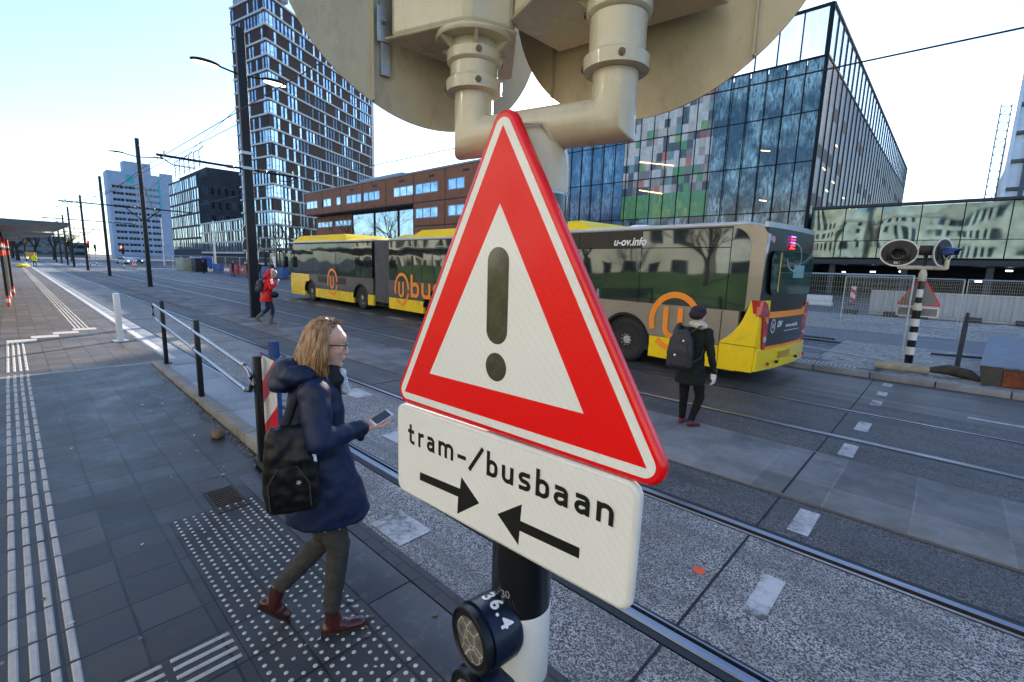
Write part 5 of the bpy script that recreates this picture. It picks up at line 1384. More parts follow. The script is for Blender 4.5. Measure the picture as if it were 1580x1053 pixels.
for i, (x, m_, l) in enumerate(((-72.5, PB, 'left blue plastic barrier behind the waiting people'), (-65.5, PR, 'left red plastic barrier behind the waiting people'), (-60.5, PR, 'right red plastic barrier behind the waiting people'), (-55.0, PB, 'right blue plastic barrier near the bus stop'), (-51.5, PB, 'blue plastic barrier closest to the front of the bus'))):
    box_thing('plastic_barrier', x, 19.3, .1, 3.0, .5, 1.05, m_, l, 'barrier', 'plastic barriers along the far pavement')
for i in range(9):
    mesh_fence(-100 + 5.2 * i, 18.6 + .1 * i, -95 + 5.2 * i, 18.7 + .1 * i, 2.0, ['first', 'second', 'third', 'fourth', 'fifth', 'sixth', 'seventh', 'eighth', 'ninth'][i] + ' mesh fence panel from the left in the row behind the waiting people', .1, .25)
# bus stop shelter behind the nearest mast
t = empty('bus_stop_shelter', (-55.5, 20.2, .1), 0, 'dark framed bus stop shelter between the nearest mast and the bus', 'bus shelter')
mb = MB(); mb.box(-3.4, 3.4, -.9, .9, 2.85, 3.1); mb.build('roof', ROOF, t)
for px in (-3.2, -.2, 3.2):
    for py in (-.8, .8):
        mb = MB(); mb.box(px - .06, px + .06, py - .06, py + .06, 0, 2.85); mb.build('post', MAT['black_steel'], t)
for px in (-3.1, -1.6, .0, 1.5):
    mb = MB(); mb.box(px, px + 1.4, .78, .82, .3, 2.6); mb.build('glass_panel', GLS, t)
mb = MB(); mb.box(2.1, 2.9, -.86, -.80, .5, 2.2); mb.build('poster_case', MAT['white_text'], t)
# traffic lights
def tlight(x, y, h, lab, col, side=0):
    t = empty('traffic_light', (x, y, 0), 0, lab, 'traffic light', 'distant traffic lights')
    z = 0; k = 0
    while z < h - 1.2:
        mb = MB(); mb.cyl((0, 0, z), (0, 0, min(z + .3, h - 1.2)), .06, n=10); mb.build('pole_band', MAT['pole_white'] if k % 2 else MAT['pole_black'], t); z += .3; k += 1
    mb = MB(); mb.box(-.18, .18, -.14, .14, h - 1.2, h, .03); b_ = mb.build('signal_head', MAT['black_steel'], t)
    for j, c_ in enumerate(((1, .06, .03), (1, .5, .05), (.05, .9, .3))):
        on = (j == col); m_ = emit('lit_signal', c_, 9.0) if on else bpy.data.materials.get('unlit_lens') or M('unlit_lens', (.03, .03, .03), .2)
        mb = MB(); mb.ell((.10, -.15, h - .25 - .35 * j), (.15, .06, .15), 12, 8); mb.build('lamp', m_, b_)
tlight(-87, 11.34, 3.3, 'distant traffic light with a lit red lamp beside the second mast', 0)
tlight(-104, 9.2, 4.1, 'distant red traffic light left of the third mast', 0)
tlight(-108, 10.4, 3.6, 'distant traffic light showing green near the third mast', 2)
for i, (x, y) in enumerate(((-119, 22), (-84, 22))):
    tube_thing('white_pole', [(x, y, 0), (x + .2, y, 9.5 if i == 0 else 7.5)], .13, SW, ['slender white pole left of the second mast, far off', 'slender white pole left of the stepped block'][i], 'pole', [.16, .09])
# vehicles, small and far
def car(x, y, rz, col, lab, kind='car', L=4.3, H=1.5):
    t = empty('parked_' + kind, (x, y, 0), rz, lab, kind)
    mb = MB(); W2 = .88
    prof = [(-L / 2, .35), (-L / 2, .85), (-L * .42, 1.0), (-L * .22, H), (L * .22, H), (L * .36, .98), (L / 2, .85), (L / 2, .35)] if kind == 'car' else [(-L / 2, .35), (-L / 2, 1.0), (-L * .44, 1.15), (-L * .34, H), (L / 2, H), (L / 2, .35)]
    mb.prism(prof, -W2, W2); b_ = mb.build('body', M('car_paint', col, .3, 0, .05, coat=.7), t, bevel=.06)
    gl = DARKGLASS
    for s_ in (-1, 1):
        mb = MB(); mb.box(-L * .24, L * .26, s_ * W2 - .01, s_ * W2 + .01, 1.0, H - .12) if kind == 'car' else mb.box(-L * .36, -L * .1, s_ * W2 - .01, s_ * W2 + .01, 1.15, H - .25); mb.build('side_window', gl, t)
        for xx in (-L * .32, L * .32):
            mb = MB(); mb.cyl((xx, s_ * W2 - .12, .32), (xx, s_ * (W2) + .01 * s_, .32), .32, n=18); mb.build('wheel', MAT['rubber'], t)
        mb = MB(); mb.ell((-L / 2, s_ * .62, .72), (.05, .14, .09), 10, 6); mb.build('headlight', emit('car_headlight', (.9, .95, 1), 3.0) if not bpy.data.materials.get('car_headlight') else bpy.data.materials['car_headlight'], t)
    return t
car(-92, 22, R(10), (.03, .10, .45), 'small blue van parked behind the second mast', 'van', 4.6, 1.95)
car(-150, 3.6, R(180), (.75, .30, .02), 'orange yellow vehicle far down the platform beside the person in yellow', 'van', 4.2, 1.9)
car(-128, 17, R(200), (.4, .4, .42), 'distant silver car with its headlights on by the traffic lights', 'car')
car(-140, 20, R(200), (.08, .08, .09), 'distant dark car behind the silver one', 'car')
car(-47, 22.5, R(5), (.45, .52, .58), 'pale van partly hidden by the front of the bus', 'van', 5.0, 2.1)
lump('yellow_heap', (-84, 1.2, .12), (1.6, .6, .25), M('yellow_cover', (.70, .55, .03), .7), 'low yellow covered heap left of the person in yellow', 'covered heap', 8, .2)

# ------------------------------------------------------------------ bare winter trees
BARK = M('bark', (.045, .036, .028), .9, 0, .35, 5, 30, .4)
def tree(x, y, h, lab, seed, spread=.38, depth=5, group='bare winter trees', r0=None, leaf=0):
    rr = random.Random(seed); t = empty('bare_tree', (x, y, 0), 0, lab, 'tree', group)
    tr = MB(); r0 = r0 or h * .018; tp = [Vector((0, 0, 0)), Vector((rr.uniform(-.1, .1), 0, h * .14)), Vector((rr.uniform(-.15, .15), rr.uniform(-.1, .1), h * .3))]
    tr.tube(tp, r0, 8, [r0 * 1.25, r0, r0 * .8]); tr.build('trunk', BARK, t)
    cr = MB()
    def br(p, d, l, r, k):
        n = 3; pts = [p]; rs = [r]; q = p.copy(); dd = d.copy()
        for i in range(n):
            dd = (dd + Vector((rr.gauss(0, .16), rr.gauss(0, .16), rr.gauss(.05, .1)))).normalized(); q = q + dd * l / n; pts.append(q.copy()); rs.append(r * (1 - .35 * (i + 1) / n))
        cr.tube(pts, r, 4 if k < 3 else 6, rs)
        if k == 0: return
        for j in range(rr.choice((2, 3, 3))):
            u = rr.uniform(.45, 1.0); base = pts[min(n, int(u * n + .5))]
            ax = Vector((rr.gauss(0, 1), rr.gauss(0, 1), rr.gauss(0, .6))).normalized()
            nd = (dd + ax * rr.uniform(.5, .95)).normalized(); nd.z = abs(nd.z) * .8 + .12
            br(base, nd.normalized(), l * rr.uniform(.62, .82), rs[-1] * .72, k - 1)
    for j in range(5):
        a = j * 2.4 + rr.random(); br(tp[-1] * rr.uniform(.75, 1), Vector((math.cos(a) * spread, math.sin(a) * spread, .85)).normalized(), h * .26, r0 * .55, depth - 1)
    cr.build('crown', BARK, t)
TP = [(-58, 24, 9.5), (-66, 25.5, 9), (-74, 26, 8.5), (-49, 26, 9), (-42, 27, 9.5)]
TL = ['bare tree before the foot of the brown tower', 'bare tree left of the one before the brown tower', 'bare tree before the banded wing', 'bare tree reflected side of the brick office, left', 'bare tree before the glass wall of the brick office']
TL[3] = 'bare tree before the left windows of the brick office'
for i, ((x, y, h), l) in enumerate(zip(TP, TL)): tree(x, y, h, l, 20 + i, depth=5)
FT_ = [(-150, 1.5, 10), (-165, -2, 12), (-175, 5, 11), (-190, 1, 13), (-200, -6, 12), (-185, 9, 11), (-160, 11, 9), (-215, 4, 13), (-210, 13, 12), (-170, -9, 11)]
for i, (x, y, h) in enumerate(FT_): tree(x, y, h, ['nearest', 'second', 'third', 'fourth', 'fifth', 'sixth', 'seventh', 'eighth', 'ninth', 'tenth'][i] + ' bare tree of the dark clump at the far end of the platform', 60 + i, .5, 5, 'far bare trees', .3)
# far skyline behind the trees
for i, (x, y, sx, sy, h, l) in enumerate(((-330, 12, 40, 30, 7, 'low distant grey building at the end of the tracks'), (-360, -18, 40, 34, 9, 'low distant building behind the platform shelters'))):
    t = empty('distant_building', (x, y, 0), 0, l, 'building', 'low distant buildings'); mb = MB(); mb.box(-sx / 2, sx / 2, -sy / 2, sy / 2, 0, h); mb.box(-sx / 2 + 3, sx / 2 - 3, -sy / 4, sy / 4, h, h + 2.5); mb.build('wall', M('distant_render', (.16, .17, .19), .8), t)
    mb = MB()
    for k in range(int(h / 3.2)): mb.box(sx / 2, sx / 2 + .1, -sy / 2 + 1, sy / 2 - 1, 1 + 3.2 * k, 2.6 + 3.2 * k)
    mb.build('window_band', DARKGLASS, t)
# trees behind the camera that show in the reflections
for i, (x, y, h) in enumerate(((-16, -11, 9), (-28, -12, 10), (-4, -12, 9))): tree(x, y, h, ['middle', 'left', 'right'][i] + ' bare tree standing behind the camera on the grass bank', 90 + i, .5, 4, 'trees behind the camera', .2)

# a few dry leaves and scraps blown along the kerb and the paving
mb = MB(); rr = random.Random(9)
for k in range(90):
    if rr.random() < .6: x = rr.uniform(-10, -1.5); y = 1.25 + rr.uniform(-.5, .3) * rr.random()
    else: x = rr.uniform(-9, -1.6); y = rr.uniform(-.8, 1.4)
    z = pz(x) + .011; s_ = rr.uniform(.008, .02); a = rr.uniform(0, 6.3); mb.mi = 0 if rr.random() < .7 else 1
    P_ = [Vector((x, y, z)) + Vector((math.cos(a + t_) * s_ * q_, math.sin(a + t_) * s_ * q_, rr.uniform(-.002, .006))) for t_, q_ in ((0, 1.3), (1.3, .6), (3.1, 1.1), (4.6, .7))]
    mb.face(P_)
tag(mb.build('dry_leaves', (M('dry_leaf', (.16, .09, .04), .8), M('paper_scrap', (.45, .44, .42), .8))), 'scattered dry leaves and paper scraps on the dark paving', 'leaves', kind='stuff')

# ------------------------------------------------------------------ articulated bus
def bus():
    P = Vector((-2.42, 8.95, 0)); t = empty('articulated_bus', P, 0, 'long yellow and taupe articulated bus with orange round emblems crossing behind the sign', 'bus')
    I = Matrix.Translation(-P)
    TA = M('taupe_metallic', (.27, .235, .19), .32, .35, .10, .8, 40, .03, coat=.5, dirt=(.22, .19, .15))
    TA_SHADED = M('dark_taupe', (.085, .078, .072), .35, .3, .12, .8, 40, .03, coat=.5)  # same taupe, darkened: shade on the middle and front sections put into the colour
    YE = M('bus_yellow', (.84, .59, .006), .26, 0, .07, .9, 40, .03, coat=.6, dirt=(.60, .41, .03))
    PY = M('roof_yellow', (.80, .56, .006), .6, 0, .1, .9, 40, .05, spec=.15)
    BG = mat_glass('bus_window_glass', (.085, .105, .11), .035, .80, .10, .8, .25, dist=.10)
    BK = M('bus_black', (.006, .007, .009), .35, 0, .2, 2, 40, .03, coat=.1, spec=.3)
    OR = M('emblem_orange', (.85, .26, .02), .45, 0, .05)
    GRY = M('roof_edge_silver', (.36, .38, .41), .35, .5, .1)
    RB = M('bellows_rubber', (.10, .10, .105), .6, 0, .25, 3, 40, .15)
    W = 2.55
    def sec(o, u): return I @ frame((o[0], o[1], 0), u)     # x runs towards -X... set per section
    # local frames: x = distance from the rear of the section towards the front, y = into the bus (away from us), z up
    def F3(o, d):
        d = Vector((d[0], d[1], 0)).normalized(); n = Vector((d.y, -d.x, 0))
        if n.y < 0: n = -n
        return I @ Matrix(((d.x, n.x, 0, o[0]), (d.y, n.y, 0, o[1]), (0, 0, 1, 0), (0, 0, 0, 1)))
    def wheel(F, s_, y0, side):
        w = MB(F)
        def lat(prof, mat, par, nm, n=40):
            b_ = MB(F); b_.lathe((s_, y0, .50), prof, n, (0, -side, 0)); return b_.build(nm, mat, par)
        tyre = lat([(.26, -.28), (.47, -.28), (.495, -.25), (.50, -.2), (.50, -.05), (.485, -.01), (.44, .008), (.33, .006), (.285, -.012)], MAT['rubber'], t, 'wheel')
        rim = lat([(.30, -.012), (.292, -.03), (.26, -.07), (.22, -.10), (.17, -.085), (.155, -.02), (.14, -.005), (.09, .0), (.0, .003)], M('rim_steel', (.42, .40, .37), .45, .3, .2, 8, 40, .1) if not bpy.data.materials.get('rim_steel') else bpy.data.materials['rim_steel'], tyre, 'rim')
        b_ = MB(F)
        for k in range(10):
            a = R(36 * k); b_.cyl((s_ + .125 * math.cos(a), y0 - side * -.0, .50 + .125 * math.sin(a)), (s_ + .125 * math.cos(a), y0 - side * .025, .50 + .125 * math.sin(a)), .016, n=8)
        b_.build('wheel_nuts', MAT['galv'], rim)
        b_ = MB(F)
        for k in range(8):
            a = R(45 * k + 20); b_.cyl((s_ + .225 * math.cos(a), y0 + side * .085, .50 + .225 * math.sin(a)), (s_ + .225 * math.cos(a), y0 + side * .075, .50 + .225 * math.sin(a)), .026, n=10)
        b_.build('vent_holes', M('hole_black', (.004, .004, .004), .9), rim)
    def section(o, d, L, wheels, taper=None, dark=False, name='body', glass=None, ends=(True, True)):
        F = F3(o, d); body = TA_SHADED if dark else TA
        # lower yellow skirt with wheel arches cut as half rounds
        def side_poly(z0, z1, a, b_):
            """band between z0..z1 with arches removed; split in pieces"""
            cuts = sorted([(w_ - .62, w_ + .62) for w_ in wheels]); xs = a; out = []
            for c0, c1 in cuts:
                if c0 > a and c1 < b_: out.append((xs, c0)); xs = c1
            out.append((xs, b_)); return out
        # solid body: inner shell
        sh = MB(F); sh.box(.03, L - .03, .10, W - .02, .34, 2.86); sh.build('inner_shell', M('inner_shell', (.02, .02, .022), .7) if not bpy.data.materials.get('inner_shell') else bpy.data.materials['inner_shell'], t)
        for (y0, y1) in ((0, .1),):
            pass
        zb, zy, zw = .24, .69, 1.36
        for (a, b_) in side_poly(zb, zy, 0, L):
            m = MB(F); m.box(a, b_, 0, .1, zb, zy); m.build('skirt', YE, t, bevel=.012)
        # arches in taupe band
        for yy in (0,):
            m = MB(F); segs = side_poly(zy, zw, 0, L)
            for (a, b_) in segs: m.box(a, b_, .002, .1, zy + .004, zw)
            for w_ in wheels:
                n = 14; pts = [(w_ - .62, zy + .004)] + [(w_ - .60 * math.cos(math.pi * k / n), .50 + .60 * math.sin(math.pi * k / n)) for k in range(n + 1) if .50 + .60 * math.sin(math.pi * k / n) > zy + .01] + [(w_ + .62, zy + .004), (w_ + .62, zw), (w_ - .62, zw)]
                m.prism(pts, .002, .1)
            m.build('side_panel', body, t)
            for w_ in wheels:
                n = 20; m = MB(F); ro, ri = .635, .575
                out = [(w_ - ro * math.cos(math.pi * k / n), .48 + ro * math.sin(math.pi * k / n)) for k in range(n + 1)]; inn = [(w_ - ri * math.cos(math.pi * k / n), .48 + ri * math.sin(math.pi * k / n)) for k in range(n, -1, -1)]
                m.prism(out + inn, -.012, .3); m.build('wheel_arch', BK, t)
                wheel(F, w_, .10, 1); 
        # far side, plain
        m = MB(F); m.box(0, L, W - .06, W, .3, 2.86); m.build('far_side', YE, t)
        # skirt hatches: thin seams and small catches
        m = MB(F); u = .9
        while u < L - .5:
            if all(abs(u - w_) > .75 for w_ in wheels): m.box(u, u + .008, -.003, .0, .27, .67); m.box(u + .06, u + .10, -.004, .0, .60, .62)
            u += 1.05
        m.box(.02, L - .02, -.002, .002, .684, .692); m.build('hatch_seams', BK, t)
        # roof
        m = MB(F); m.box(0, L, -.0, W, 2.86, 2.95, .03); m.build('roof', GRY, t)
        return F
    # rear section
    d1 = (-.9952, .098)
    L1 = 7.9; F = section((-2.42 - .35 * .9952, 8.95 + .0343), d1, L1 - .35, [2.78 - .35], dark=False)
    Fr = F3((-2.42, 8.95), d1)
    # glass band of the rear section with rounded tail end
    def gl(F, a, b_, z0, z1, par=None, nm='window', mat=BG, rnd=None):
        m = MB(F); m.prism([(a, z0), (b_, z0), (b_, z1), (a, z1)] if rnd is None else rnd, -.004, .02); return m.build(nm, mat, par or t)
    tail = [(.27, 1.36)] + [(.62 - .36 * math.cos(R(a)), 2.44 + .40 * math.sin(R(a))) for a in range(0, 95, 10)] + [(.62, 2.84), (.62, 1.36)]
    # window panes
    gl(Fr, 0, 0, 0, 0, rnd=[(.255 + .0, 1.36)] + [(.60 - .345 * math.cos(R(a)), 2.46 + .385 * math.sin(R(a))) for a in range(0, 91, 10)] + [(.60, 1.36)])
    for a, b_ in ((.615, 2.48), (2.495, 4.2), (4.215, 6.0), (6.015, 7.85)):
        gl(Fr, a, b_, 1.36, 2.49)
        gl(Fr, a, b_, 2.505, 2.845, mat=BG if a < 1 else BK)
    # top/bottom trims
    m = MB(Fr); m.box(.6, 7.85, -.008, .02, 2.845, 2.87); m.build('window_trim', BK, t)
    # tail: curved taupe pillar and rising yellow quarter
    pil = [(0.02, 1.57)] + [(.14, 1.57), (.255, 1.36)] + [(.255, 1.9)] + [(.60 - .345 * math.cos(R(a)), 2.46 + .385 * math.sin(R(a))) for a in range(0, 91, 10)] + [(.62, 2.87), (.25, 2.90), (.08, 2.84), (.0, 2.72)]
    m = MB(Fr); m.prism(pil, .0, .35); m.build('corner_pillar', TA, t)
    yq = [(.03, .27), (.66, .24), (.66, .76), (.53, .86), (.42, .97), (.33, 1.10), (.27, 1.22), (.22, 1.36), (.16, 1.57), (.02, 1.57), (-.01, 1.2)]
    m = MB(Fr); m.prism(yq, -.006, .12); m.build('tail_quarter', YE, t, bevel=.01)
    m = MB(Fr); m.box(.655, .665, -.008, .0, .25, 1.34); m.box(-.0, .66, -.009, .0, .735, .745); m.build('panel_seam', BK, t)
    # rear wall: black upper with window, dark lower panel, yellow bumper
    FB = I @ Matrix(((.098, -.9952, 0, -2.42), (.9952, .098, 0, 8.95), (0, 0, 1, 0), (0, 0, 0, 1)))   # x across the tail, y into the bus
    def bx(x0, x1, z0, z1, d0, d1_, mat, nm, bev=.0):
        m = MB(FB); m.box(x0, x1, d0, d1_, z0, z1); return m.build(nm, mat, t, bevel=bev)
    nn = 12
    def bow(x): return -.07 * (1 - ((x - 1.2) / 1.25) ** 2)
    def bowed(x0, x1, z0, z1, off, mat, nm, th=.06, zt=None):
        m = MB(FB); A = []
        for k in range(nn + 1):
            x = x0 + (x1 - x0) * k / nn; y = bow(x) + off; A.append([m.v((x, y, z0)), m.v((x, y, z1)), m.v((x, y + th, z1)), m.v((x, y + th, z0))])
        m.skin(A, True, False); 
        for f in m.bm.faces: f.smooth = False
        return m.build(nm, mat, t)
    bowed(.03, 2.42, 1.33, 2.84, .02, BK, 'rear_wall')
    bowed(.03, 2.42, 2.84, 2.93, .03, GRY, 'roof_edge')
    bowed(.02, 2.43, .30, .68, -.02, YE, 'bumper', .12)
    bowed(.02, .36, .66, 1.57, .00, YE, 'tail_corner'); bowed(2.14, 2.43, .66, 1.40, .00, YE, 'tail_corner')
    bowed(.34, 2.14, .74, 1.29, -.006, M('engine_cover', (.028, .030, .036), .35, 0, .2, 3, 30, .03, coat=.3), 'engine_cover')
    bowed(.34, 2.14, 1.25, 1.36, -.012, OR, 'orange_strip'); bowed(.36, 2.12, .66, .735, -.014, OR, 'orange_strip')
    # rear window, rounded
    m = MB(FB); rp = round_poly([(.22, 1.67), (2.28, 1.67), (2.30, 2.45), (.16, 2.45)], .16, 6); top_ = []
    m.prism(rp, -.062, -.05); o_ = m.build('rear_window', mat_glass('rear_window_glass', (.035, .10, .09), .06, .35, .04, .6, .3), t)
    m = MB(FB); m.box(.52, .56, -.066, -.062, 1.72, 2.42); m.build('grab_rail', M('grab_rail_yellow', (.6, .45, .05), .5), o_)
    m = MB(FB); m.box(1.22, 1.78, -.066, -.062, 1.98, 2.22); m.build('inner_screen', M('pale_screen', (.16, .32, .34), .4), o_)
    m = MB(FB); ring_ = [(1.18 + .36 * math.cos(R(a)), 2.36 + .25 * math.sin(R(a))) for a in range(-175, 150, 12)]
    stroke_poly(m, ring_, .028, -.068, Matrix.Identity(4)); m.build('ring_emblem', M('silver_ring', (.35, .38, .38), .5), t)
    m = MB(FB)
    LR, LB = emit('led_red', (1, .02, .03), 2.2), emit('led_violet', (.35, .10, 1), 2.0)
    for k in range(5):
        m = MB(FB); m.box(.88, 1.10, -.075, -.07, 2.505 + .052 * k, 2.525 + .052 * k); m.build('brake_led', LR if k < 2 else LB if k % 2 == 0 else LR, t)
    for x, z in ((.10, 2.63), (2.30, 2.60)):
        m = MB(FB); m.cyl((x, -.03 + bow(x) * .5, z), (x, -.05 + bow(x), z), .06, n=16); m.build('marker_lamp', M('pink_lens', (.55, .28, .32), .3), t)
    # tail lights: tall curved clusters at both corners
    TLm = M('tail_light_red', (.42, .008, .012), .15, 0, .2, 8, 40, .03, coat=.9); AM = M('amber_lens', (.8, .22, .01), .2, coat=.8); CL = M('clear_lens', (.55, .5, .5), .15, coat=.8)
    m = MB(FB); m.prism([(-.03, 1.30), (.0, 1.57), (.12, 1.56), (.24, 1.50), (.35, 1.36), (.34, .72), (.28, .66), (.17, .70), (.12, 1.0), (.10, 1.26)], -.045, .05); a = m.build('tail_light', TLm, t, bevel=.01)
    m = MB(Fr); m.prism([(-.02, 1.33), (.0, 1.575), (.15, 1.575), (.10, 1.34)], -.012, .02); m.build('tail_light_side', TLm, a)
    for x, z, r, mt in ((.235, 1.22, .055, AM), (.235, .87, .055, CL)):
        m = MB(FB); m.cyl((x, -.045, z), (x, -.06, z), r, n=16); m.build('lens', mt, a)
    m = MB(FB); m.prism([(2.16, .70), (2.14, 1.36), (2.30, 1.50), (2.43, 1.50), (2.42, 1.2), (2.34, .68)], -.03, .04); a = m.build('tail_light', TLm, t, bevel=.01)
    for x, z, mt in ((2.27, 1.22, AM), (2.29, .87, CL)):
        m = MB(FB); m.cyl((x, -.03, z), (x, -.045, z), .045, n=14); m.build('lens', mt, a)
    m = MB(FB); m.box(.86, 1.42, -.105, -.095, .47, .60); a = m.build('number_plate', M('plate_yellow', (.45, .26, .03), .5), t)
    for x in (.35, .75, 1.75, 2.2):
        m = MB(FB); m.cyl((x, -.08 + bow(x) * .3, .42), (x, -.10 + bow(x) * .6, .42), .03, n=10); m.build('reflector', TLm if x in (.35, 2.2) else BK, t)
    WTx = MAT['white_text']
    m = MB(FB); stroke_poly(m, [(.52 + .10 * math.cos(R(a_)), 1.10 + .12 * math.sin(R(a_))) for a_ in range(0, 361, 20)], .018, -.066, Matrix.Identity(4)); m.build('ring_emblem', WTx, t)
    TB = lambda x, z, y=-.075: FB @ Matrix.Translation((x, y, z))
    font_text('lettering', 'U', .12, TB(.52, 1.10, -.07), WTx, t, offset=.004)
    font_text('lettering', 'OV', .15, TB(.80, 1.12), WTx, t, offset=.006, shear=.15)
    font_text('lettering', 'www.u-ov.info', .105, TB(1.42, 1.08, -.078), WTx, t, offset=.002, shear=.2)
    font_text('lettering', 'meer bus 0900', .055, TB(1.38, .98, -.078), WTx, t) if False else None
    m = MB(FB); m.box(1.05, 1.85, -.079, -.077, .975, .985); m.build('thin_rule', WTx, t)
    # side lettering and the big emblem
    TS = lambda x, z, y=-.012: Fr @ Matrix.Translation((x, y, z)) @ Matrix.Scale(-1, 4, (1, 0, 0))
    font_text('lettering', 'u-ov.info', .235, TS(2.80, 2.63), WTx, t, shear=.22, offset=.006)
    def emblem(F, c, rx, rz, bu=False):
        m = MB(F); T0 = Matrix.Identity(4)
        a0 = [(c[0] + rx * math.cos(R(a_)), c[1] + rz * math.sin(R(a_))) for a_ in range(-20, 181, 8)]
        a1 = [(c[0] + rx * math.cos(R(a_)), c[1] + rz * math.sin(R(a_))) for a_ in range(194, 322, 8)]
        w_ = rx * .24
        stroke_poly(m, a0, w_, -.012, T0); m.build('emblem_ring', OR, t); m = MB(F); stroke_poly(m, a1, w_, -.0125, T0)
        m.build('emblem_ring', OR, t)
        m = MB(F); s_ = rx / .52; h = .23 * s_; r_ = .16 * s_
        # u, mirrored so that it reads correctly from the street
        stroke_poly(m, [(c[0] + r_ + .04 * s_, c[1] + .30 * s_), (c[0] + r_ + .04 * s_, c[1] - .1 * s_)] + [(c[0] + .04 * s_ + r_ * math.cos(R(-a_)), c[1] - .12 * s_ + r_ * 1.1 * math.sin(R(-a_))) for a_ in range(0, 181, 15)] + [(c[0] - r_ + .04 * s_, c[1] + .30 * s_)], .115 * s_, -.013, T0)
        m.build('emblem_letter', OR, t)
    emblem(Fr, (1.60, 1.02), .52, .55)
    # middle section
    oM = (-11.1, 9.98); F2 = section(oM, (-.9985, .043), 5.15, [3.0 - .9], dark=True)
    for k, (a, b_) in enumerate(((.05, 1.7), (1.72, 3.4), (3.42, 5.1))):
        gl(F2, a, b_, 1.37, 2.50); gl(F2, a, b_, 2.515, 2.85)
    emblem(F2, (4.17, 1.05), .47, .56)
    TS2 = lambda x, z: F2 @ Matrix.Translation((x, -.012, z)) @ Matrix.Scale(-1, 4, (1, 0, 0))
    m = MB(F2)
    # 'bu(s)' drawn as strokes, mirrored along x
    def mir(g, x, wd, z, xh, mb_, w_=.24, d_=-.0135):
        gw, st = GL[g]; sx = wd / gw
        for s_ in st: stroke_poly(mb_, [(x - p[0] * sx, z + p[1] * xh) for p in s_], w_ * xh, d_, Matrix.Identity(4)); d_ -= .0003
    mir('b', 3.57, .62, .78, .56, m); mir('u', 2.86, .62, .78, .56, m); mir('s', 2.14, .54, .78, .56, m); m.build('lettering', OR, t)
    # front section
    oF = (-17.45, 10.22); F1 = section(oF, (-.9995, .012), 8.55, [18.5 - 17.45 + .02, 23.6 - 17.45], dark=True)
    for a, b_ in ((.06, 1.5), (1.52, 2.98), (3.0, 4.45), (4.47, 5.75)):
        gl(F1, a, b_, 1.37, 2.48); gl(F1, a, b_, 2.495, 2.82)
    gl(F1, 0, 0, 0, 0, rnd=[(5.77, 1.37), (6.3, 1.30), (8.3, 1.34), (8.38, 1.5), (8.28, 2.3), (8.05, 2.82), (5.77, 2.82)])
    emblem(F1, (3.66, 1.07), .47, .56)
    for a in (2.4, 4.25):
        m = MB(F1)
        m.box(a, a + .95, -.01, .0, .98, 1.28); m.build('vent_grille', BK, t)
    # cab front: yellow nose rising under the windscreen
    FN = F1
    m = MB(FN); m.prism([(6.75, .30), (8.50, .36), (8.55, .8), (8.50, 1.25), (8.35, 1.34), (6.22, 1.34), (6.18, 1.0), (6.60, .95), (6.78, .7)], -.02, .12); m.build('nose_side', YE, t, bevel=.03)
    m = MB(FN); A = []
    for k in range(13):
        yy = .05 + (W - .1) * k / 12; bw_ = .16 * (1 - ((yy - W / 2) / (W / 2)) ** 2)
        A.append([m.v((8.45, yy, .34)), m.v((8.48 + bw_, yy, .36)), m.v((8.52 + bw_, yy, .9)), m.v((8.42 + bw_, yy, 1.32)), m.v((8.35, yy, 1.34))])
    m.skin(A, True, True); m.build('nose', YE, t)
    m = MB(FN); A = []
    for k in range(13):
        yy = .04 + (W - .08) * k / 12; bw_ = .14 * (1 - ((yy - W / 2) / (W / 2)) ** 2)
        A.append([m.v((8.2, yy, 1.33)), m.v((8.42 + bw_, yy, 1.34)), m.v((8.34 + bw_, yy, 2.2)), m.v((8.08 + bw_, yy, 2.86)), m.v((7.9, yy, 2.88))])
    m.skin(A, True, True); m.build('windscreen', BG, t)
    m = MB(FN); m.tube([(8.2, .0, 2.62), (8.5, -.18, 2.55), (8.52, -.24, 2.2)], .025, 6); a = m.build('mirror_arm', BK, t)
    m = MB(FN); m.box(8.42, 8.56, -.36, -.14, 1.62, 2.2, .04); m.build('mirror', BK, a)
    # bellows
    for o0, o1, nmn in (((-17.42, 10.24), (-16.22, 10.20), 9), ((-11.12, 9.98), (-10.25, 9.72), 8)):
        n = nmn * 2; m = MB(I); A = []
        for k in range(n + 1):
            s_ = k / n; x = o0[0] + (o1[0] - o0[0]) * s_; y = o0[1] + (o1[1] - o0[1]) * s_ + (.03 if k % 2 else .10)
            y2 = y + W - (.06 if k % 2 else .2); z1 = 2.90 - (0 if k % 2 else .06)
            A.append([m.v((x, y, .42)), m.v((x, y, z1)), m.v((x, y2, z1)), m.v((x, y2, .42))])
        m.skin(A, True, False); m.build('bellows', RB, t)
    # roof pods
    def pod(F, a, b_, z1, y0, y1, nm='roof_pod'):
        m = MB(F); lo = [m.v(p) for p in ((a, y0, 2.94), (b_, y0, 2.94), (b_, y1, 2.94), (a, y1, 2.94))]; s_ = .55; hi = [m.v(p) for p in ((a + s_, y0 + .25, z1), (b_ - s_, y0 + .25, z1), (b_ - s_, y1 - .25, z1), (a + s_, y1 - .25, z1))]
        m.skin([lo, hi], True, False); m.build(nm, PY, t, bevel=.03)
    pod(F1, 2.4, 8.35, 3.26, .05, 2.45); pod(F1, .1, 2.6, 3.07, .1, 2.4); pod(F2, .1, 3.9, 3.24, .1, 2.45); pod(F2, 3.6, 5.1, 3.10, .1, 2.4); pod(Fr, 3.95, 7.8, 3.20, .1, 2.45)
    m = MB(Fr); m.lathe((3.35, 1.2, 0), [(.35, 2.94), (.33, 3.05), (.2, 3.09), (0.0, 3.10)], 24); m.build('roof_vent', MAT['white_text'], t)
bus()


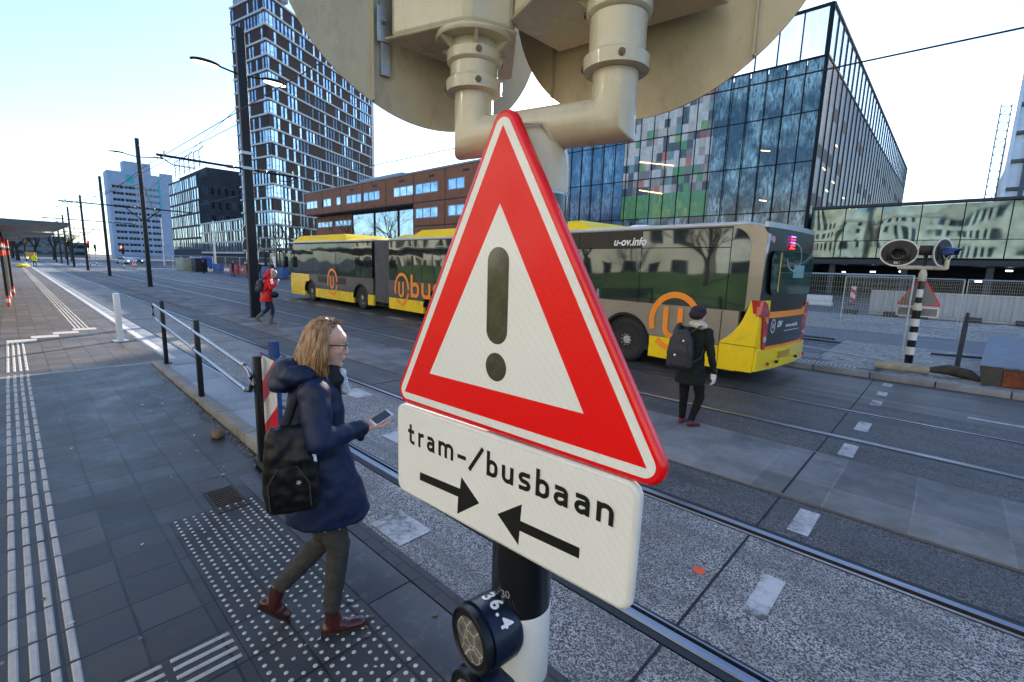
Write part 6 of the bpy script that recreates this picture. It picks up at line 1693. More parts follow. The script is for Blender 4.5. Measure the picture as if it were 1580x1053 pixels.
# ------------------------------------------------------------------ people
def capsule(mb, p0, p1, r0, r1, n=16, flat=None, up=None):
    p0, p1 = Vector(p0), Vector(p1); ax = (p1 - p0); L = ax.length; ax = ax.normalized()
    upv = Vector(up) if up else (Vector((0, 0, 1)) if abs(ax.z) < .9 else Vector((1, 0, 0)))
    rings = []; f = flat or 1.0
    for k in range(5):
        t = math.pi / 2 * (k + .35) / 5; rings.append(mb.ring(p0 - ax * r0 * math.cos(t), ax, r0 * math.sin(t), n, r0 * math.sin(t) * f, up=upv))
    for k in range(4): s_ = k / 3; rings.append(mb.ring(p0 + (p1 - p0) * s_, ax, r0 + (r1 - r0) * s_, n, (r0 + (r1 - r0) * s_) * f, up=upv))
    for k in range(5):
        t = math.pi / 2 * (4.65 - k) / 5; rings.append(mb.ring(p1 + ax * r1 * math.cos(t), ax, r1 * math.sin(t), n, r1 * math.sin(t) * f, up=upv))
    mb.skin(rings)
def rings_loft(mb, rs, n=28):
    """rs: (x, y, z, rx, ry) horizontal ellipses"""
    mb.skin([[mb.v((x + rx * math.cos(2 * math.pi * i / n), y + ry * math.sin(2 * math.pi * i / n), z)) for i in range(n)] for x, y, z, rx, ry in rs])
def fuse(mb, name, mat, parent, voxel=.008, sm=6, folds=0.0, fs=9.0, seed=0):
    bmesh.ops.recalc_face_normals(mb.bm, faces=mb.bm.faces)
    me = bpy.data.meshes.new('tmp'); mb.bm.to_mesh(me); mb.bm.free(); o = bpy.data.objects.new('tmp', me); COL.objects.link(o)
    r = o.modifiers.new('r', 'REMESH'); r.mode = 'VOXEL'; r.voxel_size = voxel; r.use_smooth_shade = True
    if sm: s_ = o.modifiers.new('s', 'SMOOTH'); s_.iterations = sm; s_.factor = .5
    bpy.context.view_layer.update()
    m2 = bpy.data.meshes.new_from_object(o.evaluated_get(bpy.context.evaluated_depsgraph_get())); bpy.data.objects.remove(o); bpy.data.meshes.remove(me)
    if folds:
        for v, nn in zip(m2.vertices, [x.vector.copy() for x in m2.vertex_normals]):
            c = v.co; f_ = noise.noise(Vector((c.x * fs + seed, c.y * fs, c.z * fs * 1.5))) + .6 * noise.noise(Vector((c.x * fs * 2.3 + seed, c.y * fs * 2.3, c.z * fs * 2.0)))
            v.co = c + nn * f_ * folds
    m2.name = name; m2.materials.clear(); m2.materials.append(mat)
    for p in m2.polygons: p.use_smooth = True
    o = bpy.data.objects.new(name, m2); COL.objects.link(o); o.parent = parent; return o
def V(*a): return Vector(a)

SKIN = M('skin', (.56, .34, .26), .5, 0, .10, 14, 90, .06, dirt=(.55, .24, .19)); SKIN.node_tree.nodes['Principled BSDF'].inputs['Subsurface Weight'].default_value = .15; SKIN.node_tree.nodes['Principled BSDF'].inputs['Subsurface Radius'].default_value = (.02, .008, .004); SKIN.node_tree.nodes['Principled BSDF'].inputs['Subsurface Scale'].default_value = .3
def hair_mat(name, dark, light):
    m, nt, b = newmat(name); c = coords(nt, (1, 1, .14))
    n1 = N(nt, 'ShaderNodeTexNoise', i_Scale=55.0, i_Detail=4.0, i_Roughness=.7); nt.links.new(c, n1.inputs[0])
    nt.links.new(ramp(nt, n1.outputs[0], [(.35, dark), (.62, light)]), b.inputs['Base Color']); b.inputs['Roughness'].default_value = .38; b.inputs['Specular IOR Level'].default_value = .6
    b.inputs['Anisotropic'].default_value = .6; bump(nt, b, n1.outputs[0], .5, .004); return m
HAIR = hair_mat('blond_brown_hair', (.075, .032, .014), (.42, .24, .11)); DHAIR = hair_mat('dark_hair', (.02, .014, .01), (.06, .04, .03))
NAVY = M('navy_quilted_cloth', (.0026, .0095, .042), .55, 0, .45, 6, 50, .15, coat=.04, spec=.35)
JEANS = M('grey_jeans', (.036, .034, .031), .8, 0, .35, 9, 160, .25)
BOOT = M('oxblood_leather', (.048, .009, .008), .28, 0, .4, 9, 60, .1, coat=.4)
SOLE = M('dark_sole', (.02, .016, .014), .7)
BAG = M('black_nylon', (.003, .003, .003), .45, 0, .3, 8, 120, .2, coat=.05, spec=.3)

def hand(mb, wrist, d, n_, curl=.6, s_=1.0, thumb_side=1, spread=.1):
    """palm along d, palm normal n_, four fingers plus thumb; curl towards the palm normal"""
    d = d.normalized(); n_ = (n_ - d * n_.dot(d)).normalized(); w = d.cross(n_).normalized() * thumb_side
    p = wrist + d * .045 * s_
    for k in range(4):
        o = w * (.028 - .0185 * k) * s_
        capsule(mb, wrist + o * .6 + d * .01 * s_, wrist + o + d * .085 * s_, .0125 * s_, .0105 * s_, 10)
    for k, L in enumerate((.070, .080, .075, .058)):
        o = w * (.0285 - .019 * k) * s_; q = wrist + o + d * .088 * s_; dd = (d + w * spread * (1.5 - k) * .5).normalized(); a = curl * (1 + .12 * k); seg = [L * .45, L * .32, L * .26]; r = .0088 * s_
        for j, sl_ in enumerate(seg):
            a_ = a * (.55 if j == 0 else 1); dd = (dd * math.cos(a_) + n_ * math.sin(a_)); dd.normalize()
            nn = (n_ - dd * n_.dot(dd)).normalized(); q2 = q + dd * sl_ * s_; capsule(mb, q, q2, r, r * .9, 8); q = q2; r *= .9; n_l = nn
    q = wrist + w * .026 * s_ + d * .022 * s_; dd = (d * .6 + w * .7 + n_ * .35).normalized()
    q2 = q + dd * .036 * s_; capsule(mb, q, q2, .0125 * s_, .0105 * s_, 8); dd = (dd * .6 + d * .7 + n_ * .3).normalized(); q3 = q2 + dd * .032 * s_; capsule(mb, q2, q3, .0105 * s_, .0085 * s_, 8); capsule(mb, q3, q3 + (dd * .7 + d * .5).normalized() * .022 * s_, .0088 * s_, .0075 * s_, 8)
def foot(mb, heel, toe, ankle, s_=1.0, top=.0, wd=.040):
    heel, toe, ankle = V(*heel), V(*toe), V(*ankle); d = (toe - heel).normalized(); upv = (ankle - heel); upv = (upv - d * upv.dot(d)).normalized()
    r = .030 * s_
    capsule(mb, heel + upv * r + d * .03, heel + d * .12 * s_ + upv * r, .033 * s_, .036 * s_, 14, None)
    capsule(mb, heel + d * .10 * s_ + upv * .026, toe - d * .045 + upv * .024, wd * .95, wd * .88, 14, .75, up=upv)
    capsule(mb, ankle, heel + d * .07 * s_ + upv * .045, .040 * s_, .044 * s_, 14)
    capsule(mb, ankle + upv * top, ankle, .042 * s_, .040 * s_, 14)
def sole_mesh(mb, heel, toe, ankle, wd=.037, th=.012, heelh=.0):
    heel, toe, ankle = V(*heel), V(*toe), V(*ankle); d = (toe - heel).normalized(); upv = (ankle - heel); upv = (upv - d * upv.dot(d)).normalized(); w = d.cross(upv); L = (toe - heel).length
    pts = []
    for k in range(24):
        a = 2 * math.pi * k / 24; x = L / 2 + (L / 2 + .004) * math.cos(a); ww = wd * (.82 + .22 * (x / L)) * abs(math.sin(a)) ** .75 * (1 if math.sin(a) > 0 else -1); pts.append((x, ww))
    A = [mb.v(heel + d * x + w * y - upv * .002) for x, y in pts]; B = [mb.v(heel + d * x + w * y + upv * th) for x, y in pts]; mb.skin([A, B], True, False)
    mb.box(0, .065, -wd * .8, wd * .8, -.0, .022, T=Matrix(((d.x, w.x, upv.x, heel.x), (d.y, w.y, upv.y, heel.y), (d.z, w.z, upv.z, heel.z), (0, 0, 0, 1))))
def head_prims(mb, c, f=1.0, fx=V(1, 0, 0), fy=V(0, 1, 0), fz=V(0, 0, 1)):
    """head facing fx; c is the centre of the skull; true face relief"""
    def P(x, y, z): return c + (fx * x + fy * y + fz * z) * f
    T = Matrix((fx, fy, fz)).transposed()
    E = lambda p, r: mb.ell(P(*p), tuple(q * f for q in r), 20, 14, T)
    E((-.008, 0, .030), (.096, .074, .090)); E((.030, 0, -.030), (.062, .060, .085)); E((.040, 0, -.088), (.046, .042, .036)); E((.074, 0, -.106), (.020, .020, .017))
    E((.072, 0, .038), (.024, .052, .030)); E((.074, 0, .016), (.020, .050, .010))
    for s_ in (-1, 1): E((.058, s_ * .036, -.026), (.028, .024, .024)); E((-.005, s_ * .073, -.012), (.018, .008, .030))
    capsule(mb, P(.084, 0, .004), P(.106, 0, -.034), .0085 * f, .0115 * f, 12); E((.100, 0, -.040), (.014, .0165, .009))
    E((.090, 0, -.068), (.012, .024, .0065)); E((.088, 0, -.079), (.012, .021, .0075)); E((.078, 0, -.060), (.020, .030, .014))
    return P

def woman():
    t = empty('person', (-2.40, .97, 0), math.atan2(.927, .375), 'woman with shoulder length blond hair, glasses and a long navy coat, holding a phone', 'person')
    hc = V(.138, 0, 1.622)
    body = MB(); a = R(8)
    fx, fy, fz = V(math.cos(a) , -.10, -math.sin(a)).normalized(), None, None
    fy = V(0, 0, 1).cross(fx).normalized(); fz = fx.cross(fy)
    P = head_prims(body, hc, 1.0, fx, fy, fz)
    capsule(body, (.09, 0, 1.40), (.118, 0, 1.53), .056, .052, 20)
    rings_loft(body, [(.07, 0, .86, .09, .13), (.08, 0, 1.0, .085, .125), (.08, 0, 1.2, .09, .14), (.075, 0, 1.36, .085, .15), (.085, 0, 1.44, .05, .07)])
    shR, elR, wrR = V(.065, -.165, 1.40), V(.075, -.275, 1.185), V(.285, -.165, 1.200)
    shL, elL, wrL = V(.065, .165, 1.40), V(.02, .245, 1.15), V(.11, .225, .92)
    for s_, e, w in ((shR, elR, wrR), (shL, elL, wrL)): capsule(body, s_, e, .048, .038); capsule(body, e, w, .036, .026)
    knR, anR = V(.160, -.085, .515), V(.112, -.088, .135); knL, anL = V(.10, .085, .470), V(-.155, .09, .225)
    for s_, k, an in ((-1, knR, anR), (1, knL, anL)): capsule(body, V(.075, s_ * .075, .88), k, .078, .052); capsule(body, k, an, .050, .036)
    hd = V(.93, .10, .10).normalized(); hand(body, wrR + V(.012, .004, -.006), hd, V(-.05, -.15, 1), .30, .92, -1, .02)
    hand(body, wrL, V(.25, 0, -1), V(0, -1, 0), .35, .92, 1)
    fuse(body, 'body', SKIN, t, .0045, 4)
    # eyes, brows, lips
    ew = M('eye_white', (.62, .60, .57), .2, coat=.5); ei = M('iris', (.05, .06, .07), .2, coat=.8)
    for s_ in (-1, 1):
        mb = MB(); mb.ell(P(.0745, s_ * .032, .003), (.0115, .0125, .0095), 14, 10); e = mb.build('eye', ew, t)
        mb = MB(); mb.ell(P(.0835, s_ * .0325, .002), (.0035, .005, .005), 10, 8); mb.build('iris', ei, e)
        mb = MB(); mb.tube([P(.088, s_ * .012, .022), P(.089, s_ * .030, .027), P(.078, s_ * .050, .022)], .003, 6); mb.build('eyebrow', HAIR, t)
    mb = MB(); capsule(mb, P(.096, -.016, -.0695), P(.096, .016, -.0695), .0050, .0050, 8); capsule(mb, P(.094, -.014, -.078), P(.094, .014, -.078), .0052, .0052, 8); mb.build('lips', M('lips', (.38, .10, .09), .45, 0, .1), t)
    # glasses
    gl = M('glasses_frame', (.03, .016, .010), .25, 0, .3, coat=.5)
    mb = MB()
    for s_ in (-1, 1):
        pts = [P(.103 - .006 * abs(math.cos(k)), s_ * .033 + .0245 * math.cos(k), .000 + .0155 * math.sin(k)) for k in [2 * math.pi * i / 20 for i in range(21)]]
        mb.tube(pts, .0024, 6)
        mb.tube([P(.099, s_ * .058, .006), P(.085, s_ * .071, .008), P(.0, s_ * .082, .004), P(-.02, s_ * .080, -.004)], .0032, 6)
    mb.tube([P(.105, -.009, .004), P(.108, 0, .006), P(.105, .009, .004)], .0022, 6)
    g_ = mb.build('glasses', gl, t)
    # hair: base shell plus many locks
    rr = random.Random(3); hb = MB()
    def hp(phi, u, out=0.0):
        """phi: 0 back, +-pi/2 sides; u 0 crown .. 1 tips"""
        cb, sb = math.cos(phi), math.sin(phi)
        a_ = .092 + out; b_ = .085 + out
        if u < .45:
            th = (u / .45) * math.pi / 2; rr_ = math.sin(th); zz = math.cos(th)
            x = -.012 - a_ * cb * rr_; y = b_ * sb * rr_; z = .030 + (.100 + out) * zz
        else:
            v_ = (u - .45) / .55; fl = .022 * math.sin(v_ * math.pi * .8)
            x = -.012 - (a_ + fl + .020 * v_) * cb; y = (b_ + fl * .6) * sb; z = .030 - .185 * v_ - out
        return x, y, z
    PH = R(100); n1, n2 = 40, 16; G = []
    for i in range(n1 + 1):
        phi = -PH + 2 * PH * i / n1; lim = .97 if abs(phi) < R(95) else .93
        G.append([hb.v(P(*hp(phi, lim * j / n2, -.004))) for j in range(n2 + 1)])
    for i in range(n1):
        for j in range(n2):
            f = hb.bm.faces.new((G[i][j], G[i][j + 1], G[i + 1][j + 1], G[i + 1][j])); f.smooth = True
    # top front cap from the parting to the forehead hairline
    for k in range(620):
        phi = rr.uniform(-R(102), R(102)); u0 = rr.uniform(0, .35); ln = rr.uniform(.90, 1.06); o0 = rr.uniform(-.002, .011); ph2 = phi + rr.gauss(0, .10); pts = []
        part = V(rr.uniform(-.04, .075), .006 * rr.uniform(-1, 1), 0)
        for j in range(9):
            u = u0 + (ln - u0) * j / 8; ph = phi + (ph2 - phi) * j / 8; x, y, z = hp(ph, u, o0)
            if u0 < .12 and j == 0: x, y, z = part.x, part.y, .134 + o0 - abs(part.x) * .25
            wv = .004 * math.sin(u * 9 + phi * 5); pts.append(P(x + wv * math.cos(phi), y + wv, z))
        if j and pts[-1].z > 0: pts[-1] = pts[-1] + V(.008 * rr.uniform(-.5, 1.5), 0, 0)
        r = rr.uniform(.0018, .0042); hb.tube(pts, r, 4, [r * .6] + [r] * 5 + [r * .8, r * .6, r * .2])
    # fringe swept from the parting down along the forehead to the temples
    for s_ in (-1, 1):
        for k in range(90):
            q = rr.random(); x0 = -.02 + .040 * q; pts = [P(x0, s_ * .004, .124 - .008 * q), P(x0 + .010 + .006 * q, s_ * .034, .112 - .010 * q), P(x0 - .002, s_ * (.062 + .006 * rr.random()), .070), P(x0 - .018 - .02 * q, s_ * .083, .02), P(x0 - .035 - .01 * q, s_ * (.094 + .01 * rr.random()), -.045), P(x0 - .03 - .03 * rr.random(), s_ * (.092 + .012 * rr.random()), -.105), P(x0 - .015 - .03 * rr.random(), s_ * .088, -.145 - .02 * rr.random())]
            r = rr.uniform(.0018, .0038); hb.tube(pts, r, 4, [r, r, r, r, r, r * .7, r * .2])
    hb.build('hair', HAIR, t)
    # coat
    c = MB()
    rings_loft(c, [(.125, 0, .665, .215, .195), (.12, 0, .68, .222, .200), (.115, 0, .78, .20, .200), (.10, 0, .92, .170, .190), (.085, 0, 1.05, .142, .170), (.078, 0, 1.17, .138, .175), (.075, 0, 1.29, .142, .190), (.070, 0, 1.385, .122, .185), (.078, 0, 1.435, .10, .135), (.09, 0, 1.475, .078, .085)], 40)
    for s_, e, w, cr in ((shR, elR, wrR, 1), (shL, elL, wrL, 1)):
        capsule(c, s_ + V(0, 0, -.005), e, .078, .062, 20); capsule(c, e, w + (w - e).normalized() * -.01, .062, .046, 20)
    capsule(c, wrR + V(-.02, 0, -.01), wrR + V(-.005, -.004, -.055), .030, .020, 10)
    fuse(c, 'coat', NAVY, t, .008, 5, .0075, 10.0, 3)
    h = MB(); h.ell((-.045, .01, 1.475), (.085, .125, .085), 24, 14); h.ell((.0, .085, 1.485), (.09, .055, .055), 20, 12); h.ell((.0, -.085, 1.475), (.09, .055, .055), 20, 12); h.ell((-.075, .0, 1.43), (.07, .11, .055), 20, 12)
    fuse(h, 'hood', NAVY, t, .008, 6, .009, 13.0, 9)
    s_ = MB(); s_.ell((.13, 0, 1.475), (.085, .085, .045), 20, 12); s_.ell((.155, -.03, 1.435), (.07, .06, .05), 20, 12)
    fuse(s_, 'scarf', M('black_scarf', (.010, .010, .014), .8, 0, .4, 20, 90, .4), t, .007, 4, .006, 20)
    s_ = MB(); capsule(s_, (.205, -.035, 1.47), (.222, -.03, 1.375), .022, .026, 14); capsule(s_, (.20, -.01, 1.46), (.215, -.015, 1.36), .02, .018, 12)
    fuse(s_, 'pale_scarf_end', M('pale_scarf', (.42, .47, .56), .8, 0, .3, 30, 120, .4), t, .006, 3, .005, 25)
    j = MB()
    for sd, k, an in ((-1, knR, anR), (1, knL, anL)): capsule(j, V(.075, sd * .075, .86), k, .088, .062, 18); capsule(j, k, an + (k - an).normalized() * .03, .061, .047, 18)
    capsule(j, knR + V(-.012, 0, -.09), knR + V(-.02, 0, -.2), .056, .050, 16); capsule(j, knL + V(-.07, 0, -.05), knL + V(-.13, 0, -.12), .056, .050, 16)
    fuse(j, 'jeans', JEANS, t, .007, 3, .0045, 22, 5)
    for nm, he, to, an in (('r', (.055, -.088, .006), (.305, -.100, .006), anR), ('l', (-.262, .09, .150), (-.105, .09, .010), anL)):
        b_ = MB(); foot(b_, he, to, an, 1.0, .05, .040); o = fuse(b_, 'boot', BOOT, t, .006, 4, .002, 30)
        b_ = MB(); sole_mesh(b_, he, to, an, .038); b_.build('sole', SOLE, o)
    # studs on the coat hem
    for k in range(7):
        x = .09 + .035 * k; mb = MB(); mb.ell((x, -.196 + .0 * k, .672), (.004, .004, .004), 8, 6); mb.build('hem_stud', MAT['steel'], t) if k in (0, 2, 5) else mb.bm.free()
    return t, P
woman()
RZW = math.atan2(.927, .375); WR = Vector((-2.40, .97, 0)); WM = Matrix.Translation(WR) @ Matrix.Rotation(RZW, 4, 'Z')
# phone in her hand
pc = WM @ V(.388, -.150, 1.236); t = empty('phone', pc, RZW, 'thin phone with a dark screen held in the walking woman\'s hand', 'phone')
d_ = V(.80, .32, .32).normalized(); n_ = V(-.25, -.48, .84); n_ = (n_ - d_ * n_.dot(d_)).normalized(); w_ = n_.cross(d_)
Tm = Matrix(((d_.x, w_.x, n_.x, 0), (d_.y, w_.y, n_.y, 0), (d_.z, w_.z, n_.z, 0), (0, 0, 0, 1)))
mb = MB(); mb.box(-.058, .058, -.029, .029, -.004, .004, T=Tm); mb.build('case', M('pale_case', (.55, .55, .56), .35), t, bevel=.0025)
mb = MB(); mb.box(-.046, .046, -.0265, .0265, .0041, .0046, T=Tm); mb.build('screen', M('dark_screen', (.03, .04, .055), .08, 0, .1, coat=.8), t)
# shoulder bag
t = empty('shoulder_bag', WM @ V(-.055, -.235, 1.07), RZW, 'large black nylon bag hanging from the walking woman\'s shoulder with a paper sticking out', 'bag')
b_ = MB(); b_.skin([[b_.v((x * k_ + dx, y * ky + .0, z)) for x, y in round_poly([(-.115, -.07), (.115, -.07), (.115, .07), (-.115, .07)], .045, 5)] for z, k_, ky, dx in ((-.215, .94, .8, .008), (-.20, 1.02, 1.0, .008), (-.08, 1.05, 1.08, .004), (.06, .98, 1.0, .0), (.15, .86, .7, -.004), (.20, .74, .4, .0))])
fuse(b_, 'body', BAG, t, .008, 4, .008, 12, 4)
b_ = MB(); pts = [V(-.03, .02, .16), V(.02, .07, .28), V(.085, .11, .375), V(.125, .17, .37), V(.14, .24, .25)]
for k in range(len(pts) - 1): capsule(b_, pts[k], pts[k + 1], .022, .022, 8, .25, up=(0, 1, 0))
b_.build('strap', BAG, t)
b_ = MB(); b_.face([(.035, -.060, .062), (.115, -.055, .070), (.118, -.060, .030)]); b_.build('paper', M('pale_paper', (.50, .55, .66), .6), t)
b_ = MB(); st = []
for k in range(10): a = R(36 * k - 10); r = .022 if k % 2 == 0 else .010; st.append((.035 + r * math.cos(a), -.050 + r * math.sin(a)))
b_.prism([(x * .6 + .014, z * .6 - .02) for x, z in st], -.088, -.083); b_.build('star_patch', M('grey_patch', (.30, .30, .31), .6), t)
b_ = MB(); b_.tube([(-.09, -.074, -.18), (-.095, -.082, -.05), (-.05, -.086, .03), (.03, -.084, .03), (.08, -.082, -.06), (.085, -.076, -.18)], .004, 6); b_.build('seam_piping', M('piping', (.03, .03, .032), .5), t)

# ---- walker with the grey backpack, seen from behind
def walker():
    P0 = V(-2.34, 6.03, 0); rz = math.atan2(.97, .10)
    # local x = heading (away from the camera), local y = left, so image-right is -y
    t = empty('person', P0, rz, 'person in dark clothes, knitted hat and cream collar walking away past the bus', 'person')
    # r -> local: y = -r
    body = MB(); hc = V(.03, .02, 1.475); fx = V(1, -.15, -.05).normalized(); fy = V(0, 0, 1).cross(fx).normalized(); fz = fx.cross(fy)
    head_prims(body, hc, .95, fx, fy, fz); capsule(body, (.0, .01, 1.28), (.01, .02, 1.42), .055, .052)
    rings_loft(body, [(0, .04, .74, .09, .13), (0, .04, .9, .085, .12), (0, .04, 1.1, .09, .14), (0, .03, 1.27, .08, .15)])
    shR, elR, wrR = V(0, -.145, 1.28), V(.0, -.215, 1.0), V(.07, -.235, .76); shL, elL, wrL = V(0, .20, 1.27), V(.08, .22, 1.04), V(.24, .10, .98)
    for a, b_, c in ((shR, elR, wrR), (shL, elL, wrL)): capsule(body, a, b_, .045, .036); capsule(body, b_, c, .034, .026)
    knR, anR = V(.06, -.085, .40), V(-.02, -.035, .10); knL, anL = V(.02, .115, .42), V(.03, .12, .09)
    for a, k, an in ((V(0, -.06, .76), knR, anR), (V(0, .12, .76), knL, anL)): capsule(body, a, k, .075, .05); capsule(body, k, an, .048, .034)
    hand(body, wrR, V(.1, -.1, -1), V(0, 1, 0), .5, .9, 1); hand(body, wrL, V(.5, -.2, -.7), V(0, -1, 0), .6, .9, 1)
    fuse(body, 'body', SKIN, t, .007, 3)
    DG = M('dark_green_coat', (.003, .008, .006), .8, 0, .3, 5, 90, .3); BL = M('black_trousers', (.003, .003, .0035), .8, 0, .3, 9, 90, .2, spec=.3)
    c = MB(); rings_loft(c, [(0, .045, .58, .125, .205), (0, .045, .70, .13, .20), (0, .045, .85, .125, .175), (0, .045, 1.0, .12, .165), (0, .035, 1.15, .125, .19), (0, .03, 1.27, .11, .185), (0, .02, 1.33, .085, .12)])
    for a, b_, w in ((shR, elR, wrR), (shL, elL, wrL)): capsule(c, a, b_, .066, .052); capsule(c, b_, w, .050, .038)
    fuse(c, 'coat', DG, t, .010, 5, .006, 12, 2)
    j = MB()
    for a, k, an in ((V(0, -.06, .76), knR, anR), (V(0, .12, .76), knL, anL)): capsule(j, a, k, .088, .060); capsule(j, k, an, .060, .042)
    fuse(j, 'trousers', BL, t, .010, 3, .004, 18)
    SH = M('maroon_shoe', (.09, .012, .025), .5, 0, .3, 9)
    for he, to, an in (((-.10, -.03, .03), (.13, -.10, .005), anR), ((-.04, .12, .006), (.21, .14, .006), anL)):
        b_ = MB(); foot(b_, he, to, an, .95, .0); fuse(b_, 'shoe', SH, t, .008, 3)
    k_ = MB(); k_.ell((.02, .02, 1.535), (.112, .098, .085), 24, 14); k_.ell((-.02, .02, 1.50), (.098, .095, .07), 24, 12)
    fuse(k_, 'knitted_hat', M('purple_knit', (.022, .012, .022), .9, 0, .8, 16, 120, .9, dirt=(.10, .10, .13)), t, .008, 3, .005, 30)
    k_ = MB(); k_.ell((-.01, -.0, 1.375), (.095, .115, .055), 24, 12); k_.ell((-.03, -.05, 1.36), (.085, .09, .05), 24, 12)
    fuse(k_, 'collar', M('cream_knit', (.50, .44, .36), .95, 0, .25, 20, 160, .9), t, .008, 3, .004, 34)
    g = MB(); hand(g, wrR, V(.1, -.1, -1), V(0, 1, 0), .5, 1.08, 1); capsule(g, wrR + V(0, 0, .03), wrR + V(0, 0, -.06), .036, .038, 12); fuse(g, 'pale_glove', M('pale_glove', (.62, .62, .60), .8, 0, .15, 30, 90, .4), t, .007, 2)
    # backpack
    b_t = empty('backpack', P0 + V(-.02, -.14, 1.06), rz + R(18), 'grey backpack slung over the shoulders of the walker by the bus', 'backpack')
    GP = M('grey_nylon', (.030, .028, .031), .6, 0, .3, 8, 120, .3)
    b_ = MB(); M_ = lambda l: l
    b_.skin([[b_.v((x * k2 - .05, y * k1 + .10, z)) for x, y in round_poly([(-.11, -.155), (.08, -.155), (.08, .155), (-.11, .155)], .05, 5)] for z, k1, k2 in ((-.245, .82, .8), (-.22, 1.0, 1.1), (-.05, 1.02, 1.15), (.10, .92, .95), (.20, .68, .7), (.245, .40, .45))])
    o = fuse(b_, 'body', GP, b_t, .010, 5, .006, 14, 6)
    b_ = MB(); b_.skin([[b_.v((x * k2 - .155, y * k1 + .10, z)) for x, y in round_poly([(-.045, -.12), (.03, -.12), (.03, .12), (-.045, .12)], .03, 4)] for z, k1, k2 in ((-.21, .8, .8), (-.18, 1, 1), (0, .95, 1), (.09, .6, .6))]); fuse(b_, 'front_pocket', GP, b_t, .010, 4, .004, 14, 2)
    b_ = MB(); b_.tube([(.02, .10, .22), (-.02, .10, .285), (-.02, .02, .285), (.02, .02, .22)], .009, 8); b_.build('grab_handle', GP, b_t)
    for y0, y1 in ((.20, .16), (.02, -.10)):
        b_ = MB(); pts = [V(-.02, y0, .20), V(.0, y1, .30), V(.10, y1, .30), V(.17, y1, .16)]
        for k in range(3): capsule(b_, pts[k], pts[k + 1], .026, .026, 8, .3)
        b_.build('shoulder_strap', GP, b_t)
    b_ = MB(); b_.tube([(-.06, -.05, -.17), (.0, -.14, -.10), (.06, -.16, .02)], .010, 6); b_.build('side_strap', GP, b_t)
    for yy, zz in ((.14, -.06), (.06, .12)):
        b_ = MB(); b_.ell((-.212 if zz < 0 else -.155, yy, zz), (.006, .014, .014), 10, 8); b_.build('reflective_dot', MAT['white_text'], b_t)
walker()

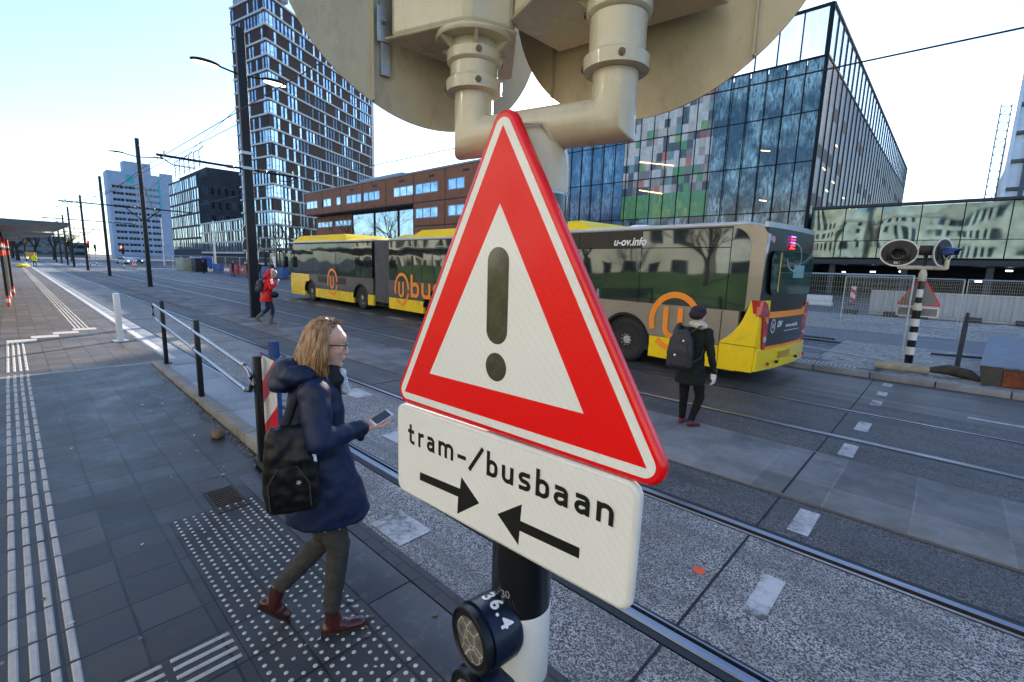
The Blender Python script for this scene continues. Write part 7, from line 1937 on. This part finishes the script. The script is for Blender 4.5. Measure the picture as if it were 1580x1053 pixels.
# ---- person in red by the nearest mast
def red_person():
    P0 = V(-15.75, 5.43, 0); rz = math.atan2(.95, .33)
    t = empty('person', P0, rz, 'person in a bright red coat with a fur edged hood walking past the nearest mast', 'person')
    body = MB(); hc = V(.27, 0, 1.60); fx = V(1, 0, -.3).normalized(); fy = V(0, 1, 0); fz = fx.cross(fy)
    head_prims(body, hc, 1.0, fx, fy, fz); capsule(body, (.16, 0, 1.42), (.22, 0, 1.55), .055, .052)
    rings_loft(body, [(.08, 0, .86, .09, .13), (.10, 0, 1.1, .09, .13), (.12, 0, 1.36, .09, .15)])
    shR, elR, wrR = V(.12, -.17, 1.38), V(.17, -.23, 1.13), V(.36, -.10, 1.27); shL, elL, wrL = V(.12, .17, 1.38), V(.20, .22, 1.13), V(.38, .04, 1.28)
    for a, b_, c in ((shR, elR, wrR), (shL, elL, wrL)): capsule(body, a, b_, .045, .036); capsule(body, b_, c, .034, .026)
    knR, anR = V(.19, -.08, .46), V(.05, -.08, .12); knL, anL = V(.05, .08, .45), V(-.22, .08, .22)
    knR = V(.20, -.08, .45); anR = V(.13, -.08, .10)
    for a, k, an in ((V(.08, -.07, .86), knR, anR), (V(.08, .07, .86), knL, anL)): capsule(body, a, k, .078, .052); capsule(body, k, an, .05, .036)
    hand(body, wrR, V(.4, .3, .8), V(-1, 0, .4), .5, .95, 1); hand(body, wrL, V(.4, -.3, .8), V(-1, 0, .4), .5, .95, -1)
    fuse(body, 'body', SKIN, t, .008, 3)
    RC = M('red_coat', (.62, .006, .010), .55, 0, .2, 6, 60, .2); c = MB()
    rings_loft(c, [(.03, 0, .72, .19, .20), (.04, 0, .86, .175, .195), (.07, 0, 1.0, .145, .17), (.09, 0, 1.12, .135, .165), (.11, 0, 1.30, .14, .185), (.12, 0, 1.40, .115, .17), (.15, 0, 1.46, .08, .09)])
    for a, b_, w in ((shR, elR, wrR), (shL, elL, wrL)): capsule(c, a, b_, .070, .056); capsule(c, b_, w - V(.02, 0, 0), .054, .040)
    c.ell((.07, 0, 1.50), (.10, .12, .08), 20, 12); c.ell((.16, 0, 1.60), (.10, .10, .13), 20, 12)
    fuse(c, 'coat', RC, t, .010, 5, .006, 12, 2)
    c = MB()
    for k in range(18):
        a = 2 * math.pi * k / 18; c.ell((.245 + .02 * math.cos(a), .098 * math.cos(a), 1.60 + .125 * math.sin(a)), (.032, .03, .03), 8, 6)
    fuse(c, 'fur_trim', M('pale_fur', (.60, .52, .42), .95, 0, .5, 30, 90, 1.0), t, .008, 1, .01, 40)
    c = MB()
    for a, k, an in ((V(.08, -.07, .86), knR, anR), (V(.08, .07, .86), knL, anL)): capsule(c, a, k, .088, .062); capsule(c, k, an, .060, .046)
    fuse(c, 'jeans', M('navy_jeans', (.012, .018, .045), .8, 0, .3, 9), t, .010, 3)
    BT = M('taupe_boot', (.13, .10, .075), .75, 0, .3, 9)
    for he, to, an in (((.06, -.08, .006), (.31, -.08, .006), anR), ((-.33, .08, .17), (-.13, .08, .01), anL)):
        c = MB(); foot(c, he, to, an, 1.05, .0); d = (V(*[(knR if an is anR else knL)[i] for i in range(3)]) - an); capsule(c, an, an + d * .45, .052, .062); fuse(c, 'boot', BT, t, .009, 3)
    rt = empty('backpack', P0, rz, 'small dark backpack with yellow and blue patches on the back of the person in red', 'backpack')
    c = MB(); c.ell((-.13, -.02, 1.20), (.11, .15, .20), 20, 12); c.ell((-.16, -.02, 1.10), (.11, .14, .12), 20, 12); fuse(c, 'body', M('patterned_pack', (.02, .03, .06), .7, 0, .6, 9, 60, .2, dirt=(.22, .30, .05)), rt, .010, 4, .006, 12)
    c = MB(); c.tube([(-.1, -.12, 1.36), (.04, -.19, 1.44), (.17, -.20, 1.36), (.16, -.19, 1.2), (.0, -.19, 1.05)], .022, 8); c.build('shoulder_strap', bpy.data.materials['black_nylon'], rt)
    bt = empty('handbag', P0, rz, 'small black handbag at the hip of the person in red', 'bag')
    c = MB(); c.ell((.27, -.18, .93), (.12, .05, .10), 18, 10); fuse(c, 'body', BAG, bt, .010, 3)
    c = MB(); c.tube([(.20, -.19, 1.0), (.10, -.2, 1.15), (.05, -.14, 1.42)], .012, 6); c.build('strap', BAG, bt)
red_person()

# ---- small figures waiting in the distance
def small_person(x, y, rz, h, top, legs, label, stride=.0, z=0.0):
    t = empty('person', (x, y, z), rz, label, 'person', 'people in the distance'); k = h / 1.75
    S = lambda *a: V(*a) * k
    body = MB(); body.ell(S(.02, 0, 1.63), (.095 * k, .075 * k, .115 * k), 14, 10); body.ell(S(.105, 0, 1.61), (.02, .012, .02), 8, 6); capsule(body, S(0, 0, 1.4), S(.01, 0, 1.55), .05, .05, 10)
    for s_ in (-1, 1): capsule(body, S(.0, s_ * .17, 1.4), S(.0, s_ * .24, 1.12), .045, .036, 8); capsule(body, S(.0, s_ * .24, 1.12), S(.10, s_ * .20, .92), .035, .025, 8); capsule(body, S(0, s_ * .08, .88), S(s_ * stride * .5, s_ * .09, .48), .07, .05, 8); capsule(body, S(s_ * stride * .5, s_ * .09, .48), S(s_ * stride, s_ * .09, .08), .048, .035, 8); capsule(body, S(.1, s_ * .20, .92), S(.13, s_ * .19, .84), .03, .02, 8)
    rings_loft(body, [(0, 0, .9 * k, .09, .13), (0, 0, 1.2 * k, .09, .14), (0, 0, 1.4 * k, .08, .14)], 14); fuse(body, 'body', SKIN, t, .016, 2)
    c = MB(); rings_loft(c, [(0, 0, .78 * k, .15, .19), (0, 0, 1.0 * k, .13, .17), (0, 0, 1.2 * k, .13, .18), (0, 0, 1.38 * k, .12, .19), (0, 0, 1.47 * k, .07, .08)], 16)
    for s_ in (-1, 1): capsule(c, S(.0, s_ * .17, 1.38), S(.0, s_ * .24, 1.12), .065, .055, 8); capsule(c, S(.0, s_ * .24, 1.12), S(.08, s_ * .205, .95), .052, .04, 8)
    fuse(c, 'jacket', top, t, .018, 3)
    c = MB()
    for s_ in (-1, 1): capsule(c, S(0, s_ * .08, .88), S(s_ * stride * .5, s_ * .09, .48), .09, .06, 8); capsule(c, S(s_ * stride * .5, s_ * .09, .48), S(s_ * stride, s_ * .09, .06), .06, .045, 8); capsule(c, S(s_ * stride - .05, s_ * .09, .04), S(s_ * stride + .16, s_ * .09, .03), .045, .035, 8)
    fuse(c, 'trousers', legs, t, .018, 2)
    c = MB(); c.ell(S(-.005, 0, 1.67), (.105 * k, .088 * k, .10 * k), 14, 10); fuse(c, 'hair', DHAIR, t, .016, 2)
BKC = M('black_cloth', (.012, .012, .015), .8); DNC = M('dark_navy_cloth', (.015, .022, .045), .8); HIV = M('high_vis_yellow', (.55, .62, .02), .7); BLJ = M('blue_jeans', (.04, .07, .14), .8); BLC = M('royal_blue_cloth', (.02, .06, .35), .7)
small_person(-68.4, 16.6, R(200), 1.7, BKC, BKC, 'standing person in black, leftmost of those waiting beyond the road')
small_person(-57.5, 16.7, R(60), 1.75, DNC, BLJ, 'person in a navy coat and jeans waiting left of the nearest mast', .12)
small_person(-53.8, 17.0, R(250), 1.8, BKC, BLJ, 'person in black right beside the nearest mast on its left')
small_person(-50.2, 16.9, R(200), 1.8, BKC, BLJ, 'person in black standing between the nearest mast and the bus', .1)
small_person(-52.2, 18.9, R(280), 1.75, BKC, BKC, 'person in black half hidden behind the person in red')
small_person(-84, 2.25, R(10), 1.75, HIV, DNC, 'distant person in a bright yellow jacket on the platform', .15, .12)
